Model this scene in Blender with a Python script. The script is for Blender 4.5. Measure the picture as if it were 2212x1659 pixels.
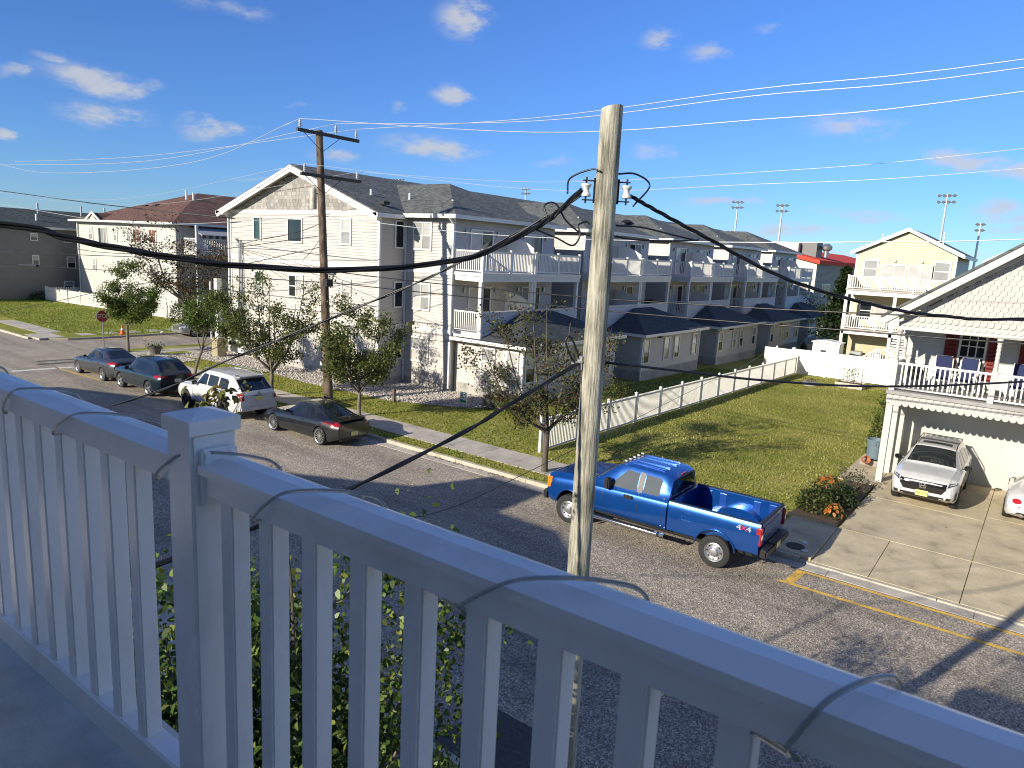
import bpy, bmesh, math, random
import numpy as np
from mathutils import Vector, Matrix
from mathutils.bvhtree import BVHTree
R = math.radians
sin, cos, pi = math.sin, math.cos, math.pi
random.seed(7)
for _o in list(bpy.data.objects):
    bpy.data.objects.remove(_o)
scene = bpy.context.scene
COL = scene.collection

# ---------------------------------------------------------------- camera
H = 7.3
YAW, PITCH, ROLL = R(36.9), R(10.4), R(3.0)
fwd = Vector((-sin(YAW) * cos(PITCH), cos(YAW) * cos(PITCH), -sin(PITCH)))
r0 = Vector((cos(YAW), sin(YAW), 0))
u0 = r0.cross(fwd)
rgt = r0 * cos(ROLL) + u0 * sin(ROLL)
upv = -r0 * sin(ROLL) + u0 * cos(ROLL)
cd = bpy.data.cameras.new('camera')
cam = bpy.data.objects.new('camera', cd)
COL.objects.link(cam)
m3 = Matrix((rgt, upv, -fwd)).transposed()
cam.matrix_world = Matrix.Translation((0, 0, H)) @ m3.to_4x4()
cd.sensor_width = 36.0
cd.lens = 1534 / 2212 * 36.0
cd.clip_start = 0.05
cd.clip_end = 4000
cd.dof.use_dof = True
cd.dof.focus_distance = 17.0
cd.dof.aperture_fstop = 10.0
scene.camera = cam

# ---------------------------------------------------------------- sun and sky
SUN_EL, SUN_AZ = R(22.5), R(16.5)          # light travels towards +Y, turned to +X
sdir = Vector((sin(SUN_AZ) * cos(SUN_EL), cos(SUN_AZ) * cos(SUN_EL), -sin(SUN_EL)))
sl = bpy.data.lights.new('sun', 'SUN')
sl.energy = 4.05
sl.angle = R(0.55)
sl.color = (1.0, 0.92, 0.79)
sun = bpy.data.objects.new('sun', sl)
COL.objects.link(sun)
sun.rotation_euler = sdir.to_track_quat('-Z', 'Y').to_euler()
sun.location = (0, -20, 40)

world = bpy.data.worlds.new('World')
scene.world = world
world.use_nodes = True
wn, wl = world.node_tree.nodes, world.node_tree.links
wn.clear()


def WN(t, **kw):
    n = wn.new(t)
    for k, v in kw.items():
        setattr(n, k, v)
    return n


def wm(op, a, b=None, c=None):
    n = wn.new('ShaderNodeMath')
    n.operation = op
    for i, s in enumerate((a, b, c)):
        if s is None:
            continue
        if isinstance(s, (int, float)):
            n.inputs[i].default_value = s
        else:
            wl.new(s, n.inputs[i])
    return n.outputs[0]


sky = WN('ShaderNodeTexSky', sky_type='NISHITA')
sky.sun_disc = False
sky.sun_elevation = SUN_EL
sky.sun_rotation = SUN_AZ
sky.altitude = 10
sky.air_density = 1.0
sky.dust_density = 0.0
sky.ozone_density = 3.0
tc = WN('ShaderNodeTexCoord')
sep = WN('ShaderNodeSeparateXYZ')
wl.new(tc.outputs['Generated'], sep.inputs[0])
azn = wm('ARCTAN2', wm('MULTIPLY', sep.outputs[0], -1.0), sep.outputs[1])      # radians left of +Y
eln = wm('ARCSINE', sep.outputs[2])
# gentle warp so that cloud outlines are ragged
nz = WN('ShaderNodeTexNoise')
nz.inputs['Scale'].default_value = 24.0
nz.inputs['Detail'].default_value = 9.0
nz.inputs['Roughness'].default_value = 0.66
mp = WN('ShaderNodeMapping')
mp.inputs['Scale'].default_value = (1, 1, 2.4)
wl.new(tc.outputs['Generated'], mp.inputs[0])
wl.new(mp.outputs[0], nz.inputs['Vector'])
nz2 = WN('ShaderNodeTexNoise')
nz2.inputs['Scale'].default_value = 11.0
nz2.inputs['Detail'].default_value = 4.0
wl.new(mp.outputs[0], nz2.inputs['Vector'])


def cdir(px, py):
    d = fwd * 1534 + rgt * (px - 1106) - upv * (py - 829.5)
    d.normalize()
    return math.atan2(-d.x, d.y), math.asin(d.z)


# fair weather clouds: direction, half width, half height (radians), strength
CL = []
for px, py, w, h, s in [(1000, 40, 58, 40, 1.0), (968, 212, 40, 22, .85), (205, 168, 95, 24, .8), (222, 250, 72, 26, .85),
                        (465, 278, 68, 18, .8), (930, 318, 105, 30, .75), (720, 330, 60, 18, .35), (1420, 92, 42, 18, .45),
                        (1530, 116, 55, 22, .42), (1845, 270, 100, 30, .55), (1660, 66, 34, 12, .25), (1405, 330, 46, 18, .45),
                        (2085, 340, 82, 22, 1.0), (2190, 360, 50, 20, .7), (1700, 495, 110, 16, .45), (1850, 460, 110, 12, .35),
                        (2170, 455, 60, 16, .65), (2190, 490, 60, 18, .7), (1540, 435, 90, 12, .5), (1200, 345, 60, 12, .25),
                        (110, 126, 36, 8, .4), (30, 152, 34, 8, .35), (6, 290, 20, 12, .8), (860, 220, 24, 20, .2), (480, 15, 100, 20, .25),
                        (1290, 400, 70, 10, .3), (560, 385, 90, 8, .25), (1810, 545, 90, 10, .3), (640, 225, 40, 10, .12)]:
    a, e = cdir(px, py)
    CL.append((a, e, w / 1534, h / 1534, s))
nzs = wm('SUBTRACT', nz.outputs['Fac'], 0.5)
nzl = wm('SUBTRACT', nz2.outputs['Fac'], 0.5)
aw = wm('ADD', azn, wm('MULTIPLY', nzs, 0.05))
ew = wm('ADD', eln, wm('MULTIPLY', nzl, 0.045))
cbn = WN('ShaderNodeCombineXYZ')
wl.new(aw, cbn.inputs[0])
wl.new(ew, cbn.inputs[1])
tot = None
for a, e, w, h, s in CL:
    ma = WN('ShaderNodeVectorMath', operation='MULTIPLY_ADD')
    wl.new(cbn.outputs[0], ma.inputs[0])
    ma.inputs[1].default_value = (1 / w, 1 / h, 0)
    ma.inputs[2].default_value = (-a / w, -e / h, (1 - s) * 1.1)
    le = WN('ShaderNodeVectorMath', operation='DOT_PRODUCT')
    wl.new(ma.outputs[0], le.inputs[0])
    wl.new(ma.outputs[0], le.inputs[1])
    tot = le.outputs['Value'] if tot is None else wm('MINIMUM', tot, le.outputs['Value'])
tot = wm('EXPONENT', wm('MULTIPLY', tot, -1.1))
den = wm('ADD', tot, wm('MULTIPLY', nzs, wm('MULTIPLY', tot, 3.4)))
cm = WN('ShaderNodeMapRange', interpolation_type='SMOOTHSTEP')
wl.new(den, cm.inputs[0])
cm.inputs[1].default_value = .12
cm.inputs[2].default_value = 1.05
cm.inputs[4].default_value = .8
# unseen clouds added outside the view; their white lifts and neutralises the fill
nz3 = WN('ShaderNodeTexNoise')
nz3.inputs['Scale'].default_value = 5.5
nz3.inputs['Detail'].default_value = 9.0
nz3.inputs['Roughness'].default_value = 0.6
wl.new(mp.outputs[0], nz3.inputs['Vector'])
dpn = WN('ShaderNodeVectorMath', operation='DOT_PRODUCT')
wl.new(tc.outputs['Generated'], dpn.inputs[0])
dpn.inputs[1].default_value = tuple(fwd)
outm = WN('ShaderNodeMapRange', interpolation_type='SMOOTHSTEP')
wl.new(dpn.outputs['Value'], outm.inputs[0])
outm.inputs[1].default_value = .72
outm.inputs[2].default_value = .55
cl3 = WN('ShaderNodeMapRange', interpolation_type='SMOOTHSTEP')
wl.new(nz3.outputs['Fac'], cl3.inputs[0])
cl3.inputs[1].default_value = .52
cl3.inputs[2].default_value = .66
cloudf = wm('MAXIMUM', cm.outputs[0], wm('MULTIPLY', wm('MULTIPLY', cl3.outputs[0], outm.outputs[0]), .85))
bg1 = WN('ShaderNodeBackground')
tint = WN('ShaderNodeMix', data_type='RGBA', blend_type='MULTIPLY')
tint.inputs[0].default_value = 1.0
wl.new(sky.outputs[0], tint.inputs[6])
tint.inputs[7].default_value = (.29, .455, .76, 1)      # clear deep-blue autumn air
wl.new(tint.outputs[2], bg1.inputs[0])
bg1.inputs[1].default_value = 0.112
bg2 = WN('ShaderNodeBackground')
bg2.inputs[0].default_value = (.74, .76, .80, 1)
bg2.inputs[1].default_value = .47
mx = WN('ShaderNodeMixShader')
wl.new(cloudf, mx.inputs[0])
wl.new(bg1.outputs[0], mx.inputs[1])
wl.new(bg2.outputs[0], mx.inputs[2])
ow = WN('ShaderNodeOutputWorld')
wl.new(mx.outputs[0], ow.inputs[0])

vs = scene.view_settings
vs.view_transform = 'Standard'
vs.look = 'None'
vs.gamma = 1
vs.use_curve_mapping = False
vs.exposure = 0.80
scene.cycles.use_adaptive_sampling = True
scene.cycles.max_bounces = 6
scene.cycles.transparent_max_bounces = 12
scene.cycles.use_denoising = True
scene.cycles.filter_width = 1.1

# ================================================================ helpers
OFF = {}


def V(*a):
    return Vector(a)


class MB:
    def __init__(s):
        s.v, s.f, s.m = [], [], []

    def quad(s, pts, mi=0):
        n = len(s.v)
        s.v += [tuple(p) for p in pts]
        s.f.append(tuple(range(n, n + len(pts))))
        s.m.append(mi)
        return s

    def box(s, x0, x1, y0, y1, z0, z1, mi=0):
        n = len(s.v)
        s.v += [(x0, y0, z0), (x1, y0, z0), (x1, y1, z0), (x0, y1, z0), (x0, y0, z1), (x1, y0, z1), (x1, y1, z1), (x0, y1, z1)]
        for q in ((0, 3, 2, 1), (4, 5, 6, 7), (0, 1, 5, 4), (1, 2, 6, 5), (2, 3, 7, 6), (3, 0, 4, 7)):
            s.f.append(tuple(n + i for i in q))
            s.m.append(mi)
        return s

    def prism(s, pts, vec, mi=0):
        """closed solid: 3D polygon extruded by vec"""
        n, k = len(s.v), len(pts)
        vec = Vector(vec)
        s.v += [tuple(p) for p in pts] + [tuple(Vector(p) + vec) for p in pts]
        s.f.append(tuple(range(n + k - 1, n - 1, -1)))
        s.f.append(tuple(range(n + k, n + 2 * k)))
        s.m += [mi, mi]
        for i in range(k):
            j = (i + 1) % k
            s.f.append((n + i, n + j, n + k + j, n + k + i))
            s.m.append(mi)
        return s

    def bar(s, a, b, w, h=None, up=(0, 0, 1), mi=0):
        """rectangular bar from a to b"""
        a, b = Vector(a), Vector(b)
        h = w if h is None else h
        d = (b - a).normalized()
        u = Vector(up)
        if abs(d.dot(u)) > .99:
            u = Vector((1, 0, 0))
        x = d.cross(u).normalized() * (w / 2)
        y = x.cross(d).normalized() * (h / 2)
        return s.prism([a - x - y, a + x - y, a + x + y, a - x + y], b - a, mi)

    def tube(s, pts, r, n=8, mi=0, caps=True):
        pts = [Vector(p) for p in pts]
        rs = r if isinstance(r, (list, tuple)) else [r] * len(pts)
        base = len(s.v)
        prev = None
        for i, p in enumerate(pts):
            d = (pts[min(i + 1, len(pts) - 1)] - pts[max(i - 1, 0)])
            d = d.normalized() if d.length > 1e-9 else Vector((0, 0, 1))
            if prev is None:
                a = d.orthogonal().normalized()
            else:
                a = prev - d * prev.dot(d)
                a = a.normalized() if a.length > 1e-6 else d.orthogonal().normalized()
            prev = a
            b = d.cross(a)
            for k in range(n):
                t = 2 * pi * k / n
                s.v.append(tuple(p + (a * cos(t) + b * sin(t)) * rs[i]))
        for i in range(len(pts) - 1):
            for k in range(n):
                k2 = (k + 1) % n
                s.f.append((base + i * n + k, base + i * n + k2, base + (i + 1) * n + k2, base + (i + 1) * n + k))
                s.m.append(mi)
        if caps:
            s.f.append(tuple(base + k for k in range(n - 1, -1, -1)))
            s.f.append(tuple(base + (len(pts) - 1) * n + k for k in range(n)))
            s.m += [mi, mi]
        return s

    def lathe(s, o, axis, prof, n=16, mi=0):
        """prof: list of (radius, height along axis)"""
        o, ax = Vector(o), Vector(axis).normalized()
        a = ax.orthogonal().normalized()
        b = ax.cross(a)
        base = len(s.v)
        for r, h in prof:
            for k in range(n):
                t = 2 * pi * k / n
                s.v.append(tuple(o + ax * h + (a * cos(t) + b * sin(t)) * max(r, 1e-4)))
        for i in range(len(prof) - 1):
            for k in range(n):
                k2 = (k + 1) % n
                s.f.append((base + i * n + k, base + i * n + k2, base + (i + 1) * n + k2, base + (i + 1) * n + k))
                s.m.append(mi)
        return s

    def mesh(s, name, mats, off=(0, 0, 0), smooth=False):
        me = bpy.data.meshes.new(name)
        off = Vector(off)
        me.from_pydata([(v[0] - off[0], v[1] - off[1], v[2] - off[2]) for v in s.v], [], s.f)
        if not isinstance(mats, (list, tuple)):
            mats = [mats]
        for m in mats:
            me.materials.append(m)
        if len(mats) > 1:
            me.polygons.foreach_set('material_index', s.m)
        me.update()
        if smooth:
            for p in me.polygons:
                p.use_smooth = True
            if smooth is not True:
                me.set_sharp_from_angle(angle=R(smooth))
        return me

    def build(s, name, mats, parent=None, smooth=False, origin=None):
        if parent is None:
            if origin is None:
                xs, ys, zs = zip(*s.v)
                origin = ((min(xs) + max(xs)) / 2, (min(ys) + max(ys)) / 2, min(zs))
            off = Vector(origin)
        else:
            off = OFF[parent.name]
        me = s.mesh(name, mats, off, smooth)
        o = bpy.data.objects.new(name, me)
        COL.objects.link(o)
        if parent is None:
            o.location = off
        else:
            o.parent = parent
        OFF[o.name] = Vector(off)
        return o


def tag(o, label=None, cat=None, group=None, kind=None):
    if label:
        o['label'] = label
    if cat:
        o['category'] = cat
    if group:
        o['group'] = group
    if kind:
        o['kind'] = kind
    return o


def thing(name, loc, label, cat, group=None, rz=0.0, local=False):
    o = bpy.data.objects.new(name, None)
    o.empty_display_size = .2
    COL.objects.link(o)
    o.location = loc
    o.rotation_euler = (0, 0, rz)
    OFF[o.name] = Vector((0, 0, 0)) if local else Vector(loc)
    return tag(o, label, cat, group)


def inst(me, name, parent, loc, rz=0.0, sc=None, rot=None):
    o = bpy.data.objects.new(name, me)
    COL.objects.link(o)
    o.parent = parent
    off = OFF[parent.name]
    o.location = (loc[0] - off[0], loc[1] - off[1], loc[2] - off[2])
    o.rotation_euler = rot if rot is not None else (0, 0, rz)
    if sc is not None:
        o.scale = sc
    OFF[o.name] = Vector(loc)
    return o


def copy_tree(o, parent=None):
    c = o.copy()
    COL.objects.link(c)
    c.parent = parent
    OFF[c.name] = OFF.get(o.name, Vector((0, 0, 0)))
    for ch in list(o.children):
        copy_tree(ch, c)
    return c


# ---------------------------------------------------------------- materials
MATS = {}


def newmat(name):
    m = bpy.data.materials.new(name)
    m.use_nodes = True
    nt = m.node_tree
    b = nt.nodes['Principled BSDF']
    return m, nt, b


def nd(nt, t, **kw):
    n = nt.nodes.new(t)
    for k, v in kw.items():
        if k in n.inputs:
            n.inputs[k].default_value = v
        else:
            setattr(n, k, v)
    return n


def ramp(nt, fac, stops):
    r = nt.nodes.new('ShaderNodeValToRGB')
    e = r.color_ramp.elements
    while len(e) < len(stops):
        e.new(.5)
    for i, (p, c) in enumerate(stops):
        e[i].position = p
        e[i].color = (c[0], c[1], c[2], 1)
    nt.links.new(fac, r.inputs[0])
    return r.outputs[0]


def sc3(c, k):
    return (min(1, c[0] * k), min(1, c[1] * k), min(1, c[2] * k))


def coords(nt, scale=(1, 1, 1), src='Object'):
    t = nt.nodes.new('ShaderNodeTexCoord')
    mpn = nt.nodes.new('ShaderNodeMapping')
    mpn.inputs['Scale'].default_value = scale
    if src == 'World':
        g = nt.nodes.new('ShaderNodeNewGeometry')
        nt.links.new(g.outputs['Position'], mpn.inputs[0])
    else:
        nt.links.new(t.outputs[src], mpn.inputs[0])
    return mpn.outputs[0]


def bump(nt, b, h, strength=.3, dist=.02):
    n = nt.nodes.new('ShaderNodeBump')
    n.inputs['Strength'].default_value = strength
    n.inputs['Distance'].default_value = dist
    nt.links.new(h, n.inputs['Height'])
    nt.links.new(n.outputs[0], b.inputs['Normal'])


def P(name, col, rough=.55, metal=0.0, var=.12, scale=3.0, stretch=(1, 1, 1), bmp=0.0, bscale=40., bdist=.01, coat=0.0, spec=.5, dirt=None):
    """general painted/plain surface with uneven tone, grain and wear"""
    if name in MATS:
        return MATS[name]
    m, nt, b = newmat(name)
    co = coords(nt, stretch, 'World')
    n1 = nd(nt, 'ShaderNodeTexNoise', Scale=scale, Detail=6.0, Roughness=.6)
    nt.links.new(co, n1.inputs['Vector'])
    c = ramp(nt, n1.outputs['Fac'], [(.25, sc3(col, 1 - var)), (.5, col), (.75, sc3(col, 1 + var))])
    if dirt:
        n2 = nd(nt, 'ShaderNodeTexNoise', Scale=scale * .4 + .3, Detail=8.0, Roughness=.7)
        nt.links.new(co, n2.inputs['Vector'])
        f = ramp(nt, n2.outputs['Fac'], [(.5, (0, 0, 0)), (.72, (1, 1, 1))])
        mxn = nd(nt, 'ShaderNodeMix', data_type='RGBA')
        mm = nd(nt, 'ShaderNodeMath', operation='MULTIPLY')
        mm.inputs[1].default_value = dirt[1]
        nt.links.new(f, mm.inputs[0])
        nt.links.new(mm.outputs[0], mxn.inputs[0])
        nt.links.new(c, mxn.inputs[6])
        mxn.inputs[7].default_value = (*dirt[0], 1)
        c = mxn.outputs[2]
    nt.links.new(c, b.inputs['Base Color'])
    b.inputs['Roughness'].default_value = rough
    b.inputs['Metallic'].default_value = metal
    b.inputs['Specular IOR Level'].default_value = spec
    if coat:
        b.inputs['Coat Weight'].default_value = coat
        b.inputs['Coat Roughness'].default_value = .03
    if bmp:
        n3 = nd(nt, 'ShaderNodeTexNoise', Scale=bscale, Detail=4.0)
        nt.links.new(co, n3.inputs['Vector'])
        bump(nt, b, n3.outputs['Fac'], bmp, bdist)
    MATS[name] = m
    return m


def mat_asphalt():
    m, nt, b = newmat('asphalt')
    co = coords(nt, (1, 1, 1), 'World')
    v = nd(nt, 'ShaderNodeTexVoronoi', Scale=38.0)
    nt.links.new(co, v.inputs['Vector'])
    st = ramp(nt, v.outputs['Color'], [(.0, (.11, .097, .08)), (.45, (.285, .25, .203)), (.8, (.53, .465, .375)), (1, (.82, .73, .59))])
    n1 = nd(nt, 'ShaderNodeTexNoise', Scale=.45, Detail=7.0, Roughness=.65)
    nt.links.new(co, n1.inputs['Vector'])
    pt = ramp(nt, n1.outputs['Fac'], [(.3, (.72, .72, .72)), (.5, (.95, .94, .92)), (.7, (1.1, 1.08, 1.05))])
    mu = nd(nt, 'ShaderNodeMix', data_type='RGBA', blend_type='MULTIPLY')
    mu.inputs[0].default_value = 1
    nt.links.new(st, mu.inputs[6])
    nt.links.new(pt, mu.inputs[7])
    cos_ = coords(nt, (.10, 1.1, 1), 'World')
    nw_ = nd(nt, 'ShaderNodeTexNoise', Scale=1.0, Detail=5.0, Roughness=.6)
    nt.links.new(cos_, nw_.inputs['Vector'])
    wt = ramp(nt, nw_.outputs['Fac'], [(.36, (.78, .77, .76)), (.5, (1, 1, 1)), (.66, (1.12, 1.10, 1.07))])
    muw = nd(nt, 'ShaderNodeMix', data_type='RGBA', blend_type='MULTIPLY')
    muw.inputs[0].default_value = 1
    nt.links.new(mu.outputs[2], muw.inputs[6])
    nt.links.new(wt, muw.inputs[7])
    mu = muw
    # cracks
    n2 = nd(nt, 'ShaderNodeTexNoise', Scale=1.1, Detail=3.0)
    nt.links.new(co, n2.inputs['Vector'])
    mixv = nd(nt, 'ShaderNodeMix', data_type='VECTOR')
    mixv.inputs[0].default_value = .45
    nt.links.new(co, mixv.inputs[4])
    nt.links.new(n2.outputs['Color'], mixv.inputs[5])
    cv = nd(nt, 'ShaderNodeTexVoronoi', Scale=.13, feature='DISTANCE_TO_EDGE')
    nt.links.new(mixv.outputs[1], cv.inputs['Vector'])
    ck = ramp(nt, cv.outputs['Distance'], [(.0, (.72, .72, .72)), (.0015, (.85, .85, .85)), (.003, (1, 1, 1))])
    mu2 = nd(nt, 'ShaderNodeMix', data_type='RGBA', blend_type='MULTIPLY')
    mu2.inputs[0].default_value = 1
    nt.links.new(mu.outputs[2], mu2.inputs[6])
    nt.links.new(ck, mu2.inputs[7])
    nt.links.new(mu2.outputs[2], b.inputs['Base Color'])
    b.inputs['Roughness'].default_value = .85
    bump(nt, b, v.outputs['Distance'], .9, .012)
    return m


def mat_concrete(name, col, joint=False):
    m, nt, b = newmat(name)
    co = coords(nt, (1, 1, 1), 'World')
    n1 = nd(nt, 'ShaderNodeTexNoise', Scale=1.1, Detail=10.0, Roughness=.72)
    nt.links.new(co, n1.inputs['Vector'])
    c1 = ramp(nt, n1.outputs['Fac'], [(.30, sc3(col, .52)), (.44, sc3(col, .9)), (.52, col), (.70, sc3(col, 1.25))])
    v = nd(nt, 'ShaderNodeTexNoise', Scale=60.0, Detail=3.0)
    nt.links.new(co, v.inputs['Vector'])
    c2 = ramp(nt, v.outputs['Fac'], [(.3, (.7, .7, .7)), (.6, (1.1, 1.1, 1.1))])
    mu = nd(nt, 'ShaderNodeMix', data_type='RGBA', blend_type='MULTIPLY')
    mu.inputs[0].default_value = 1
    nt.links.new(c1, mu.inputs[6])
    nt.links.new(c2, mu.inputs[7])
    nt.links.new(mu.outputs[2], b.inputs['Base Color'])
    b.inputs['Roughness'].default_value = .85
    bump(nt, b, v.outputs['Fac'], .35, .008)
    return m


def mat_lawn(name='lawn_grass', dry=.5):
    m, nt, b = newmat(name)
    co = coords(nt, (1, 1, 1), 'World')
    n1 = nd(nt, 'ShaderNodeTexNoise', Scale=.55, Detail=6.0, Roughness=.65)
    nt.links.new(co, n1.inputs['Vector'])
    n2 = nd(nt, 'ShaderNodeTexNoise', Scale=16.0, Detail=5.0, Roughness=.7)
    nt.links.new(co, n2.inputs['Vector'])
    g0, g1, g2 = (.18, .205, .03), (.30, .295, .055), (.47, .41, .13)
    c1 = ramp(nt, n1.outputs['Fac'], [(.30, g0), (.30 + .25 * (1.2 - dry), g1), (.80, g2)])
    c2 = ramp(nt, n2.outputs['Fac'], [(.3, (.55, .6, .5)), (.55, (1, 1, 1)), (.75, (1.35, 1.25, 1.2))])
    mu = nd(nt, 'ShaderNodeMix', data_type='RGBA', blend_type='MULTIPLY')
    mu.inputs[0].default_value = 1
    nt.links.new(c1, mu.inputs[6])
    nt.links.new(c2, mu.inputs[7])
    nt.links.new(mu.outputs[2], b.inputs['Base Color'])
    b.inputs['Roughness'].default_value = .9
    b.inputs['Specular IOR Level'].default_value = .2
    bump(nt, b, n2.outputs['Fac'], .8, .04)
    return m


def mat_attr(name, rough=.6, trans=0.0, spec=.4):
    """colour comes from a per-piece colour attribute (leaves, stones, blades)"""
    m, nt, b = newmat(name)
    a = nd(nt, 'ShaderNodeAttribute', attribute_name='tone')
    nt.links.new(a.outputs['Color'], b.inputs['Base Color'])
    b.inputs['Roughness'].default_value = rough
    b.inputs['Specular IOR Level'].default_value = spec
    if trans:
        t = nd(nt, 'ShaderNodeBsdfTranslucent')
        nt.links.new(a.outputs['Color'], t.inputs[0])
        mxs = nd(nt, 'ShaderNodeMixShader')
        mxs.inputs[0].default_value = trans
        nt.links.new(b.outputs[0], mxs.inputs[1])
        nt.links.new(t.outputs[0], mxs.inputs[2])
        nt.links.new(mxs.outputs[0], nt.nodes['Material Output'].inputs[0])
    return m


def mat_shingle(name, col, along=1.0, rows=7.0, var=.35):
    """asphalt roof shingles: rows by height, tabs along the eave, tab-to-tab tone"""
    m, nt, b = newmat(name)
    g = nd(nt, 'ShaderNodeNewGeometry')
    sx = nd(nt, 'ShaderNodeSeparateXYZ')
    nt.links.new(g.outputs['Position'], sx.inputs[0])
    ad = nd(nt, 'ShaderNodeMath', operation='ADD')
    nt.links.new(sx.outputs[0], ad.inputs[0])
    nt.links.new(sx.outputs[1], ad.inputs[1])
    cb = nd(nt, 'ShaderNodeCombineXYZ')
    nt.links.new(ad.outputs[0], cb.inputs[0])
    mz = nd(nt, 'ShaderNodeMath', operation='MULTIPLY')
    mz.inputs[1].default_value = 2.4
    nt.links.new(sx.outputs[2], mz.inputs[0])
    nt.links.new(mz.outputs[0], cb.inputs[1])
    br = nd(nt, 'ShaderNodeTexBrick', Scale=rows)
    br.inputs['Color1'].default_value = (*sc3(col, 1 - var), 1)
    br.inputs['Color2'].default_value = (*sc3(col, 1 + var), 1)
    br.inputs['Mortar'].default_value = (*sc3(col, .6), 1)
    br.inputs['Mortar Size'].default_value = .012
    br.inputs['Brick Width'].default_value = 1.6
    br.inputs['Row Height'].default_value = .95
    nt.links.new(cb.outputs[0], br.inputs['Vector'])
    n1 = nd(nt, 'ShaderNodeTexNoise', Scale=1.2, Detail=8.0, Roughness=.7)
    nt.links.new(g.outputs['Position'], n1.inputs['Vector'])
    c2 = ramp(nt, n1.outputs['Fac'], [(.3, (.72, .72, .74)), (.7, (1.25, 1.25, 1.22))])
    mu = nd(nt, 'ShaderNodeMix', data_type='RGBA', blend_type='MULTIPLY')
    mu.inputs[0].default_value = 1
    nt.links.new(br.outputs['Color'], mu.inputs[6])
    nt.links.new(c2, mu.inputs[7])
    nt.links.new(mu.outputs[2], b.inputs['Base Color'])
    b.inputs['Roughness'].default_value = .88
    bump(nt, b, br.outputs['Fac'], .5, -.02)
    return m


def mat_glass(name, col, rough=.04):
    m, nt, b = newmat(name)
    co = coords(nt, (1, 1, 1), 'World')
    n1 = nd(nt, 'ShaderNodeTexNoise', Scale=1.1, Detail=2.0)
    nt.links.new(co, n1.inputs['Vector'])
    k_ = .35 if max(col) < .1 else .1
    c = ramp(nt, n1.outputs['Fac'], [(.35, sc3(col, 1 - k_)), (.65, sc3(col, 1 + k_))])
    nt.links.new(c, b.inputs['Base Color'])
    b.inputs['Roughness'].default_value = rough
    b.inputs['Specular IOR Level'].default_value = .7
    b.inputs['IOR'].default_value = 1.52
    bump(nt, b, n1.outputs['Fac'], .05, .05)
    return m


def mat_pole(name, c0, c1, c2):
    m, nt, b = newmat(name)
    co = coords(nt, (55, 55, 3.2), 'World')
    n0 = nd(nt, 'ShaderNodeTexNoise', Scale=1.0, Detail=7.0, Roughness=.68)
    nt.links.new(co, n0.inputs['Vector'])
    co2 = coords(nt, (3, 3, 1.2), 'World')
    n1 = nd(nt, 'ShaderNodeTexNoise', Scale=1.4, Detail=5.0)
    nt.links.new(co2, n1.inputs['Vector'])
    ad = nd(nt, 'ShaderNodeMath', operation='ADD')
    nt.links.new(n0.outputs['Fac'], ad.inputs[0])
    nt.links.new(n1.outputs['Fac'], ad.inputs[1])
    hv = nd(nt, 'ShaderNodeMath', operation='MULTIPLY')
    hv.inputs[1].default_value = .5
    nt.links.new(ad.outputs[0], hv.inputs[0])
    c = ramp(nt, hv.outputs[0], [(.40, c0), (.49, c1), (.59, c2)])
    nt.links.new(c, b.inputs['Base Color'])
    b.inputs['Roughness'].default_value = .9
    b.inputs['Specular IOR Level'].default_value = .2
    bump(nt, b, n0.outputs['Fac'], .8, .015)
    return m


MATS['asphalt'] = mat_asphalt()
MATS['concrete'] = mat_concrete('concrete', (.47, .43, .36))
MATS['kerbstone'] = mat_concrete('kerbstone', (.46, .42, .33))
MATS['driveway'] = mat_concrete('driveway', (.52, .44, .29))
MATS['foundation'] = mat_concrete('foundation', (.42, .40, .36))
MATS['lawn'] = mat_lawn('lawn_grass', .55)
MATS['lawn_green'] = mat_lawn('lawn_green', .25)
MATS['leaf'] = mat_attr('leaf', .45, .35)
MATS['stone'] = mat_attr('stone', .85)
MATS['roof_grey'] = mat_shingle('roof_grey', (.105, .112, .105))
MATS['roof_blue'] = mat_shingle('roof_blue', (.050, .058, .062), var=.25)
MATS['roof_brown'] = mat_shingle('roof_brown', (.125, .062, .042))
MATS['roof_green'] = mat_shingle('roof_green', (.05, .062, .056))
MATS['glass_dark'] = mat_glass('glass_dark', (.016, .022, .026))
MATS['glass_blind'] = mat_glass('glass_blind', (.30, .30, .29), .12)
MATS['glass_curtain'] = mat_glass('glass_curtain', (.46, .45, .42), .15)
MATS['glass_green'] = mat_glass('glass_green', (.03, .065, .06))
MATS['pole_new'] = mat_pole('pole_new', (.13, .122, .095), (.34, .322, .255), (.56, .53, .43))
MATS['pole_old'] = mat_pole('pole_old', (.055, .040, .028), (.12, .088, .06), (.22, .17, .12))
siding_w = P('siding_cream', (.50, .468, .42), .5, var=.05, scale=.8)
siding_white = P('siding_white', (.52, .51, .455), .5, var=.05, scale=.8)
siding_grey = siding_w
siding_yellow = P('siding_yellow', (.55, .475, .275), .5, var=.05, scale=.8)
siding_dark = P('siding_olive', (.215, .205, .18), .6, var=.06, scale=.8)
stucco_brown = P('stucco_brown', (.16, .115, .052), .8, var=.12, scale=2, bmp=.3)
white_trim = P('white_trim', (.72, .70, .65), .4, var=.05, scale=2)
white_vinyl = P('white_vinyl', (.79, .77, .72), .35, var=.05, scale=1.5, dirt=((.45, .43, .36), .25))
white_metal = P('white_metal', (.72, .72, .70), .4, var=.05)
dark_metal = P('dark_metal', (.03, .03, .032), .5, .3)
black_rubber = P('black_rubber', (.012, .012, .013), .5, var=.2)
grey_metal = P('grey_metal', (.38, .39, .40), .4, .8, var=.1)
GL = MATS


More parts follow.
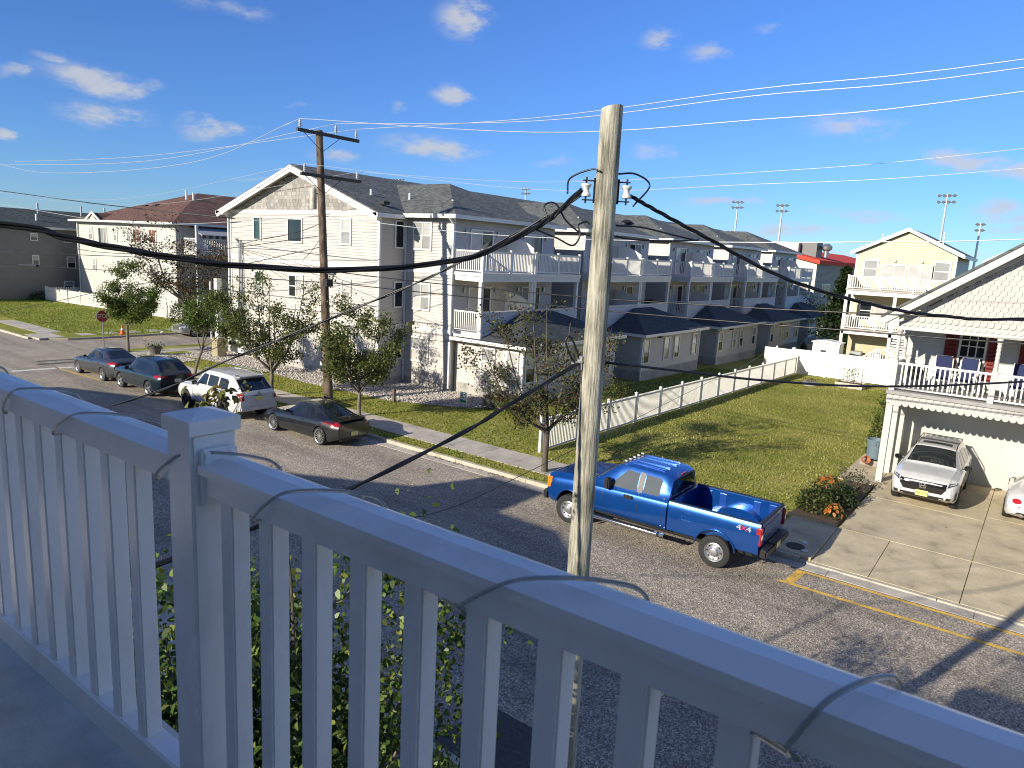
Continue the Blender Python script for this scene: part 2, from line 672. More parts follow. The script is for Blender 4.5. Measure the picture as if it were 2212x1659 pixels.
# ---------------------------------------------------------------- wall-plane builders
def pl(axis, c):
    """maps (a, d, z): a along the wall, d outwards"""
    if axis == 'y-':
        return lambda a, d, z: (a, c - d, z)
    if axis == 'y+':
        return lambda a, d, z: (a, c + d, z)
    if axis == 'x+':
        return lambda a, d, z: (c + d, a, z)
    return lambda a, d, z: (c - d, a, z)


def wbox(mb, f, a0, a1, d0, d1, z0, z1, mi=0):
    p, q = f(a0, d0, z0), f(a1, d1, z1)
    return mb.box(min(p[0], q[0]), max(p[0], q[0]), min(p[1], q[1]), max(p[1], q[1]), z0, z1, mi)


def span(poly, z):
    xs = []
    for i in range(len(poly)):
        (a, z1), (b, z2) = poly[i], poly[(i + 1) % len(poly)]
        if (z1 - z) * (z2 - z) <= 0 and z1 != z2:
            xs.append(a + (b - a) * (z - z1) / (z2 - z1))
    return (min(xs), max(xs)) if len(xs) > 1 else None


def siding(parent, axis, c, poly, mat, pitch=.15, name='wall', depth=.034):
    """lap siding: every course is its own tilted face with a real lip"""
    f = pl(axis, c)
    mb = MB()
    flip = axis in ('y+', 'x-')
    z0, z1 = min(p[1] for p in poly), max(p[1] for p in poly)
    z = z0
    while z < z1 - 1e-4:
        zt = min(z + pitch, z1)
        s0, s1 = span(poly, z + 1e-5), span(poly, zt - 1e-5)
        if s0 and s1:
            q = [f(s0[0], depth, z), f(s0[1], depth, z), f(s1[1], 0, zt), f(s1[0], 0, zt)]
            l = [f(s0[0], 0, z), f(s0[1], 0, z), f(s0[1], depth, z), f(s0[0], depth, z)]
            if axis in ('y+', 'x-'):
                q, l = q[::-1], l[::-1]
            if axis == 'x+':
                pass
            mb.quad(q)
            mb.quad(l)
        z = zt
    return mb.build(name, mat, parent)


def window(parent, axis, c, a0, a1, z0, z1, nx=1, ny=2, panes=None, frame=None, fw=.07, name='window', trim=.0, sill=False):
    f = pl(axis, c)
    mb = MB()
    d = .085
    wbox(mb, f, a0, a0 + fw, 0, d, z0, z1)
    wbox(mb, f, a1 - fw, a1, 0, d, z0, z1)
    wbox(mb, f, a0 + fw, a1 - fw, 0, d, z0, z0 + fw)
    wbox(mb, f, a0 + fw, a1 - fw, 0, d, z1 - fw, z1)
    iw, ih = (a1 - a0 - 2 * fw), (z1 - z0 - 2 * fw)
    mw = fw * .6
    for i in range(1, nx):
        x = a0 + fw + iw * i / nx
        wbox(mb, f, x - mw / 2, x + mw / 2, .002, d - .006, z0 + fw, z1 - fw)
    for j in range(1, ny):
        z = z0 + fw + ih * j / ny
        wbox(mb, f, a0 + fw, a1 - fw, .002, d - .010, z - mw / 2, z + mw / 2)
    w = mb.build(name, frame or white_trim, parent)
    if panes is None:
        panes = ['glass_dark']
    k = 0
    for j in range(ny):
        for i in range(nx):
            pm = MB()
            x0 = a0 + fw + iw * i / nx
            zz = z0 + fw + ih * j / ny
            wbox(pm, f, x0, x0 + iw / nx, .004, .046, zz, zz + ih / ny)
            pm.build('pane', GL[panes[k % len(panes)]], w)
            k += 1
    return w


def baluster_mesh(name, h, w=.04, mat=None):
    return MB().box(-w / 2, w / 2, -w / 2, w / 2, 0, h).mesh(name, mat or white_vinyl)


POSTS = set()


def rail_run(parent, p0, p1, z0, h, pitch=.125, post0=True, post1=True, bal=None, stuff=False, name='balcony_rail', pw=.11, bw=.04):
    """railing from p0 to p1 (x,y): top rail, bottom rail, posts, single balusters"""
    p0, p1 = Vector((*p0, 0)), Vector((*p1, 0))
    d = (p1 - p0)
    L = d.length
    d.normalize()
    up = Vector((0, 0, 1))
    mb = MB()
    mb.bar(p0 + up * (z0 + h), p1 + up * (z0 + h), .07, .07)
    mb.bar(p0 + up * (z0 + .1), p1 + up * (z0 + .1), .05, .05)
    r = mb.build(name, white_vinyl, parent)
    for fl, p in ((post0, p0), (post1, p1)):
        kp = (parent.name, round(p.x, 1), round(p.y, 1), round(z0, 1))
        if fl and kp not in POSTS:
            POSTS.add(kp)
            pm = MB().box(p.x - pw / 2, p.x + pw / 2, p.y - pw / 2, p.y + pw / 2, z0, z0 + h + .08)
            pm.box(p.x - pw / 2 - .015, p.x + pw / 2 + .015, p.y - pw / 2 - .015, p.y + pw / 2 + .015, z0 + h + .082, z0 + h + .11)
            pm.build('rail_post', white_vinyl, parent)
    n = max(1, int(L / pitch))
    bh = h - .16
    if stuff:
        sm = MB()
        for i in range(1, n):
            q = p0 + d * (L * i / n)
            sm.box(q.x - bw / 2, q.x + bw / 2, q.y - bw / 2, q.y + bw / 2, z0 + .125, z0 + .125 + bh)
        tag(sm.build('balusters', white_vinyl, parent), kind='stuff')
    else:
        me = bal or baluster_mesh('baluster', bh, bw)
        for i in range(1, n):
            q = p0 + d * (L * i / n)
            inst(me, 'baluster', parent, (q.x, q.y, z0 + .125))
    return r


def zg(x, y):
    """height of the ground east of the side street: falls gently to the back of the lots"""
    return .12 - .0125 * max(0, y - 24) if x > -45 else .12


def catm(pts, n=8):
    """smooth curve through points"""
    P_ = [Vector(p) for p in pts]
    P_ = [P_[0] * 2 - P_[1]] + P_ + [P_[-1] * 2 - P_[-2]]
    out = []
    for i in range(1, len(P_) - 2):
        a, b, c, d = P_[i - 1:i + 3]
        for k in range(n):
            t = k / n
            out.append(.5 * ((2 * b) + (c - a) * t + (2 * a - 5 * b + 4 * c - d) * t * t + (3 * b - a - 3 * c + d) * t ** 3))
    out.append(P_[-2])
    return out


def tonemesh(name, verts, faces_n, nv, tones, mat, parent=None, origin=(0, 0, 0), kind=None, smooth=False):
    """fast mesh: verts (N,nv,3) polygons with nv corners each, one tone per polygon"""
    N = len(verts)
    me = bpy.data.meshes.new(name)
    me.vertices.add(N * nv)
    vv = (np.asarray(verts, np.float32).reshape(-1, 3) - np.asarray(origin, np.float32))
    me.vertices.foreach_set('co', vv.ravel())
    me.loops.add(N * nv)
    me.polygons.add(N)
    me.loops.foreach_set('vertex_index', np.arange(N * nv, dtype=np.int32))
    me.polygons.foreach_set('loop_start', np.arange(0, N * nv, nv, dtype=np.int32))
    me.polygons.foreach_set('loop_total', np.full(N, nv, dtype=np.int32))
    me.update(calc_edges=True)
    at = me.color_attributes.new('tone', 'FLOAT_COLOR', 'CORNER')
    t4 = np.ones((N, nv, 4), np.float32)
    t4[:, :, :3] = np.asarray(tones, np.float32)[:, None, :]
    at.data.foreach_set('color', t4.ravel())
    me.materials.append(mat)
    o = bpy.data.objects.new(name, me)
    COL.objects.link(o)
    if parent is not None:
        o.parent = parent
        OFF[o.name] = OFF[parent.name]
    else:
        o.location = origin
        OFF[o.name] = Vector(origin)
    if kind:
        o['kind'] = kind
    return o

# ================================================================ the setting
rng = np.random.default_rng(11)


def sheet(name, polys, mat, kind='structure', parent=None):
    mb = MB()
    for p in polys:
        mb.quad(p)
    o = mb.build(name, mat, parent)
    if kind and parent is None:
        o['kind'] = kind
    return o


# wide base sheet to the horizon
gb = MB()
ys_ = [-600, 24, 130, 1500]
for i in range(3):
    a, b = ys_[i], ys_[i + 1]
    za, zb = zg(0, min(a, 130)) - .2, zg(0, min(b, 130)) - .2
    gb.quad([(-46, a, za), (1500, a, za), (1500, b, zb), (-46, b, zb)])
    gb.quad([(-1500, a, -.08), (-46, a, -.08), (-46, b, -.08), (-1500, b, -.08)])
tag(gb.build('ground', GL['lawn']), kind='structure')


def arc(cx, cy, r, a0, a1, n=8):
    return [(cx + r * cos(R(a0 + (a1 - a0) * i / n)), cy + r * sin(R(a0 + (a1 - a0) * i / n))) for i in range(n + 1)]


KY = 18.05            # face of the far kerb
SE, SW = -46.3, -52.4  # side street edges
# one road sheet: street + side street with rounded corners
ne = arc(SE + 3, KY + 3, 3, 270, 180)      # from (SE+3,KY) to (SE,KY+3)
nw = arc(SW - 3, KY + 3, 3, 0, -90)        # from (SW,KY+3) to (SW-3,KY)
rp = [(-400, 7.0), (400, 7.0), (400, KY)] + ne + [(SE, 120), (SW, 120)] + nw + [(-400, KY)]
rm = bmesh.new()
vs_ = [rm.verts.new((x, y, 0)) for x, y in rp]
rm.faces.new(vs_)
bmesh.ops.triangulate(rm, faces=rm.faces[:])
me = bpy.data.meshes.new('road')
rm.to_mesh(me)
rm.free()
me.materials.append(GL['asphalt'])
road = bpy.data.objects.new('road', me)
COL.objects.link(road)
road['kind'] = 'structure'
OFF[road.name] = Vector((0, 0, 0))


def marking(name, pts, mat, z=.005):
    MB().quad([(x, y, z) for x, y in pts]).build(name, mat, road)


yel = P('yellow_paint', (.70, .44, .06), .7, var=.3, scale=9, dirt=((.25, .22, .19), .7))
whp = P('white_paint', (.66, .65, .61), .7, var=.2, scale=7, dirt=((.3, .28, .26), .5))


def line(a, b, w, m, name='parking_line'):
    a, b = Vector((*a, 0)), Vector((*b, 0))
    n = Vector((-(b - a).y, (b - a).x, 0)).normalized() * w / 2
    marking(name, [(a + n)[:2], (b + n)[:2], (b - n)[:2], (a - n)[:2]], m)


line((-4.25, 16.6), (9, 16.72), .12, yel)
line((-3.86, 17.52), (9, 17.54), .11, yel)
line((-4.02, 16.67), (-3.97, 17.56), .22, yel)
line((-42.2, 15.25), (-37.4, 15.5), .11, yel)
line((-42.2, 13.2), (-41.9, 16.0), .38, whp, 'stop_line')
line((-46.75, 21.5), (-46.75, 60), .11, yel)
line((-46.75, 22.5), (-48.4, 22.5), .11, yel)
line((-51.9, 21.5), (-51.9, 26), .11, yel)
line((-51.9, 24.5), (-50.4, 24.5), .11, yel)
# darker repaired patches
sheet('driveway_base', [[(-5.25, 18.15, .01), (200, 18.15, .01), (200, 21.1, .01), (-5.25, 21.1, .01)]], P('joint_dirt', (.06, .05, .04), .9))
patch = P('asphalt_patch', (.075, .072, .07), .9, var=.3, scale=14, bmp=.6, bscale=60)
marking('patch', [(-6.5, 7.05), (-4.9, 7.05), (-5.0, 8.35), (-6.4, 8.35)], patch, .004)
marking('patch', [(-44.9, 15.2), (-44.5, 15.2), (-44.2, 17.6), (-44.6, 17.6)], patch, .004)
marking('patch', [(-43.9, 14.9), (-43.4, 14.9), (-43.2, 17.5), (-43.7, 17.5)], patch, .004)

# lawns
gA = [(x, y) for x, y in arc(SE + 3.15, KY + 3.15, 3.0, 270, 180)]
lm = MB()
la = [(200, 20.9), (-5.25, 20.9), (-5.25, KY + .15)] + [(x, y) for x, y in gA] + [(gA[-1][0], 24), (200, 24)]
lm.quad([(x, y, .12) for x, y in la])
lm.quad([(-45, 24, .12), (200, 24, .12), (200, 150, zg(0, 150)), (-45, 150, zg(0, 150))])
lm.quad([(gA[-1][0], 24, .12), (-45, 24, .12), (-45, 150, .12), (gA[-1][0], 150, .12)])
lawn = tag(lm.build('lawn', GL['lawn']), kind='structure')
gW = arc(SW - 3.15, KY + 3.15, 3.0, 0, -90)
lm = MB()
lm.quad([(x, y, .12) for x, y in [(gW[0][0], 200)] + [(-300, 200), (-300, KY + .15)] + gW[::-1]])
tag(lm.build('lawn_west', GL['lawn_green']), kind='structure')
lm = MB()
lm.quad([(-400, -80, .12), (400, -80, .12), (400, 6.85, .12), (-400, 6.85, .12)])
tag(lm.build('yard', GL['lawn']), kind='structure')

# kerbs: single stones with joints
kroot = thing('kerb', (0, KY, 0), None, None)
kroot['kind'] = 'structure'


def kerb_piece(a, b, h, w=.15, side=1):
    a, b = Vector((*a, 0)), Vector((*b, 0))
    d = (b - a).normalized()
    n = Vector((-d.y, d.x, 0)) * side
    a, b = a + d * .008, b - d * .008
    q = [a, b, b + n * w, a + n * w]
    mb = MB()
    t = [p + Vector((0, 0, h)) for p in q]
    t[0] += n * .02
    t[1] += n * .02
    mb.quad([q[0], q[1], t[1], t[0]])
    mb.quad(t)
    mb.quad([q[1], q[2], t[2], t[1]])
    mb.quad([q[3], q[0], t[0], t[3]])
    mb.build('kerb_stone', GL['kerbstone'], kroot)


x = SE + 3
while x < 24:
    x2 = min(x + 3.05, 24)
    if x < -4.2 < x2:
        x2 = -4.2
    kerb_piece((x, KY), (x2, KY), .125 if x < -4.3 else .045)
    x = x2
pts = ne
for i in range(0, len(pts) - 1, 2):
    kerb_piece(pts[i], pts[i + 2], .125, side=-1)
for y in np.arange(KY + 3, 75, 3.05):
    kerb_piece((SE, y), (SE, y + 3.05), .125, side=-1)
    kerb_piece((SW, y), (SW, y + 3.05), .125, side=1)
pts = nw
for i in range(0, len(pts) - 1, 2):
    kerb_piece(pts[i], pts[i + 2], .125, side=-1)
for x in np.arange(-100, SW - 3.1, 3.05):
    kerb_piece((x, KY), (x + 3.05, KY), .125)
for x in np.arange(-30, 12, 3.05):
    kerb_piece((x, 7.0), (x + 3.05, 7.0), .125, side=-1)
# gutter pans
gm = thing('gutter', (0, KY, 0), None, None)
gm['kind'] = 'structure'
x = SE + 3.2
while x < 24:
    MB().box(x + .008, x + 3.04, KY - .40, KY - .002, -.05, .010).build('gutter_pan', GL['concrete'], gm)
    x += 3.05

# pavement slabs
pv = thing('pavement', (0, 19.7, 0), None, None)
pv['kind'] = 'structure'
SY0, SY1 = 18.92, 20.42


def slab(x0, x1, y0, y1, mat='concrete', z=None, parent=None, name='slab'):
    g = .009
    z = (.12 + .014 + random.uniform(-.004, .004)) if z is None else z
    mb = MB()
    mb.box(x0 + g, x1 - g, y0 + g, y1 - g, -.02, z)
    return mb.build(name, GL[mat], parent or pv)


x = -44.6
while x < -5.3:
    x2 = min(x + 1.52, -5.25)
    slab(x, x2, SY0, SY1)
    x = x2
x = 19
for k in range(10):     # side street pavement
    slab(-45.0, -43.6, 20.45 + k * 1.5, 21.95 + k * 1.5)
slab(-43.55, -40.9, 23.3, 26.2)
for k in range(6):
    slab(-57.5 + k * .0 - 1.5 * k, -56.0 - 1.5 * k, 19.4, 20.8)
slab(-55.9, -53.3, 18.4, 20.0)
for k in range(8):
    slab(-54.9, -53.6, 21.2 + 1.6 * k, 22.1 + 1.6 * k)
for k in range(30):   # near pavement
    slab(-30 + 1.4 * k, -28.6 + 1.4 * k, 5.1, 6.5)

dv = thing('driveway', (-1, 22, 0), None, None)
dv['kind'] = 'structure'
for x0, x1, y0, y1, z in [(-5.25, -3.95, 18.22, 21.02, .135), (-3.95, -2.62, 18.22, 21.02, .131), (-2.62, -.72, 18.22, 21.02, .129),
                          (-.72, 1.9, 18.22, 21.02, .133), (1.9, 5.2, 18.22, 21.02, .131), (-3.95, -.72, 21.02, 24.9, .135), (-3.95, -.72, 24.9, 30.72, .138),
                          (-.72, 3.6, 21.02, 25.4, .135), (-.72, 3.6, 25.4, 30.72, .139), (3.6, 8, 21.02, 30.7, .135), (-5.2, -3.96, 26.3, 30.7, .134)]:
    if y0 < 18.3:
        g = .009
        z0 = .05 if x0 > -4 else .125
        MB().prism([(x0 + g, y0 + g, -.05), (x0 + g, y1 - g, -.05), (x0 + g, y1 - g, z), (x0 + g, y0 + g, z0)], (x1 - x0 - 2 * g, 0, 0)).build('slab', GL['driveway'], dv)
    else:
        slab(x0, x1, y0, y1, 'driveway', z, dv)
wf = P('cover_white', (.6, .6, .57), .5)
irn = P('cover_iron', (.05, .042, .035), .8)
for x, y, r, m in [(-4.35, 19.15, .085, wf), (-4.2, 18.56, .085, wf), (-4.48, 18.72, .24, irn)]:
    mb = MB().lathe((x, y, .134), (0, 0, 1), [(0, .012), (r * .9, .012), (r, .006), (r, 0)], 20)
    mb.build('valve_cover', m, dv)
MB().box(-10.2, -10.0, 18.1, 18.3, .1, .13).build('valve_cover', irn, dv)

# gravel bed along the row building: loose stones
gp = [(-42.6, 21.9), (-36, 22.9), (-30.5, 22.6), (-24.5, 22.9), (-21.6, 24.2), (-19.6, 25.9), (-19.6, 27.2), (-27.4, 27.2), (-42.6, 27.2)]
tag(sheet('gravel_bed', [[(x, y, .126) for x, y in gp]], P('gravel_base', (.36, .33, .29), .9, var=.3, scale=20, bmp=.7, bscale=40)), kind='structure')


def inpoly(px, py, poly):
    c = np.zeros(len(px), bool)
    j = len(poly) - 1
    for i in range(len(poly)):
        xi, yi = poly[i]
        xj, yj = poly[j]
        hit = ((yi > py) != (yj > py)) & (px < (xj - xi) * (py - yi) / (yj - yi + 1e-12) + xi)
        c ^= hit
        j = i
    return c


def stones(name, poly, n, z, smin, smax, cols):
    xs = [p[0] for p in poly]
    ysx = [p[1] for p in poly]
    px, py = rng.uniform(min(xs), max(xs), n), rng.uniform(min(ysx), max(ysx), n)
    k = inpoly(px, py, poly)
    px, py = px[k], py[k]
    n = len(px)
    s = rng.uniform(smin, smax, n)
    axv = rng.normal(size=(n, 3))
    axv /= np.linalg.norm(axv, axis=1)[:, None]
    bx = np.cross(axv, [0.3, .5, .8])
    bx /= np.linalg.norm(bx, axis=1)[:, None]
    cx = np.cross(axv, bx)
    pos = np.stack([px, py, np.full(n, z) + s * .3], 1)
    six = [pos + axv * (s * q)[:, None] * e for e, q in ((1, .6), (-1, .6))] + [pos + bx * (s * .5)[:, None] * e for e in (1, -1)] + [pos + cx * (s * .4)[:, None] * e for e in (1, -1)]
    six = np.stack(six, 1)
    tri = np.array([(0, 2, 4), (2, 1, 4), (1, 3, 4), (3, 0, 4), (2, 0, 5), (1, 2, 5), (3, 1, 5), (0, 3, 5)])
    vv = six[:, tri, :].reshape(-1, 3, 3)
    cols = np.array(cols)
    tn = cols[rng.integers(0, len(cols), n)] * rng.uniform(.75, 1.2, (n, 1))
    return tonemesh(name, vv, None, 3, np.repeat(tn, 8, 0), GL['stone'], origin=(xs[0], ysx[0], z), kind='stuff')


tag(stones('gravel', gp, 17000, .126, .05, .11, [(.52, .48, .42), (.60, .57, .52), (.42, .38, .33), (.5, .44, .38)]),
    'pale loose gravel bed along the foot of the long cream building', 'gravel')
gp2 = [(-43.4, 20.6), (-39.5, 20.6), (-39.8, 21.9), (-43.2, 21.7)]
tag(stones('gravel', gp2, 2500, .126, .05, .10, [(.52, .48, .42), (.60, .57, .52), (.42, .38, .33)]), 'pale gravel patch round the planter by the corner', 'gravel')


def blades(name, rects, dens, hmin, hmax, cols, zf, label, excl=None):
    vs_, ts_ = [], []
    for x0, x1, y0, y1 in rects:
        n = int((x1 - x0) * (y1 - y0) * dens)
        px, py = rng.uniform(x0, x1, n), rng.uniform(y0, y1, n)
        if excl:
            k = np.ones(n, bool)
            for e in excl:
                k &= ~inpoly(px, py, e)
            px, py = px[k], py[k]
            n = len(px)
        h = rng.uniform(hmin, hmax, n)
        a = rng.uniform(0, 2 * pi, n)
        w = rng.uniform(.012, .03, n)
        le = rng.normal(0, .5, (n, 2)) * h[:, None]
        z = zf(px, py)
        b0 = np.stack([px - np.cos(a) * w, py - np.sin(a) * w, z], 1)
        b1 = np.stack([px + np.cos(a) * w, py + np.sin(a) * w, z], 1)
        t = np.stack([px + le[:, 0], py + le[:, 1], z + h], 1)
        vs_.append(np.stack([b0, b1, t], 1))
        cc = np.array(cols)
        patchy = .5 + .5 * np.sin(px * .9 + 1.7 * np.sin(py * .35)) * np.sin(py * .6 + px * .23)
        ci = cc[0] + (cc[1] - cc[0]) * np.clip(patchy * .7 + rng.uniform(-.25, .45, n), 0, 1)[:, None]
        ts_.append(ci * rng.uniform(.7, 1.3, (n, 1)))
    o = tonemesh(name, np.concatenate(vs_), None, 3, np.concatenate(ts_), GL['leaf'], origin=(rects[0][0], rects[0][2], .12), kind='stuff')
    return tag(o, label, 'grass')


zf = lambda x, y: .12 - .0125 * np.maximum(0, y - 24)
blades('grass', [(-14.1, -4.1, 20.5, 53)], 190, .03, .08, [(.16, .20, .028), (.40, .36, .11)], zf, 'short yellowing grass of the open lot between white fences',
       [[(-5.3, 20), (-3.9, 20), (-3.9, 31), (-5.3, 31)]])
blades('grass', [(-42, -14.4, 20.45, 25.5), (-42, -5.3, 18.22, 18.9), (-19.5, -14.5, 25.5, 50)], 160, .03, .08, [(.11, .165, .018), (.25, .255, .05)], zf,
       'green grass verge in front of the long cream building', [gp, gp2])
blades('grass', [(-90, -55.2, 20.9, 31), (-55.2, -53, 22, 31)], 60, .05, .13, [(.12, .19, .014), (.22, .26, .03)], lambda x, y: np.full(len(x), .12),
       'bright green grass of the corner plot behind the stop sign')

# ================================================================ the long cream building
row = thing('townhouse_row', (-32, 25, 0), 'long three storey cream sided building with grey roofs and white balconies', 'building')
Y0, XE, XS, XW = 26.8, -24.2, -27.6, -41.0
MOD, UL = 12.3, 8.85
GY = 25.0
ZE = 8.86
siding(row, 'y-', GY, [(XW, .5), (XS, .5), (XS, ZE), (XW, ZE)], siding_w)
siding(row, 'x+', XS, [(GY, .5), (Y0, .5), (Y0, ZE), (GY, ZE)], siding_grey)
MB().box(XW, XS, GY, 86, .02, ZE - .02).build('core', P('core_dark', (.2, .2, .2)), row)
f0 = MB()
f0.box(XW - .03, XS + .035, GY - .035, Y0, -.1, .5)
f0.box(XS, XE + .035, Y0 - .035, Y0 + 9, -.1, .5)
f0.build('foundation', GL['foundation'], row)
# belts and corner boards
bl = MB()
for z0, z1 in ((3.06, 3.32), (6.08, 6.34), (ZE - .02, ZE + .2)):
    bl.box(XW - .02, XS + .05, GY - .05, GY + .02, z0, z1)
    bl.box(XS, XS + .048, GY, Y0, z0 + .002, z1 - .002)
    if z0 < 8:
        bl.box(XS, XE + .05, Y0 - .05, Y0 + .02, z0, z1)
for x in (XW, XS):
    bl.box(x - .09, x + .06, GY - .055, GY + .055, .5, ZE)
bl.box(XE - .09, XE + .058, Y0 - .058, Y0 + .055, .5, ZE)
bl.build('trim_boards', white_trim, row)
# gable with separate shingles
slope = (11.40 - 9.02) / 6.7
rx = -34.3
MB().prism([(XW + .15, GY, ZE + .2), (XS - .15, GY, ZE + .2), (rx, GY, 11.28)], (0, .12, 0)).build('gable', P('gable_backing', (.22, .205, .185), .8), row)
shm = [P('gable_shingle_a', (.31, .29, .26), .8, var=.15, scale=6), P('gable_shingle_b', (.25, .235, .21), .8, var=.15, scale=6),
       P('gable_shingle_c', (.36, .335, .30), .8, var=.15, scale=6)]
shs = [[MB().prism([(0, -.012, 0), (w - .012, -.012, 0), (w - .012, -.004, .2), (0, -.004, .2)], (0, -.014, 0)).mesh('gable_shingle', m) for w in (.26, .33, .4)] for m in shm]
z = ZE + .2
nsh = 0
while z < 11.1:
    hw = (11.28 - z - .2) / (11.28 - ZE - .2) * 6.45
    x = rx - hw + random.uniform(0, .1)
    while x < rx + hw - .2 and nsh < 296:
        k = random.randrange(3)
        w = (.26, .33, .4)[k]
        if x + w > rx + hw:
            break
        inst(random.choice(shs)[k], 'gable_shingle', row, (x, GY, z))
        nsh += 1
        x += w
    z += .2
# spine roof
E_ = .42


def slab_roof(mb, poly, t=.16):
    mb.prism([Vector(p) - Vector((0, 0, t)) for p in poly], (0, 0, t))


rf = MB()
zr, ze = 11.50, 9.0
ov = .75
slab_roof(rf, [(XW - ov, GY - .5, ze - .02), (rx, GY - .5, zr), (rx, 87, zr), (XW - ov, 87, ze - .02)])
slab_roof(rf, [(rx, GY - .5, zr), (XS + .35, GY - .5, zr - (XS + .35 - rx) * slope), (XS + .35, 87, zr - (XS + .35 - rx) * slope), (rx, 87, zr)])
for k in range(5):
    y0, y1 = Y0 - E_ + MOD * k, Y0 + UL + E_ + MOD * k
    xm = XE + E_
    ym = (y0 + y1) / 2
    ap = (-28.7, ym, 11.06)
    we = (-33.4, ym, 11.06)
    rf.quad([(xm, y0, 9.02), (xm, y1, 9.02), ap])
    rf.quad([(xm, y0, 9.02), ap, we, (-27.2, y0, 9.02)])
    rf.quad([(xm, y1, 9.02), (-27.2, y1, 9.02), we, ap])
    rf.quad([(xm, y0, 8.9), (-27.2, y0, 8.9), (-27.2, y1, 8.9), (xm, y1, 8.9)])
    # west wings
    xw = XW - 3.8
    apw = (-39.9, ym, 11.06)
    rf.quad([(xw, y0, 9.02), apw, (xw, y1, 9.02)])
    rf.quad([(xw, y0, 9.02), (XW, y0, 9.02), (-35.2, ym, 11.06), apw])
    rf.quad([(xw, y1, 9.02), apw, (-35.2, ym, 11.06), (XW, y1, 9.02)])
roof = rf.build('roof', GL['roof_grey'], row)
# rake boards, fascia, gutters
fa = MB()
for sx in (-1, 1):
    xe = (XW - ov) if sx < 0 else XS + .35
    zz = zr - abs(xe - rx) * slope if sx > 0 else ze - .02
    for (d, h, yy) in ((.0, .30, GY - .53), (.0, .1, GY - .56)):
        fa.prism([(xe, yy, zz - h - .12), (xe, yy, zz - .06), (rx, yy, zr - .06), (rx, yy, zr - h - .12)], (0, .03, 0))
    # soffit under the rake
    fa.prism([(xe, GY - .5, zz - .24), (rx, GY - .5, zr - .24), (rx, GY - .5, zr - .20), (xe, GY - .5, zz - .20)], (0, .5, 0))
fa.box(XS + .1, XS + .42, GY - .56, Y0 - .45, 8.74, 8.96)
fa.box(XW - ov - .05, XW, GY - .56, GY + .6, 8.72, 8.95)
for k in range(5):
    y0, y1 = Y0 - E_ + MOD * k, Y0 + UL + E_ + MOD * k
    xm = XE + E_
    fa.box(xm - .02, xm + .10, y0 - .1, y1 + .1, 8.84, 9.04)
    fa.box(XS + .3, xm - .025, y0 - .1, y0 + .02, 8.84, 9.04)
fa.build('fascia', white_trim, row)
# vents on the roof
for x, y, z in [(-29.2, 28.6, 9.92), (-30.1, 26.6, 9.95), (-25.8, 28.4, 9.55), (-25.8, 40.7, 9.55), (-25.8, 53.0, 9.55), (-26, 65.3, 9.55)]:
    MB().lathe((x, y, z - .15), (0, 0, 1), [(.07, 0), (.07, .5), (.0, .5)], 10).build('vent_pipe', white_metal, roof, smooth=40)
MB().box(-28.5, -28.1, 25.7, 26.1, 9.45, 9.6).build('vent_box', dark_metal, roof)
# downspouts
for x, y in [(XW - .12, GY - .12), (XS + .1, GY - .1), (XE + .08, Y0 - .12)]:
    MB().bar((x, y, .3), (x, y, 8.6), .09).bar((x, y, 8.58), (x, y - .32, 8.85), .09).build('downspout', white_metal, row)
MB().bar((XS + .1, Y0 - .08, .3), (XS + .1, Y0 - .08, 8.8), .08).build('downspout', white_metal, row)
for k in range(1, 5):
    MB().bar((XE + .08, Y0 + MOD * k - .1, 6.4), (XE + .08, Y0 + MOD * k - .1, 8.8), .09).build('downspout', white_metal, row)

# windows
G_ = 'glass_dark'
C_ = 'glass_curtain'
B_ = 'glass_blind'
for a0, a1, z0, z1, nx, ny, ps in [(-38.56, -37.78, 7.28, 8.68, 1, 1, ['glass_green']), (-35.24, -33.84, 7.26, 8.64, 1, 1, [G_]), (-30.56, -29.72, 7.27, 8.68, 1, 2, [B_, C_]),
                                   (-38.48, -37.73, 4.18, 5.5, 1, 2, [B_, 'glass_green']), (-35.14, -33.79, 4.18, 5.5, 2, 2, [G_, C_]), (-30.5, -29.7, 4.18, 5.52, 1, 2, [B_, C_]),
                                   (-38.48, -37.73, 1.2, 2.6, 1, 2, [B_, C_]), (-35.14, -33.79, 1.2, 2.6, 2, 2, [C_, B_]), (-30.5, -29.7, 1.3, 2.6, 1, 2, [B_, G_])]:
    window(row, 'y-', GY, a0, a1, z0, z1, nx, ny, ps, fw=.09)
for z0, z1 in ((7.22, 8.7), (4.14, 5.56), (1.39, 2.74)):
    window(row, 'y-', Y0, -26.99, -25.66, z0, z1, 2, 2, [C_, B_, B_, C_], fw=.09)
    window(row, 'x+', XS, 25.98, 26.66, z0 + .03, z1, 1, 1, [G_], fw=.08)

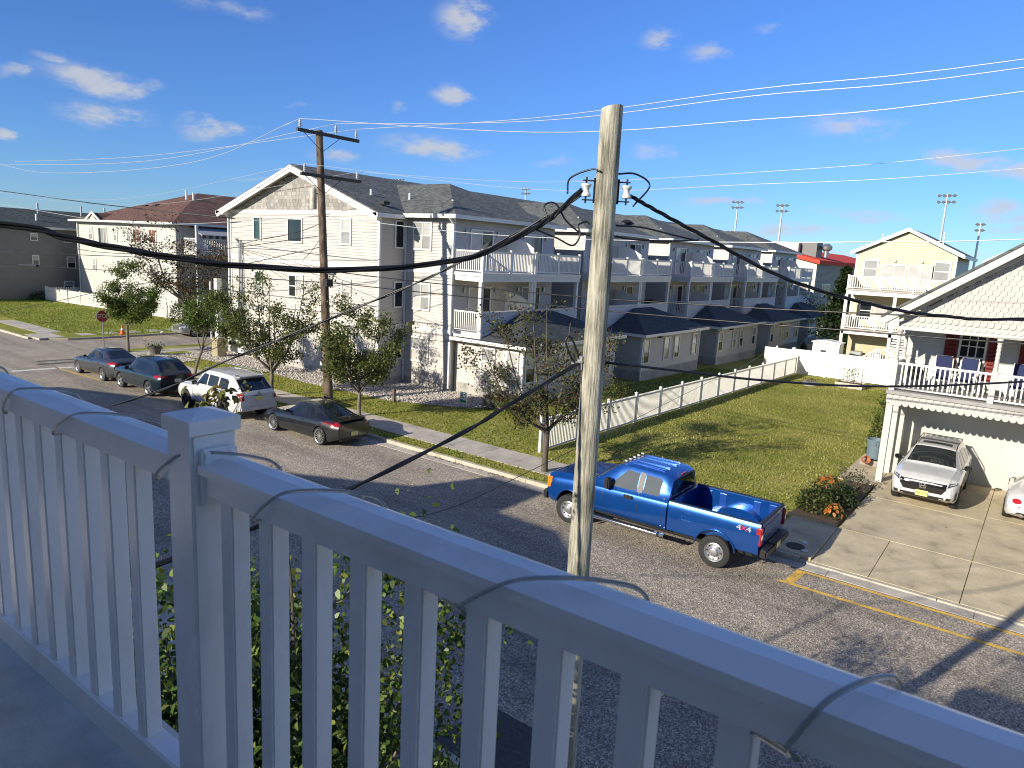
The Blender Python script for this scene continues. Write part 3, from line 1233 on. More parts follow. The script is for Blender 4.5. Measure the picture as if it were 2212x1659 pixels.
nb = [0]
BALM = baluster_mesh('baluster', .92, .042)
post_me = {}
low = P('low_wall_siding', (.55, .54, .52), .5, var=.05, scale=.8)
dk = P('deck_board', (.33, .32, .31), .8)
teal = P('patio_cushion', (.02, .03, .05), .8)
for k in range(5):
    y0 = Y0 + MOD * k
    y1 = y0 + UL
    XD = -22.3
    if k:
        siding(row, 'y-', y0, [(XS - .2, .5), (XE, .5), (XE, ZE), (XS - .2, ZE)], siding_w)
    else:
        siding(row, 'y-', y0, [(XS, .5), (XE, .5), (XE, ZE), (XS, ZE)], siding_w)
    siding(row, 'x+', XE, [(y0, .5), (y1, .5), (y1, ZE), (y0, ZE)], siding_grey)
    wm_ = MB().box(XS - .2, XE - .01, y0 + .01, y1, .02, ZE - .01)
    wm_.build('core', P('core_dark', (.2, .2, .2)), row)
    # decks
    dm = MB()
    dm.box(XE, XD + .06, y0 + .02, y1, 5.86, 6.12)
    dm.box(XE, XD + .11, y0 - .04, y1 + .04, 6.121, 6.28)
    dm.box(XE, XD + .06, y0 + .02, y1, 3.02, 3.2)
    dm.box(XE, XD + .10, y0 - .03, y1 + .03, 3.201, 3.34)
    dm.build('balcony_deck', white_trim, row)
    for yy in (y0 + .08, y0 + 4.25, y0 + 4.5, y1 - .12):
        MB().box(XD - .16, XD + .02, yy - .09, yy + .09, 3.34, 5.86).build('porch_post', white_trim, row)
    st = k >= 3
    segs = [((XE + .08, y0 + .06), (XD, y0 + .06)), ((XD, y0 + .06), (XD, y0 + 2.3)), ((XD, y0 + 2.3), (XD, y0 + 4.25)), ((XD, y0 + 4.5), (XD, y0 + 6.6)), ((XD, y0 + 6.6), (XD, y1 - .05))]
    for (a, b) in segs:
        rail_run(row, a, b, 6.28, 1.05, .125, True, True, BALM if not st else None, st)
    rail_run(row, (XE + .08, y0 + .06), (XD, y0 + .06), 3.34, 1.0, .125, True, True, None, True)
    siding(row, 'x+', XD, [(y0 + .1, 3.34), (y1, 3.34), (y1, 4.32), (y0 + .1, 4.32)], low, name='low_wall')
    lw = MB().box(XD - .12, XD - .004, y0 + .1, y1, 3.34, 4.32)
    lw.box(XD - .14, XD + .05, y0 + .12, y1, 4.322, 4.38)
    lw.build('low_wall_cap', white_trim, row)
    # doors
    for zf_ in (6.28, 3.34):
        for ya, yb, ps in ((y0 + 1.2, y0 + 3.05, [C_, G_]), (y0 + 5.8, y0 + 7.6, [G_, B_] if k % 2 else [B_, G_])):
            window(row, 'x+', XE, ya, yb, zf_ + .05, zf_ + 2.15, 2, 1, ps, fw=.08, name='sliding_door')
        for yy in (y0 + .85, y0 + 3.4, y0 + 5.45, y0 + 7.95):
            lp = MB().box(XE + .02, XE + .12, yy - .06, yy + .06, zf_ + 1.85, zf_ + 2.1)
            lp.build('wall_lamp', grey_metal, row)
        # privacy screen between the two doors
        dvp = MB()
        ptsd = [(XE + .02, zf_ + .05), (XD - .1, zf_ + .05), (XD - .1, zf_ + 1.35)] + \
               [(XE + .02 + (XD - XE - .12) * t, zf_ + 1.35 + .55 * (1 - t ** 2.2)) for t in (.8, .6, .4, .2, 0)]
        dvp.prism([(x, y0 + 4.33, z) for x, z in ptsd], (0, .06, 0))
        dvp.build('privacy_screen', white_vinyl, row)
    # things on the low porch
    window(row, 'y-', y0, XE - 1.9, XE - 1.1, 6.9, 8.2, 1, 2, [C_, B_]) if k == 9 else None
MB().box(XE + .4, XE + 1.1, Y0 + 8.1 + MOD, Y0 + 8.8 + MOD, 3.345, 4.5).build('grill_cover', black_rubber, row)

# gas meters, conduits, dish and cable box at the gable wall
gmr = thing('gas_meter_bank', (-30.2, 24.7, .12), 'bank of grey gas meters on pipes at the cream gable wall', 'gas meters')
for i in range(5):
    x = -31.2 + i * .42
    mb = MB().lathe((x, 24.72, .75), (0, -1, 0), [(0, 0), (.11, .0), (.13, .05), (.13, .12), (.08, .16), (0, .16)], 12)
    mb.build('meter', grey_metal, gmr, smooth=40)
pm = MB()
pm.tube([(-31.3, 24.75, .5), (-29.4, 24.75, .5)], .03, 6)
for i in range(5):
    x = -31.2 + i * .42
    pm.tube([(x - .1, 24.75, .5), (x - .1, 24.75, 1.15), (x, 24.75, 1.2), (x + .1, 24.75, 1.15), (x + .1, 24.75, .5)], .02, 6)
pm.build('pipe', dark_metal, gmr)
elb = thing('electric_meter_bank', (-40.2, 24.6, .12), 'tall white electric meter cabinet at the corner of the cream gable wall', 'meter cabinet')
eb = MB().box(-40.9, -39.2, 24.55, 24.93, .4, 2.5)
eb.build('cabinet', white_metal, elb)
for i in range(4):
    for j in range(3):
        MB().lathe((-40.6 + i * .37, 24.55, .9 + j * .5), (0, -1, 0), [(.12, 0), (.12, .08), (.09, .11), (0, .11)], 12).build('meter_glass', dark_metal, elb, smooth=40)
cn = MB()
for dx in (0, .16, .3):
    cn.tube([(-40.0 + dx, 24.86, 2.5), (-40.0 + dx, 24.86, 7.1)], .04, 8)
cn.tube([(-40.0, 24.86, 7.1), (-40.0, 24.8, 7.3), (-40.0, 24.66, 7.28)], .06, 8)
cn.build('conduit', grey_metal, elb, smooth=40)

# ---------------------------------------------------------------- one-storey wings in front of the row
def cottage(k):
    y0 = 27.12 + MOD * k
    y1 = y0 + 8.9
    x0, x1 = -22.2 + (.0 if k else -1.9), -19.8
    zb = zg(0, y0) - .12
    lab = ['one storey cream wing with hipped roof half hidden behind the thin leafed tree', 'one storey wing with dark hipped roof beside the tall pale pole',
           'second dark roofed one storey wing along the picket fence', 'third dark roofed one storey wing along the picket fence', 'last dark roofed one storey wing by the dark evergreen'][k]
    c = thing('cottage_wing', ((x0 + x1) / 2, y0, zb), lab, 'cottage', 'one storey wings along the long building')
    MB().box(x0, x1 + .03, y0 - .03, y1, zb - .5, zb + .72).build('foundation', GL['foundation'], c)
    MB().box(x0, x1 - .01, y0 + .01, y1, zb + .7, zb + 2.95).build('core', P('core_dark', (.2, .2, .2)), c)
    siding(c, 'y-', y0, [(x0, zb + .72), (x1, zb + .72), (x1, zb + 2.95), (x0, zb + 2.95)], siding_w if k == 0 else siding_grey)
    siding(c, 'x+', x1, [(y0, zb + .72), (y1, zb + .72), (y1, zb + 2.95), (y0, zb + 2.95)], siding_grey)
    tm = MB()
    tm.box(x1 - .09, x1 + .05, y0 - .05, y0 + .09, zb + .72, zb + 2.9)
    tm.box(x1 - .05, x1 + .046, y1 - .1, y1, zb + .72, zb + 2.9)
    e = .42
    # the porch in front sits behind the roof
    tm.box(x1 + e - .02, x1 + e + .09, y0 - e - .1, y1 + e, zb + 2.9, zb + 3.06)
    tm.box(x0 - .3, x1 + e - .025, y0 - e - .1, y0 - e + .01, zb + 2.9, zb + 3.06)
    tm.box(x0 - .2, x1 + e - .03, y0 - e + .012, y1 + e - .05, zb + 2.89, zb + 2.93)
    tm.bar((x1 + .1, y0 - .1, zb + .2), (x1 + .1, y0 - .1, zb + 2.6), .09)
    tm.bar((x1 + .1, y0 - .1, zb + 2.6), (x1 + .3, y0 - .35, zb + 2.88), .09)
    tm.build('trim', white_trim, c)
    rm_ = MB()
    ym = (y0 + y1) / 2
    xa, xb = -22.18, x1 + e + .05
    if k == 0:
        xa = -22.2
    za, zt = zb + 3.05, zb + 4.35
    ya, yb = y0 - e - .05, y1 + e
    rm_.quad([(xb, ya, za), (xb, yb, za), (xa, ym + 1.3, zt), (xa, ym - 1.3, zt)])
    rm_.quad([(xb, ya, za), (xa, ym - 1.3, zt), (xa, ya, za)])
    rm_.quad([(xb, yb, za), (xa, yb, za), (xa, ym + 1.3, zt)])
    rm_.quad([(xa, ya, za), (xa, ym - 1.3, zt), (xa, ym + 1.3, zt), (xa, yb, za)])
    rm_.quad([(xb, ya, za - .01), (xa, ya, za - .01), (xa, yb, za - .01), (xb, yb, za - .01)])
    if k == 0:
        rm_.quad([(xa, ya, za), (xa, ya + 1.1, za + .35), (xa - 1.6, ya + .2, za + .05), (xa - 1.6, ya, za)])
    rm_.build('roof', GL['roof_blue'], c)
    for a, b, ps in ((.05, 1.25, [G_, C_]), (2.95, 4.2, [B_, C_]), (4.5, 5.75, ['glass_green', C_]), (7.45, 8.75, [G_, B_])):
        window(c, 'x+', x1, y0 + a + .1, y0 + a + .95, zb + 1.15, zb + 2.68, 1, 2, ps, fw=.09)
    if k == 0:
        window(c, 'y-', y0, -22.35, -21.45, zb + 1.3, zb + 2.72, 1, 2, [C_, B_], fw=.09)
        window(c, 'y-', y0, -20.75, -20.0, zb + 1.3, zb + 2.72, 1, 2, [B_, C_], fw=.09)
    MB().box(x1 + e - .1, x1 + e + .15, y0 + 1.4, y0 + 1.7, zb + 2.78, zb + 2.9).build('flood_lamp', dark_metal, c)


for k in range(5):
    cottage(k)

# ================================================================ balcony in the foreground
RS = .0174                                     # the railing runs 1 degree off the street


def ry(x):
    return .0174 * (x + .2)


rail = thing('balcony_railing', (-1.46, .81, 5.85), 'white vinyl railing of the balcony with square balusters and a capped post', 'railing')
vin = P('rail_vinyl', (.93, .885, .81), .30, var=.05, scale=5, stretch=(1, 1, .5), dirt=((.50, .48, .42), .45), bmp=.05, bscale=14)
ZT = H - .468


def rail_prof(mb, prof, x0, x1):
    mb.prism([(x0, y + ry(x0), z) for y, z in prof], (x1 - x0, ry(x1) - ry(x0), 0))


top = [(.797, ZT - .079), (.797, ZT - .034), (.785, ZT - .030), (.785, ZT - .012), (.832, ZT), (.862, ZT), (.878, ZT - .006), (.878, ZT - .03), (.864, ZT - .034), (.864, ZT - .079)]
bot = [(.800, ZT - .925), (.800, ZT - .845), (.806, ZT - .838), (.856, ZT - .838), (.862, ZT - .845), (.862, ZT - .925)]
for a, b in ((-4.3, -1.52), (-1.40, 3.2)):
    mb = MB()
    rail_prof(mb, top, a, b)
    mb.build('top_rail', vin, rail)
    mb = MB()
    rail_prof(mb, bot, a, b)
    mb.build('bottom_rail', vin, rail)
bm = bmesh.new()
bmesh.ops.create_cube(bm, size=1)
bmesh.ops.scale(bm, vec=(.0445, .0445, .77), verts=bm.verts[:])
bmesh.ops.bevel(bm, geom=[e for e in bm.edges if abs(e.verts[0].co.z - e.verts[1].co.z) > .5], offset=.004, segments=2, affect='EDGES')
bme = bpy.data.meshes.new('baluster')
bm.to_mesh(bme)
bm.free()
bme.materials.append(vin)
for i in range(18):
    x = -1.770 - .1375 * i + .019
    inst(bme, 'baluster', rail, (x, .83 + ry(x), ZT - .46), R(1))
for i in range(-1, 30):
    x = -1.217 + .1375 * i + .019
    inst(bme, 'baluster', rail, (x, .83 + ry(x), ZT - .46), R(1))


def bevel_box(name, x0, x1, y0, y1, z0, z1, off, mat, parent, seg=2):
    b = bmesh.new()
    bmesh.ops.create_cube(b, size=1)
    bmesh.ops.scale(b, vec=(x1 - x0, y1 - y0, z1 - z0), verts=b.verts[:])
    bmesh.ops.bevel(b, geom=b.edges[:], offset=off, segments=seg, affect='EDGES')
    o_ = OFF[parent.name]
    bmesh.ops.translate(b, vec=((x0 + x1) / 2 - o_.x, (y0 + y1) / 2 - o_.y, (z0 + z1) / 2 - o_.z), verts=b.verts[:])
    m = bpy.data.meshes.new(name)
    b.to_mesh(m)
    b.free()
    m.materials.append(mat)
    for p in m.polygons:
        p.use_smooth = True
    m.set_sharp_from_angle(angle=R(35))
    o = bpy.data.objects.new(name, m)
    COL.objects.link(o)
    o.parent = parent
    OFF[o.name] = o_.copy()
    return o


px0, px1, py0, py1 = -1.516, -1.404, .752, .865
post = bevel_box('post', px0 + .004, px1 - .004, py0 + .004, py1 - .004, 5.851, H - .413, .006, vin, rail)
cap = MB()
zc0, zc1, zc2 = H - .415, H - .384, H - .367
cap.box(px0 - .003, px1 + .003, py0 - .003, py1 + .003, zc0, zc1)
cx_, cy_ = (px0 + px1) / 2, (py0 + py1) / 2
q = [(px0 - .003, py0 - .003, zc1), (px1 + .003, py0 - .003, zc1), (px1 + .003, py1 + .003, zc1), (px0 - .003, py1 + .003, zc1)]
for i in range(4):
    cap.quad([q[i], q[(i + 1) % 4], (cx_, cy_, zc2)])
cap.build('cap', vin, post)
br = bevel_box('bracket', px1 - .003, px1 + .016, py0 + .018, py1 - .012, ZT - .105, ZT + .022, .005, vin, rail)
for dy in (.03, .085):
    MB().lathe((px1 + .015, py0 + dy, ZT + .008), (1, 0, 0), [(.006, 0), (.006, .003), (0, .004)], 10).build('screw_cover', vin, br)
bevel_box('bracket', px0 - .016, px0 + .003, py0 + .018, py1 - .012, ZT - .105, ZT + .022, .005, vin, rail)

# clear light rope wound round the hand rail
clr, nt_, b_ = newmat('clear_tube')
b_.inputs['Base Color'].default_value = (.55, .56, .53, 1)
b_.inputs['Roughness'].default_value = .12
b_.inputs['Transmission Weight'].default_value = .65
b_.inputs['IOR'].default_value = 1.35
path = []
for xb, dx in ((-2.98, .25), (-2.48, .30), (-2.13, .42), (-1.585, .33), (-1.205, .27), (-.67, .27), (-.172, .095), (.30, .25)):
    for t, y, z in ((0, .795, ZT - .086), (.04, .782, ZT - .07), (.22, .776, ZT - .03), (.42, .783, ZT + .006), (.66, .825, ZT + .016), (.86, .862, ZT + .013), (.97, .882, ZT + .002),
                    (1.02, .888, ZT - .03), (1.04, .874, ZT - .088)):
        x = xb + dx * t
        path.append((x, y + ry(x), z))
tb = MB().tube(catm(path, 5), .0036, 8)
tag(tb.build('rope_light', clr, smooth=True), 'clear plastic rope light wound round the balcony hand rail', 'rope light')

# the house the balcony belongs to and its two neighbours across the photographer's side of the street
hs = thing('beach_house', (1, -4, 0), 'white sided house that carries the balcony, with its concrete balcony floor', 'house')
floor_m = P('balcony_floor', (.62, .60, .54), .8, var=.22, scale=2.2, bmp=.5, bscale=120, bdist=.004, dirt=((.12, .10, .06), .5))
MB().box(-4.3, 5, -1.5, .94, 5.62, 5.85).build('balcony_floor', floor_m, hs)
hsid = P('siding_sand', (.31, .29, .25), .6, var=.06)
siding(hs, 'y+', -1.5, [(-3.65, .3), (5, .3), (5, 9.6), (-3.65, 9.6)], hsid)
MB().box(-3.65, 5, -12, -1.51, .1, 9.6).build('core', hsid, hs)
MB().prism([(-3.9, -.9, 9.5), (-3.9, -6.7, 12.2), (-3.9, -12.5, 9.5)], (9.4, 0, 0)).build('roof', GL['roof_grey'], hs)
window(hs, 'y+', -1.5, -2.9, -1.0, 5.9, 8.0, 2, 1, [G_, C_], name='sliding_door')
for x in (-4.2, 4.9):
    MB().box(x - .08, x + .08, .7, .86, .12, 5.62).build('balcony_post', white_trim, hs)

nbh = thing('neighbour_house', (-16, -7, 0), 'sided house with a raised dormer across from the dark coupe', 'house')
prof = [(-26.5, .1), (-7.3, .1), (-7.3, 4.95), (-14.7, 7.25), (-17.3, 7.25), (-17.5, 8.3), (-19.7, 8.3), (-20.0, 7.2), (-26.5, 5.4)]
MB().prism([(x, -1.5, z) for x, z in prof[::-1]], (0, -10, 0)).build('body', siding_white, nbh)
mb = MB()
for (a, za), (b, zb) in zip(prof[2:-1], prof[3:]):
    mb.prism([(a, -1.49, za), (b, -1.49, zb), (b, -1.49, zb + .05), (a, -1.49, za + .05)], (0, -10, 0))
mb.build('roof', GL['roof_grey'], nbh)
window(nbh, 'y+', -1.5, -12, -10, 1, 2.6, 2, 2)
mast = MB().tube([(-8.0, -1.42, 3.2), (-8.0, -1.42, 7.45), (-8.0, -1.2, 7.55)], .035, 8)
mast.build('service_mast', grey_metal, nbh, smooth=40)
nb2 = thing('neighbour_house', (-34, -7, 0), 'sided gabled house across from the dark parked cars', 'house')
prof = [(-41.2, .1), (-26.8, .1), (-26.8, 6.2), (-33.2, 8.1), (-41.2, 6.4)]
MB().prism([(x, -1.5, z) for x, z in prof[::-1]], (0, -10, 0)).build('body', siding_w, nb2)
mb = MB()
for (a, za), (b, zb) in zip(prof[2:-1], prof[3:]):
    mb.prism([(a, -1.49, za), (b, -1.49, zb), (b, -1.49, zb + .05), (a, -1.49, za + .05)], (0, -10, 0))
mb.build('roof', GL['roof_brown'], nb2)
window(nb2, 'y+', -1.5, -36, -34, 1, 2.6, 2, 2)

# ================================================================ utility poles
PX, PY = -3.40, 5.8
np_ = thing('utility_pole', (PX, PY, .12), 'pale fresh wooden utility pole with two white spool insulators', 'utility pole')


def pole_shaft(mb, x, y, z0, z1, ra, rb, n=28, lean=(0, 0), seed=1):
    rr = random.Random(seed)
    segs = 26
    ph = [rr.uniform(0, 6) for _ in range(4)]
    base = len(mb.v)
    for i in range(segs + 1):
        t = i / segs
        r = ra + (rb - ra) * t
        for k in range(n):
            a = 2 * pi * k / n
            q = r * (1 + .02 * sin(3 * a + ph[0] + 2 * t) + .015 * sin(7 * a + ph[1] + 5 * t))
            mb.v.append((x + lean[0] * t + q * cos(a), y + lean[1] * t + q * sin(a), z0 + (z1 - z0) * t + (.02 * cos(a) if i == segs else 0)))
    for i in range(segs):
        for k in range(n):
            k2 = (k + 1) % n
            mb.f.append((base + i * n + k, base + i * n + k2, base + (i + 1) * n + k2, base + (i + 1) * n + k))
            mb.m.append(0)
    mb.f.append(tuple(base + segs * n + k for k in range(n)))
    mb.m.append(0)


mb = MB()
pole_shaft(mb, PX, PY, .0, 8.62, .125, .098)
shaft = mb.build('shaft', GL['pole_new'], np_, smooth=50)
MB().lathe((PX, PY, 7.0), (0, 0, 1), [(.108, 0), (.113, .0), (.113, .012), (.108, .012)], 24).build('band', grey_metal, np_) if False else None
porc = P('porcelain', (.72, .72, .70), .18, var=.05)
SPX = []
for sx in (-1, 1):
    d = Vector((sx * .80, -sx * .6 * 0 + .0, 0)).normalized()
    d = Vector((sx * .82, sx * .57, 0)).normalized() if sx > 0 else Vector((-.75, -.66, 0)).normalized()
    b0 = Vector((PX, PY, 7.90)) + d * .10
    e = b0 + d * .085
    mb = MB()
    mb.bar(b0 + Vector((0, 0, -.11)), b0 + Vector((0, 0, .11)), .018, .035, up=tuple(d))
    for dz in (-.085, .085):
        mb.bar(b0 + Vector((0, 0, dz)), e + d * .03 + Vector((0, 0, dz)), .035, .01)
    mb.tube([e + Vector((0, 0, -.115)), e + Vector((0, 0, .115))], .009, 8)
    brk = mb.build('bracket', dark_metal, np_)
    MB().lathe(e, (0, 0, 1), [(.0, -.055), (.045, -.055), (.048, -.04), (.028, -.014), (.026, .0), (.028, .014), (.048, .04), (.045, .055), (0, .055)], 18).build('spool_insulator', porc, brk, smooth=40)
    SPX.append(e)
mb = MB()
mb.bar((PX - .09, PY - .09, 6.25), (PX - .09, PY - .09, 6.38), .03, .05)
mb.bar((PX - .06, PY - .10, 6.33), (PX - .16, PY - .14, 6.31), .02, .02)
mb.build('cable_hook', grey_metal, np_)

cab = P('black_cable', (.010, .010, .011), .38, var=.2, scale=20)
alu = P('bare_conductor', (.50, .52, .54), .35, .2, var=.05)


def wire(pts, r, label, name='cable', mat=None, n=8, smooth=6, twist=None, group=None):
    ks = [0] + [i for i, q in enumerate(pts) if len(q) == 4] + [len(pts) - 1]
    pts = [q[:3] for q in pts]
    c = []
    for a, b in zip(ks[:-1], ks[1:]):
        if b > a:
            c += catm(pts[a:b + 1], smooth)
    mb = MB()
    if twist:
        k, rad, turns = twist
        L = len(c)
        c = catm(c, 4)
        for s in range(k):
            q = []
            for i, p in enumerate(c):
                a = 2 * pi * (s / k + turns * i / len(c))
                d = (c[min(i + 1, len(c) - 1)] - c[max(0, i - 1)]).normalized()
                u = d.cross(Vector((0, 0, 1))).normalized()
                w = u.cross(d)
                q.append(p + (u * cos(a) + w * sin(a)) * rad)
            mb.tube(q, r, 6)
    else:
        mb.tube(c, r, n)
    o = mb.build(name, mat or cab, None, smooth=True)
    return tag(o, label, 'cable', group)


SL, SR = SPX
wire([(SL.x - .03, SL.y - .03, SL.z), (-3.66, 5.45, 7.70), (-3.73, 5.35, 7.6), (-3.87, 5.13, 7.45), (-4.14, 4.71, 7.23), (-4.64, 3.9, 7.1), (-5.13, 3.12, 7.1), (-5.47, 2.58, 7.17), (-5.71, 2.21, 7.24), (-5.93, 1.85, 7.32), (-6.9, .3, 7.42), (-8.0, -1.2, 7.56)],
     .0125, 'thick twisted black cable bundle sagging left from the pale pole', twist=(3, .0135, 5))
wire([(SR.x + .03, SR.y + .03, SR.z - .03), (-3.1, 6.2, 7.77), (-2.79, 6.66, 7.56), (-2.19, 7.43, 7.19), (-1.47, 8.35, 6.95), (-.91, 9.08, 6.87), (-.26, 9.92, 6.87), (2.6, 13.6, 7.1), (6, 18, 7.9)],
     .0095, 'twisted black cable bundle sagging right from the white spool insulator', twist=(3, .0105, 8))
wire([(-3.34, 5.92, 6.32), (-2.92, 6.49, 6.25), (-2.27, 7.33, 6.15), (-1.38, 8.47, 6.09), (-.16, 10.05, 6.15), (2.6, 13.6, 6.4), (6, 18, 7.0)], .0125, 'single black cable leaving the pale pole to the right below the insulators')
for t, (x, y, z) in enumerate([(-2.78, 6.67, 6.225), (-2.60, 6.9, 6.2)]):
    pass
wire([(SL.x - .03, SL.y, SL.z - .04), (-4.04, 5.58, 7.58), (-4.69, 5.33, 7.2), (-5.14, 5.16, 6.96), (-6.13, 4.79, 6.49), (-7.23, 4.38, 5.98), (-8.78, 3.79, 5.27), (-13, 2.2, 3.9), (-16, -1.45, 3.2)],
     .0075, 'black twin service cable falling left from the pale pole past the parked cars', twist=(2, .0075, 8))
wire([(-3.50, 5.68, 6.31), (-3.68, 4.87, 5.99), (-3.79, 4.4, 5.8), (-4.02, 3.45, 5.5), (-4.2, 2.7, 5.33), (-4.6, 0.6, 5.0), (-4.9, -1.45, 4.9)], .0125, 'black telephone cable dropping from the hook on the pale pole behind the hand rail', twist=(2, .008, 5))
wire([(-6.2, 4.6, 4.3), (-5.35, 8.02, 4.43), (-5.6, 14.3, 4.83), (-7.82, 20.0, 5.5 - 1.66), (-13.5, 39.3, 1.68 + .0), (-15.1, 60, 3.2)][:1] + [(-.939 * 6.5, 6.5, H - .526 * 6.5), (-.667 * 9.6, 9.6, H - .358 * 9.6), (-.391 * 21, 21, H - .173 * 21), (-.343 * 27, 27, H - .143 * 27), (-.252 * 61, 61, H - .069 * 61)],
     .006, 'thin black wire slanting from the balcony side up to the yellow house')
# loose jumper loops at the pale pole
jl = [[(SL.x - .12, SL.y - .12, 7.86), (SL.x - .14, SL.y - .06, 8.0), (PX - .10, PY - .12, 8.08), (PX, PY - .115, 8.06)],
      [(-3.72, 5.36, 7.62), (-3.78, 5.38, 7.74), (-3.70, 5.44, 7.76), (-3.62, 5.5, 7.62), (-3.53, 5.6, 7.52), (PX - .1, PY - .07, 7.5)],
      [(-3.78, 5.27, 7.52), (-3.66, 5.42, 7.46), (-3.56, 5.55, 7.40), (-3.52, 5.6, 7.5), (-3.55, 5.6, 7.58), (-3.5, 5.66, 7.62), (PX - .1, PY - .08, 7.6)],
      [(PX + .1, PY + .05, 7.60), (-3.16, 6.1, 7.60), (-2.98, 6.42, 7.55), (-2.86, 6.6, 7.52)],
      [(PX + .1, PY + .05, 7.50), (-3.16, 6.1, 7.485), (-2.95, 6.45, 7.5), (-2.82, 6.62, 7.52)],
      [(SR.x + .05, SR.y + .05, 7.78), (-3.14, 6.14, 7.98), (-3.22, 6.0, 8.07), (PX + .06, PY + .08, 8.06)]]
for i, p in enumerate(jl):
    o = MB().tube(catm(p, 6), .0085, 6).build('jumper_cable', cab, np_, smooth=True)
MB().tube(catm([(-3.52, 5.68, 6.30), (-3.56, 5.62, 6.40), (-3.60, 5.60, 6.52), (-3.57, 5.63, 6.56), (-3.53, 5.68, 6.45), (-3.5, 5.7, 6.35)], 6), .010, 6).build('jumper_cable', cab, np_, smooth=True)

# far pole
FX, FY = -26.4, 20.6
fp = thing('utility_pole', (-26.35, FY, .12), 'dark weathered utility pole with two crossarms and a pale transformer can', 'utility pole')
mb = MB()
pole_shaft(mb, -26.0, FY, 0, 12.15, .21, .15, 20, (-.75, 0), 3)
mb.build('shaft', GL['pole_old'], fp, smooth=50)


def fpx(z):
    return -26.0 - .75 * z / 12.15


arm_m = P('crossarm_wood', (.075, .062, .05), .85, var=.25, scale=6)
for zc, y0, y1, ins in ((12.0, 19.3, 22.65, (19.45, 21.35, 22.5)), (10.2, 19.4, 22.7, (19.6, 22.5))):
    x = fpx(zc) + .2
    a = MB().box(x - .05, x + .06, y0, y1, zc - .07, zc + .07).build('crossarm', arm_m, fp)
    mb = MB()
    for yy in (FY - .95, FY + .95):
        mb.bar((x, yy, zc - .07), (fpx(zc - .8) + .18, FY, zc - .75), .035, .012)
    mb.build('brace', dark_metal, a)
    for yy in ins:
        z0 = zc + .07 if abs(yy - 21.35) > .01 else zc + .12
        MB().lathe((x, yy, z0), (0, 0, 1), [(.02, -.05), (.02, .05), (.06, .06), (.07, .1), (.045, .12), (.065, .15), (.07, .19), (.04, .21), (.06, .24), (.055, .3), (.03, .33), (.035, .38), (0, .4)], 12).build('pin_insulator', P('porcelain_grey', (.46, .49, .5), .25), a, smooth=40)
cn_ = P('transformer_paint', (.55, .50, .38), .5, var=.15, scale=6, dirt=((.25, .13, .06), .6))
x = fpx(9.2)
tcn = MB().lathe((x - .22, FY - .28, 8.78), (0, 0, 1), [(0, 0), (.14, 0), (.15, .03), (.15, .86), (.13, .9), (0, .92)], 20).build('transformer_can', cn_, fp, smooth=40)
MB().bar((x - .05, FY - .1, 9.45), (x - .25, FY - .3, 9.45), .05).build('bracket', dark_metal, fp)
MB().box(fpx(5.6) + .16, fpx(5.6) + .42, FY - .2, FY + .14, 5.42, 5.74).build('junction_box', dark_metal, fp)
MB().tube([(fpx(6.1) + .5, FY - .2, 6.05), (fpx(6.1) + 1.0, FY - .2, 6.03)], .09, 10).build('splice_case', grey_metal, fp, smooth=40)
MB().lathe((-26.28, FY - .19, 1.9), (0, -1, 0), [(.0, .03), (.12, .03), (.12, 0)], 4).build('tag_plate', white_metal, fp)

W1 = 'pale bare power line on the upper crossarm of the dark pole'
W2 = 'pale bare power line on the lower crossarm of the dark pole'
gl = 'bare power lines along the far pavement'
x1, x2 = fpx(12.0) + .2, fpx(10.2) + .2
wire([(-66, 20.4, 12.1), (-53.9, 19.9, 10.95), (-35.9, 19.6, 10.95), (x1, 19.45, 12.45, 1), (-14.5, 19.7, 11.25), (-7.2, 19.8, 11.17), (-1.3, 19.8, 11.37), (14, 19.8, 12.8)], .0125, 'pale power line on the upper crossarm end nearest the street', 'power_line', alu, 6, 6, group=gl)
wire([(-66, 20.9, 11.95), (-43.3, 21.1, 11.5), (x1, 21.35, 12.55, 1), (-15.4, 21.1, 11.9), (-7.7, 21.0, 12.06), (-1.4, 21.0, 12.15), (14, 21.0, 13.4)], .0125, 'pale power line on the insulator beside the top of the dark pole', 'power_line', alu, 6, 6, group=gl)
wire([(-66, 21.8, 12.3), (-45.6, 22.1, 12.0), (x1, 22.5, 12.5, 1), (-16.2, 22.2, 12.25), (-8.1, 22.1, 12.5), (-1.5, 22.1, 12.6), (14, 22.1, 13.6)], .0125, 'pale power line on the upper crossarm end nearest the cream building', 'power_line', alu, 6, 6, group=gl)
wire([(-66, 20, 9.9), (-45, 19.8, 9.2), (x2, 19.6, 10.62, 1), (-14.5, 19.9, 9.45), (-7.0, 19.9, 9.5), (-1.0, 19.9, 9.75), (14, 19.9, 11)], .0065, 'thin pale power line on the lower crossarm end nearest the street', 'power_line', alu, 6, 6, group=gl)
wire([(-66, 21.8, 9.6), (-45, 22, 9.1), (x2, 22.5, 10.62, 1), (-16.0, 22.1, 9.95), (-7.8, 22.0, 10.08), (-1.2, 22.0, 10.48), (14, 22, 12)], .0065, 'thin pale power line on the lower crossarm end nearest the cream building', 'power_line', alu, 6, 6, group=gl)
wire([(-66, 20.9, 9.0), (-45, 20.9, 7.9), (fpx(8.5) + .15, 20.8, 8.5, 1), (-19.2, 20.8, 8.03), (-14.1, 20.8, 7.9), (-8.2, 20.8, 7.95), (-4.2, 20.8, 8.08), (-.8, 20.8, 8.25), (14, 20.8, 9.3)], .014, 'pale neutral wire fixed below the transformer can of the dark pole', 'power_line', alu, 6, 6)
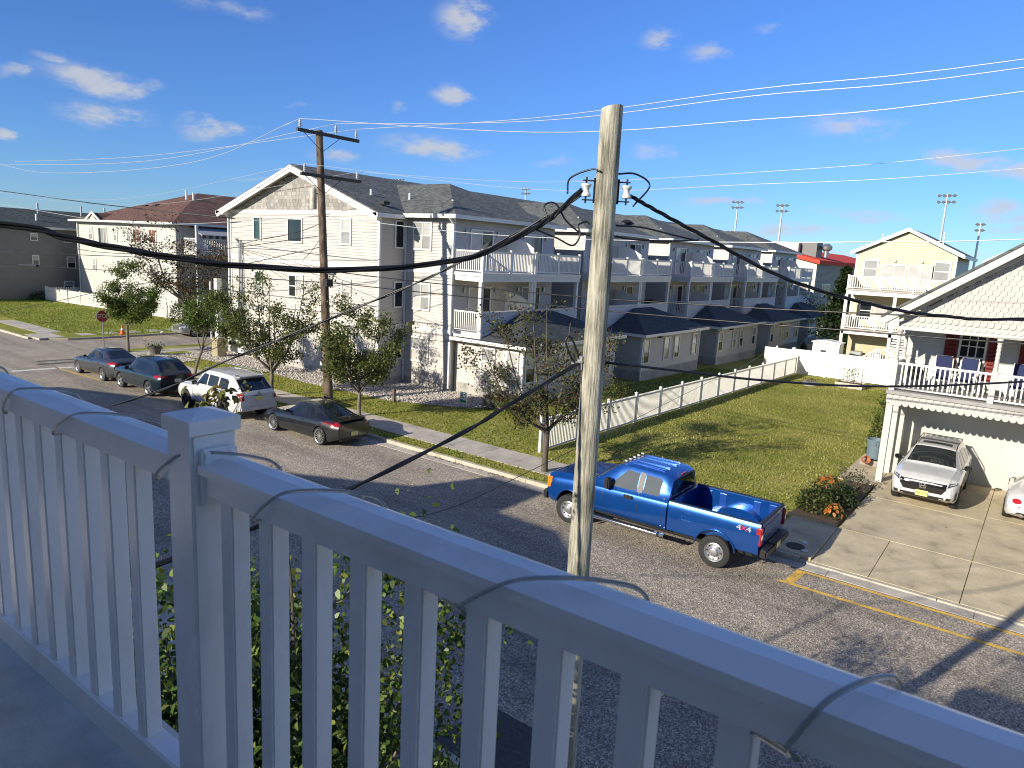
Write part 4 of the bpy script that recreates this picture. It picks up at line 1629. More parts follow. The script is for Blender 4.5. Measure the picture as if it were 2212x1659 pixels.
wire([(-66.9, 20.8, 5.55), (-52.9, 20.8, 5.71), (-45.2, 20.8, 5.9), (-36, 20.8, 5.95), (fpx(6) + .1, 20.8, 6.1, 1), (-23.3, 20.8, 6.03), (-19.1, 20.8, 5.97), (-12.6, 20.8, 5.97), (-8.0, 20.8, 6.08), (-3.9, 20.8, 6.22), (14, 20.8, 7)], .022, 'upper black telephone cable strung along the far pavement', 'telephone_cable', None, 6, 5)
wire([(-67.2, 20.8, 4.4), (-54.8, 20.8, 4.74), (-47.3, 20.8, 4.95), (-36, 20.8, 5.3), (fpx(5.6) + .2, 20.8, 5.58, 1), (-19.1, 20.8, 5.57), (-12.6, 20.8, 5.58), (-7.9, 20.8, 5.64), (-4.5, 20.8, 5.72), (-.5, 20.8, 5.82), (14, 20.8, 6.4)], .022, 'lower black telephone cable strung along the far pavement', 'telephone_cable', None, 6, 5)
MB_ = MB().tube([(-63.0, 20.8, 4.50), (-59.6, 20.8, 4.62)], .11, 8)
tag(MB_.build('splice_case', dark_metal, smooth=40), 'black splice case hanging on the lower telephone cable by the grey house', 'splice case')
wire([(-70, 22, 10.2), (-60, 22, 9.6), (-49.3, 22, 9.0), (-40.0, 24.66, 8.5), (-34, 24.4, 8.45)][:4], .03, 'dark cable crossing the sky above the brown roof', 'telephone_cable', None, 6, 5)
wire([(-58.9, 18.0, 1.4), (-49.3, 18.0, 2.9), (-41.7, 18.0, 4.2), (-34, 19.4, 5.6), (fpx(7) - .1, 20.8, 7.2)], .016, 'thin dark guy wire slanting down over the corner plot', 'guy_wire', None, 6, 5)
wire([(-63.5, 20.0, 7.3), (-52.5, 20.0, 6.25), (-44.8, 20.0, 6.1), (-36, 20.4, 6.6), (fpx(7.7), 20.85, 7.7)], .018, 'slack dark wire hanging across the white wall of the brown roofed house', 'telephone_cable', None, 6, 5)
for i, (x, z) in enumerate([(-40.0, 7.2), (-40.02, 6.9)]):
    wire([(fpx(8.2) - .1, 20.9, 8.3), (-31, 22.4, 7.75), (-36, 23.7, 7.35), (x, 24.7, z)], .016, ['upper', 'lower'][i] + ' service cable from the dark pole to the conduits on the cream gable', 'service_cable', None, 6, 6)
wire([(fpx(8.1) - .05, 20.85, 7.95), (-28.5, 21.6, 7.0), (-30.5, 22.5, 6.4), (-33.5, 24.9, 6.2)], .013, 'slack service loop from the dark pole to the cream gable belt', 'service_cable', None, 6, 6)
wire([(fpx(6), 20.85, 6.0), (-33, 23, 6.4), (-39.6, 24.75, 6.75)], .013, 'telephone drop crossing the cream gable wall to the conduits', 'service_cable', None, 6, 6)
wire([(-39.6, 24.72, 6.6), (-31, 22.9, 4.9), (-24.2, 22.6, 3.4), (-20.8, 27.0, 2.9)], .011, 'thin drop wire slanting down across the cream gable wall', 'service_cable', None, 6, 6)

# ================================================================ brown roofed house across the side street
BX0, BX1, BY = -82.0, -62.2, 32.6
bh = thing('brown_roof_house', (-72, BY, .1), 'white sided three storey house with brown hipped roof and balconies', 'house')
siding(bh, 'y-', BY, [(BX0, .2), (BX1, .2), (BX1, 8.35), (BX0, 8.35)], siding_white)
siding(bh, 'x+', BX1, [(BY, .2), (BY + 22, .2), (BY + 22, 8.35), (BY, 8.35)], siding_white)
MB().box(BX0, BX1 - .01, BY + .01, BY + 22, .05, 8.33).build('core', siding_white, bh)
rb = MB()
a, b, c_, d_ = BX0 - .6, BX1 + .6, BY - .6, BY + 22.6
zt = 11.75
rb.quad([(a, c_, 8.4), (b, c_, 8.4), (-71.9, BY + 7.4, zt), (-75.2, BY + 7.4, zt)][:2] + [(-72.4, BY + 7.8, zt)])
rb.quad([(b, c_, 8.4), (b, d_, 8.4), (-72.4, BY + 15, zt), (-72.4, BY + 7.8, zt)])
rb.quad([(a, c_, 8.4), (-72.4, BY + 7.8, zt), (-72.4, BY + 15, zt), (a, d_, 8.4)])
rb.quad([(a, c_, 8.3), (a, d_, 8.3), (b, d_, 8.3), (b, c_, 8.3)])
# east wing of the roof over the balconies
rb.quad([(b + 4.4, BY + 6.5, 8.42), (b + 4.4, BY + 14, 8.42), (b - 3, BY + 10.2, 10.6)])
rb.quad([(b - 5, BY + 6.5, 8.42), (b + 4.4, BY + 6.5, 8.42), (b - 3, BY + 10.2, 10.6), (b - 6, BY + 10.2, 10.6)])
rfb = rb.build('roof', GL['roof_brown'], bh)
fb = MB()
fb.box(a - .05, b + .1, c_ - .1, c_ + .02, 8.26, 8.44)
fb.box(b - .02, b + .1, c_ - .05, d_, 8.262, 8.438)
fb.build('fascia', white_trim, bh)
# small gable over the tall window
gx = -77.0
gd = MB().prism([(gx - 1.5, BY - .62, 8.4), (gx + 1.5, BY - .62, 8.4), (gx, BY - .62, 9.15)], (0, 2.6, 0))
dm_ = gd.build('dormer', GL['roof_brown'], bh)
mb = MB()
for s_ in (-1, 1):
    mb.prism([(gx + s_ * 1.7, BY - .72, 8.26), (gx + s_ * 1.7, BY - .72, 8.46), (gx, BY - .72, 9.28), (gx, BY - .72, 9.06)], (0, .08, 0))
mb.build('rake_board', white_trim, dm_)
MB().prism([(gx - .9, BY - .635, 8.35), (gx + .9, BY - .635, 8.35), (gx, BY - .635, 8.95)], (0, -.02, 0)).build('gable_wall', siding_white, dm_)
for dx in (-80.2 + 80.3,):
    pass
cw = 'glass_curtain'
rc = 'glass_red'
GL['glass_red'] = mat_glass('glass_red', (.22, .10, .075), .1)
for x0, x1, z0, z1, nx, ny, ps in [(-79.4, -78.5, 6.42, 7.78, 1, 2, [B_, cw]), (-77.3, -75.4, 6.1, 7.78, 3, 1, ['glass_green', B_, B_]), (-74.0, -73.2, 6.45, 7.78, 1, 2, [B_, cw]),
                                   (-71.2, -70.4, 6.45, 7.8, 1, 2, [B_, cw]), (-70.0, -68.6, 6.45, 7.8, 2, 2, [rc]), (-67.0, -65.6, 6.45, 7.8, 2, 2, [rc]),
                                   (-78.9, -78.1, 3.35, 4.65, 1, 2, [B_, cw]), (-73.6, -72.6, 3.35, 4.7, 1, 2, [cw, B_]), (-70.4, -69.2, 3.4, 4.7, 2, 2, [B_, cw]), (-66.8, -65.6, 3.4, 4.7, 2, 2, [B_])]:
    window(bh, 'y-', BY, x0, x1, z0, z1, nx, ny, ps, fw=.10)
window(bh, 'y-', BY, -77.9, -77.0, .35, 2.1, 1, 1, ['glass_curtain'], name='door')
MB().bar((BX0 + .1, BY - .12, .3), (BX0 + .1, BY - .12, 8.3), .12).build('downspout', white_metal, bh)
# east balconies
for zf_ in (6.1, 3.1):
    MB().box(BX1, BX1 + 4.2, BY + 6.9, BY + 13.5, zf_ - .35, zf_).build('balcony_deck', white_trim, bh)
    rail_run(bh, (BX1 + .1, BY + 6.95), (BX1 + 4.1, BY + 6.95), zf_, 1.05, .16, True, True, None, True, bw=.05)
    rail_run(bh, (BX1 + 4.1, BY + 6.95), (BX1 + 4.1, BY + 13.4), zf_, 1.05, .16, True, True, None, True, bw=.05)
    window(bh, 'x+', BX1, BY + 8, BY + 10, zf_ + .05, zf_ + 2.1, 2, 1, [G_, B_], name='sliding_door')
for yy in (BY + 7, BY + 13.3):
    MB().box(BX1 + 4.0, BX1 + 4.2, yy - .1, yy + .1, .1, 8.4).build('balcony_post', white_trim, bh)
aw_ = MB()
aw_.prism([(BX1 + .02, BY + 1.2, 8.2), (BX1 + 2.2, BY + 1.2, 7.5), (BX1 + 2.2, BY + 1.2, 7.42), (BX1 + .02, BY + 1.2, 8.1)], (0, 5.6, 0))
aw_.build('awning', P('awning_grey', (.32, .33, .33), .7), bh)
for i in range(9):
    MB().box(BX1 + 2.21, BX1 + 2.24, BY + 1.2 + i * .62, BY + 1.51 + i * .62, 7.2, 7.5).build('awning_valance', P('awning_dark', (.06, .06, .065), .7), bh)
MB().box(BX1, BX1 + 2.4, BY + .6, BY + 6.85, 5.75, 6.1).build('balcony_deck', white_trim, bh)
rail_run(bh, (BX1 + .1, BY + .65), (BX1 + 2.35, BY + .65), 6.1, 1.05, .16, True, True, None, True, bw=.05)
rail_run(bh, (BX1 + 2.35, BY + .65), (BX1 + 2.35, BY + 6.8), 6.1, 1.05, .16, True, True, None, True, bw=.05)
MB().box(BX1 + 2.2, BX1 + 2.4, BY + .55, BY + .75, .1, 8.3).build('balcony_post', white_trim, bh)
for x, y, z in [(-70.2, 38, 11.2), (-69.6, 38.4, 11.0), (-66.5, 41, 9.9), (-66.0, 41.2, 9.8)]:
    MB().lathe((x, y, z - .3), (0, 0, 1), [(.1, 0), (.1, .9), (0, .9)], 8).build('vent_pipe', white_metal, rfb)
for x, y, z in [(-75.2, 36.5, 10.05), (-73.4, 36.6, 10.15)]:
    MB().box(x - .3, x + .3, y - .3, y + .3, z, z + .2).build('vent_box', dark_metal, rfb)

# ---------------------------------------------------------------- grey house with the brown ground floor
gh = thing('grey_house', (-90, 32, .1), 'dark grey sided house with a brown stucco ground floor and green black roof', 'house')
gxw = -84.3
siding(gh, 'x+', gxw, [(16, 2.2), (50, 2.2), (50, 7.4), (16, 7.4)], siding_dark, .18)
MB().box(gxw - 12, gxw - .02, 16, 50, .05, 7.35).build('core', siding_dark, gh)
MB().box(gxw - 2, gxw - .12, 16, 50, .0, 2.2).build('ground_floor', stucco_brown, gh)
MB().box(gxw - 1.9, gxw - .05, 15.98, 50.02, .0, 2.1).build('ground_floor_face', stucco_brown, gh)
MB().prism([(gxw + .5, 15.5, 7.4), (gxw - 6, 15.5, 9.35), (gxw - 12.5, 15.5, 7.4)], (0, 35, 0)).build('roof', GL['roof_green'], gh)
MB().box(gxw + .45, gxw + .58, 15.4, 50.6, 7.28, 7.5).build('gutter', white_trim, gh)
for y0_, y1_, z0, z1 in [(28.9, 29.6, 6.05, 6.85), (32.0, 32.8, 6.0, 6.75), (28.95, 29.6, 3.6, 4.62), (32.2, 33.05, 3.3, 4.55), (31.8, 32.8, 1.0, 1.95), (25.2, 26, 3.6, 4.62)]:
    window(gh, 'x+', gxw if z0 > 2.2 else gxw - .04, y0_, y1_, z0, z1, 1, 2, [G_, B_], fw=.08)
for y, z in [(30.3, 8.2), (31.2, 9.4), (35.5, 9.4), (38, 9.4)]:
    MB().lathe((gxw - 4 if z > 9 else gxw - 2, y, z - .5), (0, 0, 1), [(.1, 0), (.1, 1.1), (0, 1.1)], 8).build('vent_pipe', white_metal if z < 9 else grey_metal, gh)
for i, (y, s_) in enumerate([(28.2, .5), (29.0, .6), (31.5, .7)]):
    pass

# picket fence along the brown roofed house
def picket_fence(root, pts, h, pitch, mat, post_every=2.4, base=lambda x, y: .12, limit=300, pw=.1, bw=.05, rails=(.15, .85), posth=.12):
    """posts, rails and single pickets between the corner points"""
    pk = MB().box(-bw / 2, bw / 2, -.011, .011, 0, h).mesh('picket', mat)
    n_used = 0
    extra = MB()
    for (xa, ya), (xb, yb) in zip(pts[:-1], pts[1:]):
        d = Vector((xb - xa, yb - ya, 0))
        L = d.length
        d.normalize()
        ang = math.atan2(d.y, d.x)
        np2 = max(1, round(L / post_every))
        for i in range(np2 + 1):
            q = Vector((xa, ya, 0)) + d * (L * i / np2)
            z = base(q.x, q.y)
            pm = MB().box(q.x - pw / 2, q.x + pw / 2, q.y - pw / 2, q.y + pw / 2, z - .05, z + h + posth)
            po = pm.build('fence_post', mat, root)
            cm_ = MB().box(q.x - pw / 2 - .012, q.x + pw / 2 + .012, q.y - pw / 2 - .012, q.y + pw / 2 + .012, z + h + posth + .001, z + h + posth + .03)
            k0 = len(cm_.v)
            cm_.quad([(q.x - pw / 2, q.y - pw / 2, z + h + posth + .03), (q.x + pw / 2, q.y - pw / 2, z + h + posth + .03), (q.x, q.y, z + h + posth + .07)])
            cm_.quad([(q.x + pw / 2, q.y - pw / 2, z + h + posth + .03), (q.x + pw / 2, q.y + pw / 2, z + h + posth + .03), (q.x, q.y, z + h + posth + .07)])
            cm_.quad([(q.x - pw / 2, q.y + pw / 2, z + h + posth + .03), (q.x - pw / 2, q.y - pw / 2, z + h + posth + .03), (q.x, q.y, z + h + posth + .07)])
            cm_.build('post_cap', mat, po)
            if i < np2:
                q2 = Vector((xa, ya, 0)) + d * (L * (i + 1) / np2)
                z2 = base(q2.x, q2.y)
                for rz in rails:
                    MB().bar(q + Vector((0, 0, z + h * rz)), q2 + Vector((0, 0, z2 + h * rz)), .045, .07).build('fence_rail', mat, root)
                m = max(1, int((q2 - q).length / pitch))
                for j in range(1, m):
                    t = j / m
                    w = q + (q2 - q) * t
                    zz = z + (z2 - z) * t + .06
                    if n_used < limit:
                        inst(pk, 'picket', root, (w.x, w.y, zz), ang)
                        n_used += 1
                    else:
                        u = d * bw / 2
                        extra.prism([w - u + Vector((0, 0, zz)), w + u + Vector((0, 0, zz)), w + u + Vector((0, 0, zz + h)), w - u + Vector((0, 0, zz + h))], (-d.y * .02, d.x * .02, 0))
    if extra.v:
        tag(extra.build('pickets', mat, root), kind='stuff')


wf1 = thing('picket_fence', (-72, 30.6, .12), 'long white picket fence along the foot of the brown roofed house', 'fence')
picket_fence(wf1, [(-82.6, 29.4), (-78, 29.7), (-62.0, 31.4)], 1.25, .14, white_vinyl, 2.2, bw=.09)
wf1b = thing('picket_fence', (-83, 31, .12), 'short white picket fence between the grey house and the brown roofed house', 'fence')
picket_fence(wf1b, [(-82.6, 29.6), (-82.6, 34.5)], 1.25, .16, white_vinyl, 2.2, bw=.09)
wf1c = thing('picket_fence', (-60, 31, .12), 'white picket fence end beside the brown leaved tree', 'fence')
picket_fence(wf1c, [(-61.8, 31.4), (-57.8, 31.9)], 1.0, .16, white_vinyl, 2.0, bw=.09)

# fence of the open lot
wf2 = thing('picket_fence', (-14.3, 37, .12), 'long white picket fence running back between the open lot and the one storey wings', 'fence')
picket_fence(wf2, [(-14.35, 21.05), (-14.3, 53.1)], 1.22, .105, white_vinyl, 2.42, base=zg, bw=.042, rails=(.06, .98), posth=.14)
# solid vinyl fence at the back
sf = thing('privacy_fence', (-11, 53.4, -.25), 'solid white vinyl privacy fence closing the back of the open lot', 'fence')
xs_ = [-14.6, -12.33, -9.95, -7.9, -5.6, -3.4]
for i, x in enumerate(xs_):
    z = zg(0, 53.4)
    p_ = MB().box(x - .065, x + .065, 53.34, 53.47, z - .1, z + 1.86).build('fence_post', white_vinyl, sf)
    MB().prism([(x - .08, 53.325, z + 1.861), (x + .08, 53.325, z + 1.861), (x, 53.325, z + 1.93)], (0, .16, 0)).build('post_cap', white_vinyl, p_)
    if i < len(xs_) - 1:
        x2 = xs_[i + 1]
        n = 12
        MB().box(x + .066, x2 - .066, 53.385, 53.425, z + .05, z + .2).build('panel_rail', white_vinyl, sf)
        MB().box(x + .066, x2 - .066, 53.38, 53.43, z + 1.66, z + 1.8).build('panel_rail', white_vinyl, sf)
        for j in range(n):
            w = (x2 - x - .132) / n
            MB().box(x + .066 + w * j + .004, x + .066 + w * (j + 1) - .004, 53.39, 53.42, z + .2, z + 1.66).build('board', white_vinyl, sf)
for x in (-15.4, -16.6):
    MB().box(x - .06, x + .06, 55.9, 56.02, -.3, 1.35).build('fence_post', white_vinyl, sf)
MB().box(-17.5, -14.5, 55.93, 55.99, -.2, 1.2).build('rear_panel', white_vinyl, sf)

# ================================================================ yellow house
yh = thing('yellow_house', (-10, 62, -.35), 'pale yellow gabled house with two white balconies', 'house')
YY = 62.0
YX0, YX1 = -13.0, -6.28
z0y = -.4
siding(yh, 'y-', YY, [(YX0, 2.9), (YX1, 2.9), (YX1, 8.8), (YX0, 8.8)], siding_yellow, .16)
siding(yh, 'y-', YY, [(YX0, 8.8), (YX1, 8.8), ((YX0 + YX1) / 2, 10.45)], siding_yellow, .16, name='gable')
siding(yh, 'x+', YX1, [(YY, 2.9), (YY + 9, 2.9), (YY + 9, 8.8), (YY, 8.8)], siding_yellow, .16)
MB().box(YX0, YX1 - .01, YY + .01, YY + 9, 2.7, 8.78).build('core', siding_yellow, yh)
xm = (YX0 + YX1) / 2
yr = MB()
for s_, xe in ((-1, YX0 - .42), (1, YX1 + .42)):
    yr.prism([(xe, YY - .3, 8.72), (xm, YY - .3, 10.60), (xm, YY - .3, 10.74), (xe, YY - .3, 8.88)], (0, 9.7, 0))
yr.build('roof', GL['roof_grey'], yh)
mb = MB()
for s_, xe in ((-1, YX0 - .5), (1, YX1 + .5)):
    mb.prism([(xe, YY - .36, 8.60), (xm, YY - .36, 10.48), (xm, YY - .36, 10.76), (xe, YY - .36, 8.88)], (0, .055, 0))
mb.box(YX1 + .42, YX1 + .54, YY - .3, YY + 9.4, 8.62, 8.84)
mb.build('rake_board', white_trim, yh)
for x in (YX0, YX1):
    MB().box(x - .1, x + .06, YY - .06, YY + .06, 2.9, 8.75).build('corner_board', white_trim, yh)
window(yh, 'y-', YY, -12.52, -11.4, 6.85, 8.3, 1, 2, [B_, B_], fw=.12)
window(yh, 'y-', YY, -7.7, -6.52, 6.85, 8.35, 1, 2, [B_, B_], fw=.12)
window(yh, 'y-', YY, -11.15, -9.45, 6.02, 8.0, 2, 1, ['glass_curtain'], fw=.09, name='sliding_door')
window(yh, 'y-', YY, -9.3, -7.62, 6.02, 8.0, 2, 1, ['glass_curtain'], fw=.09, name='sliding_door')
for x in (-10.3, -8.45):
    MB().lathe((x, YY - .05, 8.12), (0, 0, 1), [(.03, 0), (.11, .05), (.1, .2), (.0, .24)], 10).build('wall_lamp', P('lamp_grey', (.5, .48, .45), .4), yh)
for zf_ in (5.98, 2.93):
    MB().box(YX0 - .05, YX1 + .1, YY - 2.1, YY - .02, zf_ - .42, zf_ - .1).build('deck_fascia', white_trim, yh)
    MB().box(YX0 - .1, YX1 + .14, YY - 2.18, YY - .021, zf_ - .099, zf_).build('balcony_deck', P('deck_grey', (.42, .39, .35), .7), yh)
    for (p0, p1) in [((YX0, YY - 2.08), (-10.7, YY - 2.08)), ((-10.7, YY - 2.08), (-8.5, YY - 2.08)), ((-8.5, YY - 2.08), (YX1, YY - 2.08)), ((YX0, YY - .1), (YX0, YY - 2.08)), ((YX1, YY - .1), (YX1, YY - 2.08))]:
        rail_run(yh, p0, p1, zf_, .98, .155, True, True, None, False, bw=.05)
for x in (YX0, -9.6, YX1):
    MB().box(x - .11, x + .11, YY - 2.1, YY - 1.88, z0y, 5.55).build('balcony_post', white_trim, yh)
window(yh, 'y-', YY, -12.4, -11.42, 3.5, 5.1, 1, 2, [G_, 'glass_dark'], fw=.1)
window(yh, 'y-', YY, -11.25, -9.6, 3.0, 4.85, 2, 1, ['glass_curtain', 'glass_blind'], fw=.09, name='sliding_door')
MB().box(YX0 + .1, YX1, YY - .06, YY + 8, z0y, 2.72).build('ground_floor', P('khaki_wall', (.46, .41, .27), .7), yh)
for x in (-12.0, -10.6):
    MB().box(x - .4, x + .4, YY - 1.2, YY - .4, z0y, 1.1).build('air_conditioner', grey_metal, yh)
# outside stairs
st_ = MB()
for i in range(12):
    st_.box(-9.3, -8.1, 57.0 + i * .26, 57.26 + i * .26, .9 + i * .17 - .1, .9 + i * .17)
st_.build('stair_treads', white_trim, yh)
MB().box(-9.7, -7.6, 56.2, 57.2, .65, .9).build('stair_landing', white_trim, yh)
rail_run(yh, (-9.7, 56.2), (-7.7, 56.2), .9, 1.0, .15, True, True, None, False, bw=.05)
mb = MB()
mb.bar((-11.1, 56.3, .85), (-9.7, 56.3, 1.9), .08, .08)
mb.bar((-11.1, 56.3, .05), (-9.7, 56.3, 1.05), .08, .08)
mb.build('stair_rail', white_vinyl, yh)
for i in range(9):
    t = (i + .5) / 9
    MB().box(-11.1 + 1.4 * t - .025, -11.1 + 1.4 * t + .025, 56.28, 56.32, .05 + 1.0 * t, .85 + 1.05 * t).build('baluster', white_vinyl, yh)
for x, y in ((-11.6, 63), (-7.6, 64.5)):
    MB().lathe((x, y, 9.3 if x < -10 else 9.6), (0, 0, 1), [(.06, 0), (.06, 1.0), (0, 1.0)], 8).build('vent_pipe', white_metal, yh)
# storage box
sb = thing('storage_shed', (-13.2, 57.3, -.3), 'small white storage box behind the solid fence', 'shed')
MB().box(-14.2, -12.3, 56.7, 58, -.35, 1.9).build('body', white_vinyl, sb)
MB().prism([(-14.3, 56.6, 1.901), (-12.2, 56.6, 1.901), (-12.2, 56.6, 1.96), (-13.25, 56.6, 2.1), (-14.3, 56.6, 1.96)], (0, 1.5, 0)).build('lid', white_vinyl, sb)
MB().box(-13.6, -13.2, 56.68, 56.7, 1.2, 1.35).build('handle', dark_metal, sb)

# ================================================================ red roofed hall in the distance
rh = thing('red_roof_hall', (-26, 105, -1), 'pale metal hall with a red roof and rooftop plant', 'building')
RY = 100.0
mpan = P('hall_panel', (.56, .54, .48), .5, var=.05)
MB().box(-40, -25.8, RY, RY + 45, -1.5, 8.2).build('core', mpan, rh)
for i in range(40):
    pass
MB().prism([(-33, RY - .4, 9.7), (-25.4, RY - .4, 8.0), (-25.4, RY - .4, 8.5), (-33, RY - .4, 10.2), (-40.6, RY - .4, 8.5), (-40.6, RY - .4, 8.0)], (0, 46, 0)).build('roof', P('red_roof', (.62, .075, .045), .8, var=.1, spec=.15), rh)
MB().prism([(-40, RY, 8.2), (-25.8, RY, 8.2), (-33, RY, 9.6)], (0, 45, 0)).build('upper_wall', mpan, rh)
sm_ = MB()
for i in range(90):
    sm_.box(-25.8, -25.74, RY + .25 + i * .5, RY + .35 + i * .5, -1.4, 8.15)
tag(sm_.build('panel_ribs', P('hall_side', (.40, .40, .38), .5), rh), kind='stuff')
for i, yy in enumerate((RY + 3.5, RY + 11, RY + 24)):
    window(rh, 'x+', -25.78, yy, yy + 4.4, 3.6, 5.4, 4, 1, ['glass_blind', C_], fw=.15)
window(rh, 'y-', RY, -28.4, -26.6, 4.2, 5.6, 1, 1, ['glass_blind'], fw=.12)
MB().box(-34.5, -29.6, RY + 4, RY + 9, 9.0, 10.9).build('plant_housing', mpan, rh)
MB().box(-29.5, -27.4, RY + 5, RY + 8, 8.8, 11.0).build('chiller', P('chiller_grey', (.14, .145, .14), .5), rh)
MB().lathe((-26.6, RY + 7, 9.0), (0, 0, 1), [(.35, 0), (.35, .9), (.7, 1.1), (.75, 1.5), (.3, 1.9), (0, 1.9)], 16).build('exhaust_fan', grey_metal, rh, smooth=40)
MB().box(-25.4, -24.9, RY + 30, RY + 30.3, 8.3, 9.4).build('vent_pipe', grey_metal, rh)

# small dark car parked behind the wings is added with the vehicles
# house at the right edge, behind the scalloped one
h2 = thing('cream_house', (1, 47, 0), 'cream house gable showing over the scalloped white gable', 'house')
siding(h2, 'y-', 45, [(-2.85, 5), (6, 5), (6, 8.1), (-2.85, 8.1)], siding_yellow, .16)
MB().box(-2.85, 6, 45.01, 54, -.2, 8.1).build('core', siding_yellow, h2)
MB().prism([(-3.3, 44.5, 8.02), (1.6, 44.5, 10.9), (6.5, 44.5, 8.02)], (0, 10, 0)).build('roof', GL['roof_grey'], h2)
MB().prism([(-3.35, 44.4, 7.95), (1.6, 44.4, 10.85), (1.6, 44.4, 11.05), (-3.35, 44.4, 8.15)], (0, .1, 0)).build('rake_board', white_trim, h2)

# ================================================================ white house with scalloped gable and porch
wh = thing('porch_house', (0, 28, .12), 'white house with a scalloped gable, porch and garage', 'house')
scal_m = P('scallop_white', (.43, .41, .375), .55, var=.06, scale=3)
wbeam = P('beam_white', (.54, .52, .475), .5, var=.05)
CY = 26.95
EX = -4.42
sl_ = (8.11 - 5.66) / (-.99 + 4.40)
GXM = 3.2
gzt = 5.66 + sl_ * (GXM + 4.40)
# gable face
MB().prism([(-4.05, CY - .05, 5.72), (2 * GXM + 4.05, CY - .05, 5.72), (GXM, CY - .05, gzt - .15)], (0, .12, 0)).build('gable', scal_m, wh)


def scallop_mesh(w, h, t=.016):
    pts = [(-w / 2, 0, h), (-w / 2, 0, w / 2)] + [(-w / 2 * cos(a_), 0, w / 2 - w / 2 * sin(a_)) for a_ in [pi * i / 8 for i in range(1, 8)]] + [(w / 2, 0, w / 2), (w / 2, 0, h)]
    q = MB()
    pts = [(x, -.001 - .018 * (1 - z / h), z) for x, _, z in pts]
    q.prism(pts, (0, -t, 0))
    return q.mesh('scallop', scal_m)


scm = scallop_mesh(.178, .21)
z = 5.76
r_ = 0
ns = 0
while z < 8.4:
    xl = -4.40 + (z + .21 - 5.66) / sl_ + .06
    x = math.ceil((xl) / .19) * .19 + (.095 if r_ % 2 else 0)
    while x < 1.3 and ns < 290:
        inst(scm, 'scallop', wh, (x, CY - .05, z))
        ns += 1
        x += .19
    z += .165
    r_ += 1
# rest of the gable that the frame does not reach keeps the plain face
gr = MB()
yf = CY - .62
gr.prism([(EX - .1, yf, 5.60), (GXM, yf, gzt - .1), (GXM, yf, gzt + .16), (EX - .1, yf, 5.86)], (0, .05, 0))
gr.prism([(EX, yf + .051, 5.66), (GXM, yf + .051, gzt - .06), (GXM, yf + .051, gzt + .0), (EX, yf + .051, 5.72)], (0, .55, 0))
gr.prism([(-4.1, CY - .09, 5.78), (GXM, CY - .09, gzt - .3), (GXM, CY - .09, gzt - .12), (-4.1, CY - .09, 5.92)], (0, .03, 0))
gr.build('rake_board', wbeam, wh)
wr = MB()
wr.prism([(EX - .14, yf - .04, 5.84), (GXM, yf - .04, gzt + .17), (GXM, yf - .04, gzt + .26), (EX - .14, yf - .04, 5.93)], (0, 12, 0))
wr.prism([(GXM, yf - .04, gzt + .17), (2 * GXM + 4.5, yf - .04, 5.84), (2 * GXM + 4.5, yf - .04, 5.93), (GXM, yf - .04, gzt + .26)], (0, 12, 0))
wr.build('roof', GL['roof_grey'], wh)
# frieze with one scallop row
MB().box(-4.08, 8, CY - .06, CY + .06, 5.47, 5.73).build('frieze', wbeam, wh)
scs = scallop_mesh(.17, .12, .012)
for i in range(30):
    inst(scs, 'frieze_scallop', wh, (-3.95 + i * .19, CY - .06, 5.60))
# porch wall
PW = 29.2
siding(wh, 'y-', PW, [(-4.02, 3.35), (8, 3.35), (8, 5.6), (-4.02, 5.6)], siding_white, .16)
MB().box(-4.02, 8, PW + .01, 38, .1, 5.6).build('core', siding_white, wh)
MB().box(-4.06, 8, CY - .05, PW, 5.62, 5.7).build('porch_ceiling', P('ceiling_white', (.6, .6, .58), .6), wh)
MB().box(-4.08, -3.88, PW - .05, PW + .05, 3.35, 5.6).build('corner_board', wbeam, wh)
red_m = P('shutter_red', (.17, .018, .016), .5, var=.15)
for x0, x1 in [(-2.9, -2.5), (-1.62, -1.28), (-.72, -.3), (.7, 1.1)]:
    s_ = MB().box(x0, x1, PW - .07, PW - .02, 3.75, 5.36)
    so = s_.build('shutter', red_m, wh)
    for j in range(11):
        MB().bar((x0 + .05, PW - .08, 3.85 + j * .135), (x1 - .05, PW - .08, 3.85 + j * .135), .03, .09, up=(0, -1, 1)).build('slat', red_m, so)
window(wh, 'y-', PW, -2.47, -1.65, 3.75, 5.4, 3, 4, [G_], fw=.06)
window(wh, 'y-', PW, -.28, .68, 3.75, 5.4, 3, 4, [G_], fw=.06)
# porch floor, beam with hanging scallops
MB().box(-4.15, 8, CY - .22, PW, 3.28, 3.40).build('porch_floor', P('porch_floor', (.30, .29, .28), .7), wh)
MB().box(-4.12, 8, CY - .14, CY + .04, 2.98, 3.279).build('porch_beam', wbeam, wh)
sc1 = scallop_mesh(.19, .16, .014)
for i in range(27):
    inst(sc1, 'beam_scallop', wh, (-4.02 + i * .2, CY - .142, 3.10))
    inst(sc1, 'beam_scallop', wh, (-3.92 + i * .2, CY - .132, 2.90))
MB().box(-4.12, -4.0, CY + .05, PW, 2.9, 3.279).build('side_beam', wbeam, wh)
# porch posts (turned)
def turned(x, y, z0, z1):
    L = z1 - z0
    pr = [(.075, 0), (.075, .1)]
    n = 6
    for i in range(n):
        a_ = .12 + (L - .3) * i / n
        b_ = .12 + (L - .3) * (i + 1) / n
        pr += [(.055, a_), (.07, a_ + .05), (.07, b_ - .05), (.055, b_ - .01)]
    pr += [(.08, L - .15), (.09, L - .1), (.09, L)]
    return MB().lathe((x, y, z0), (0, 0, 1), pr, 14).build('porch_post', wbeam, wh, smooth=40)


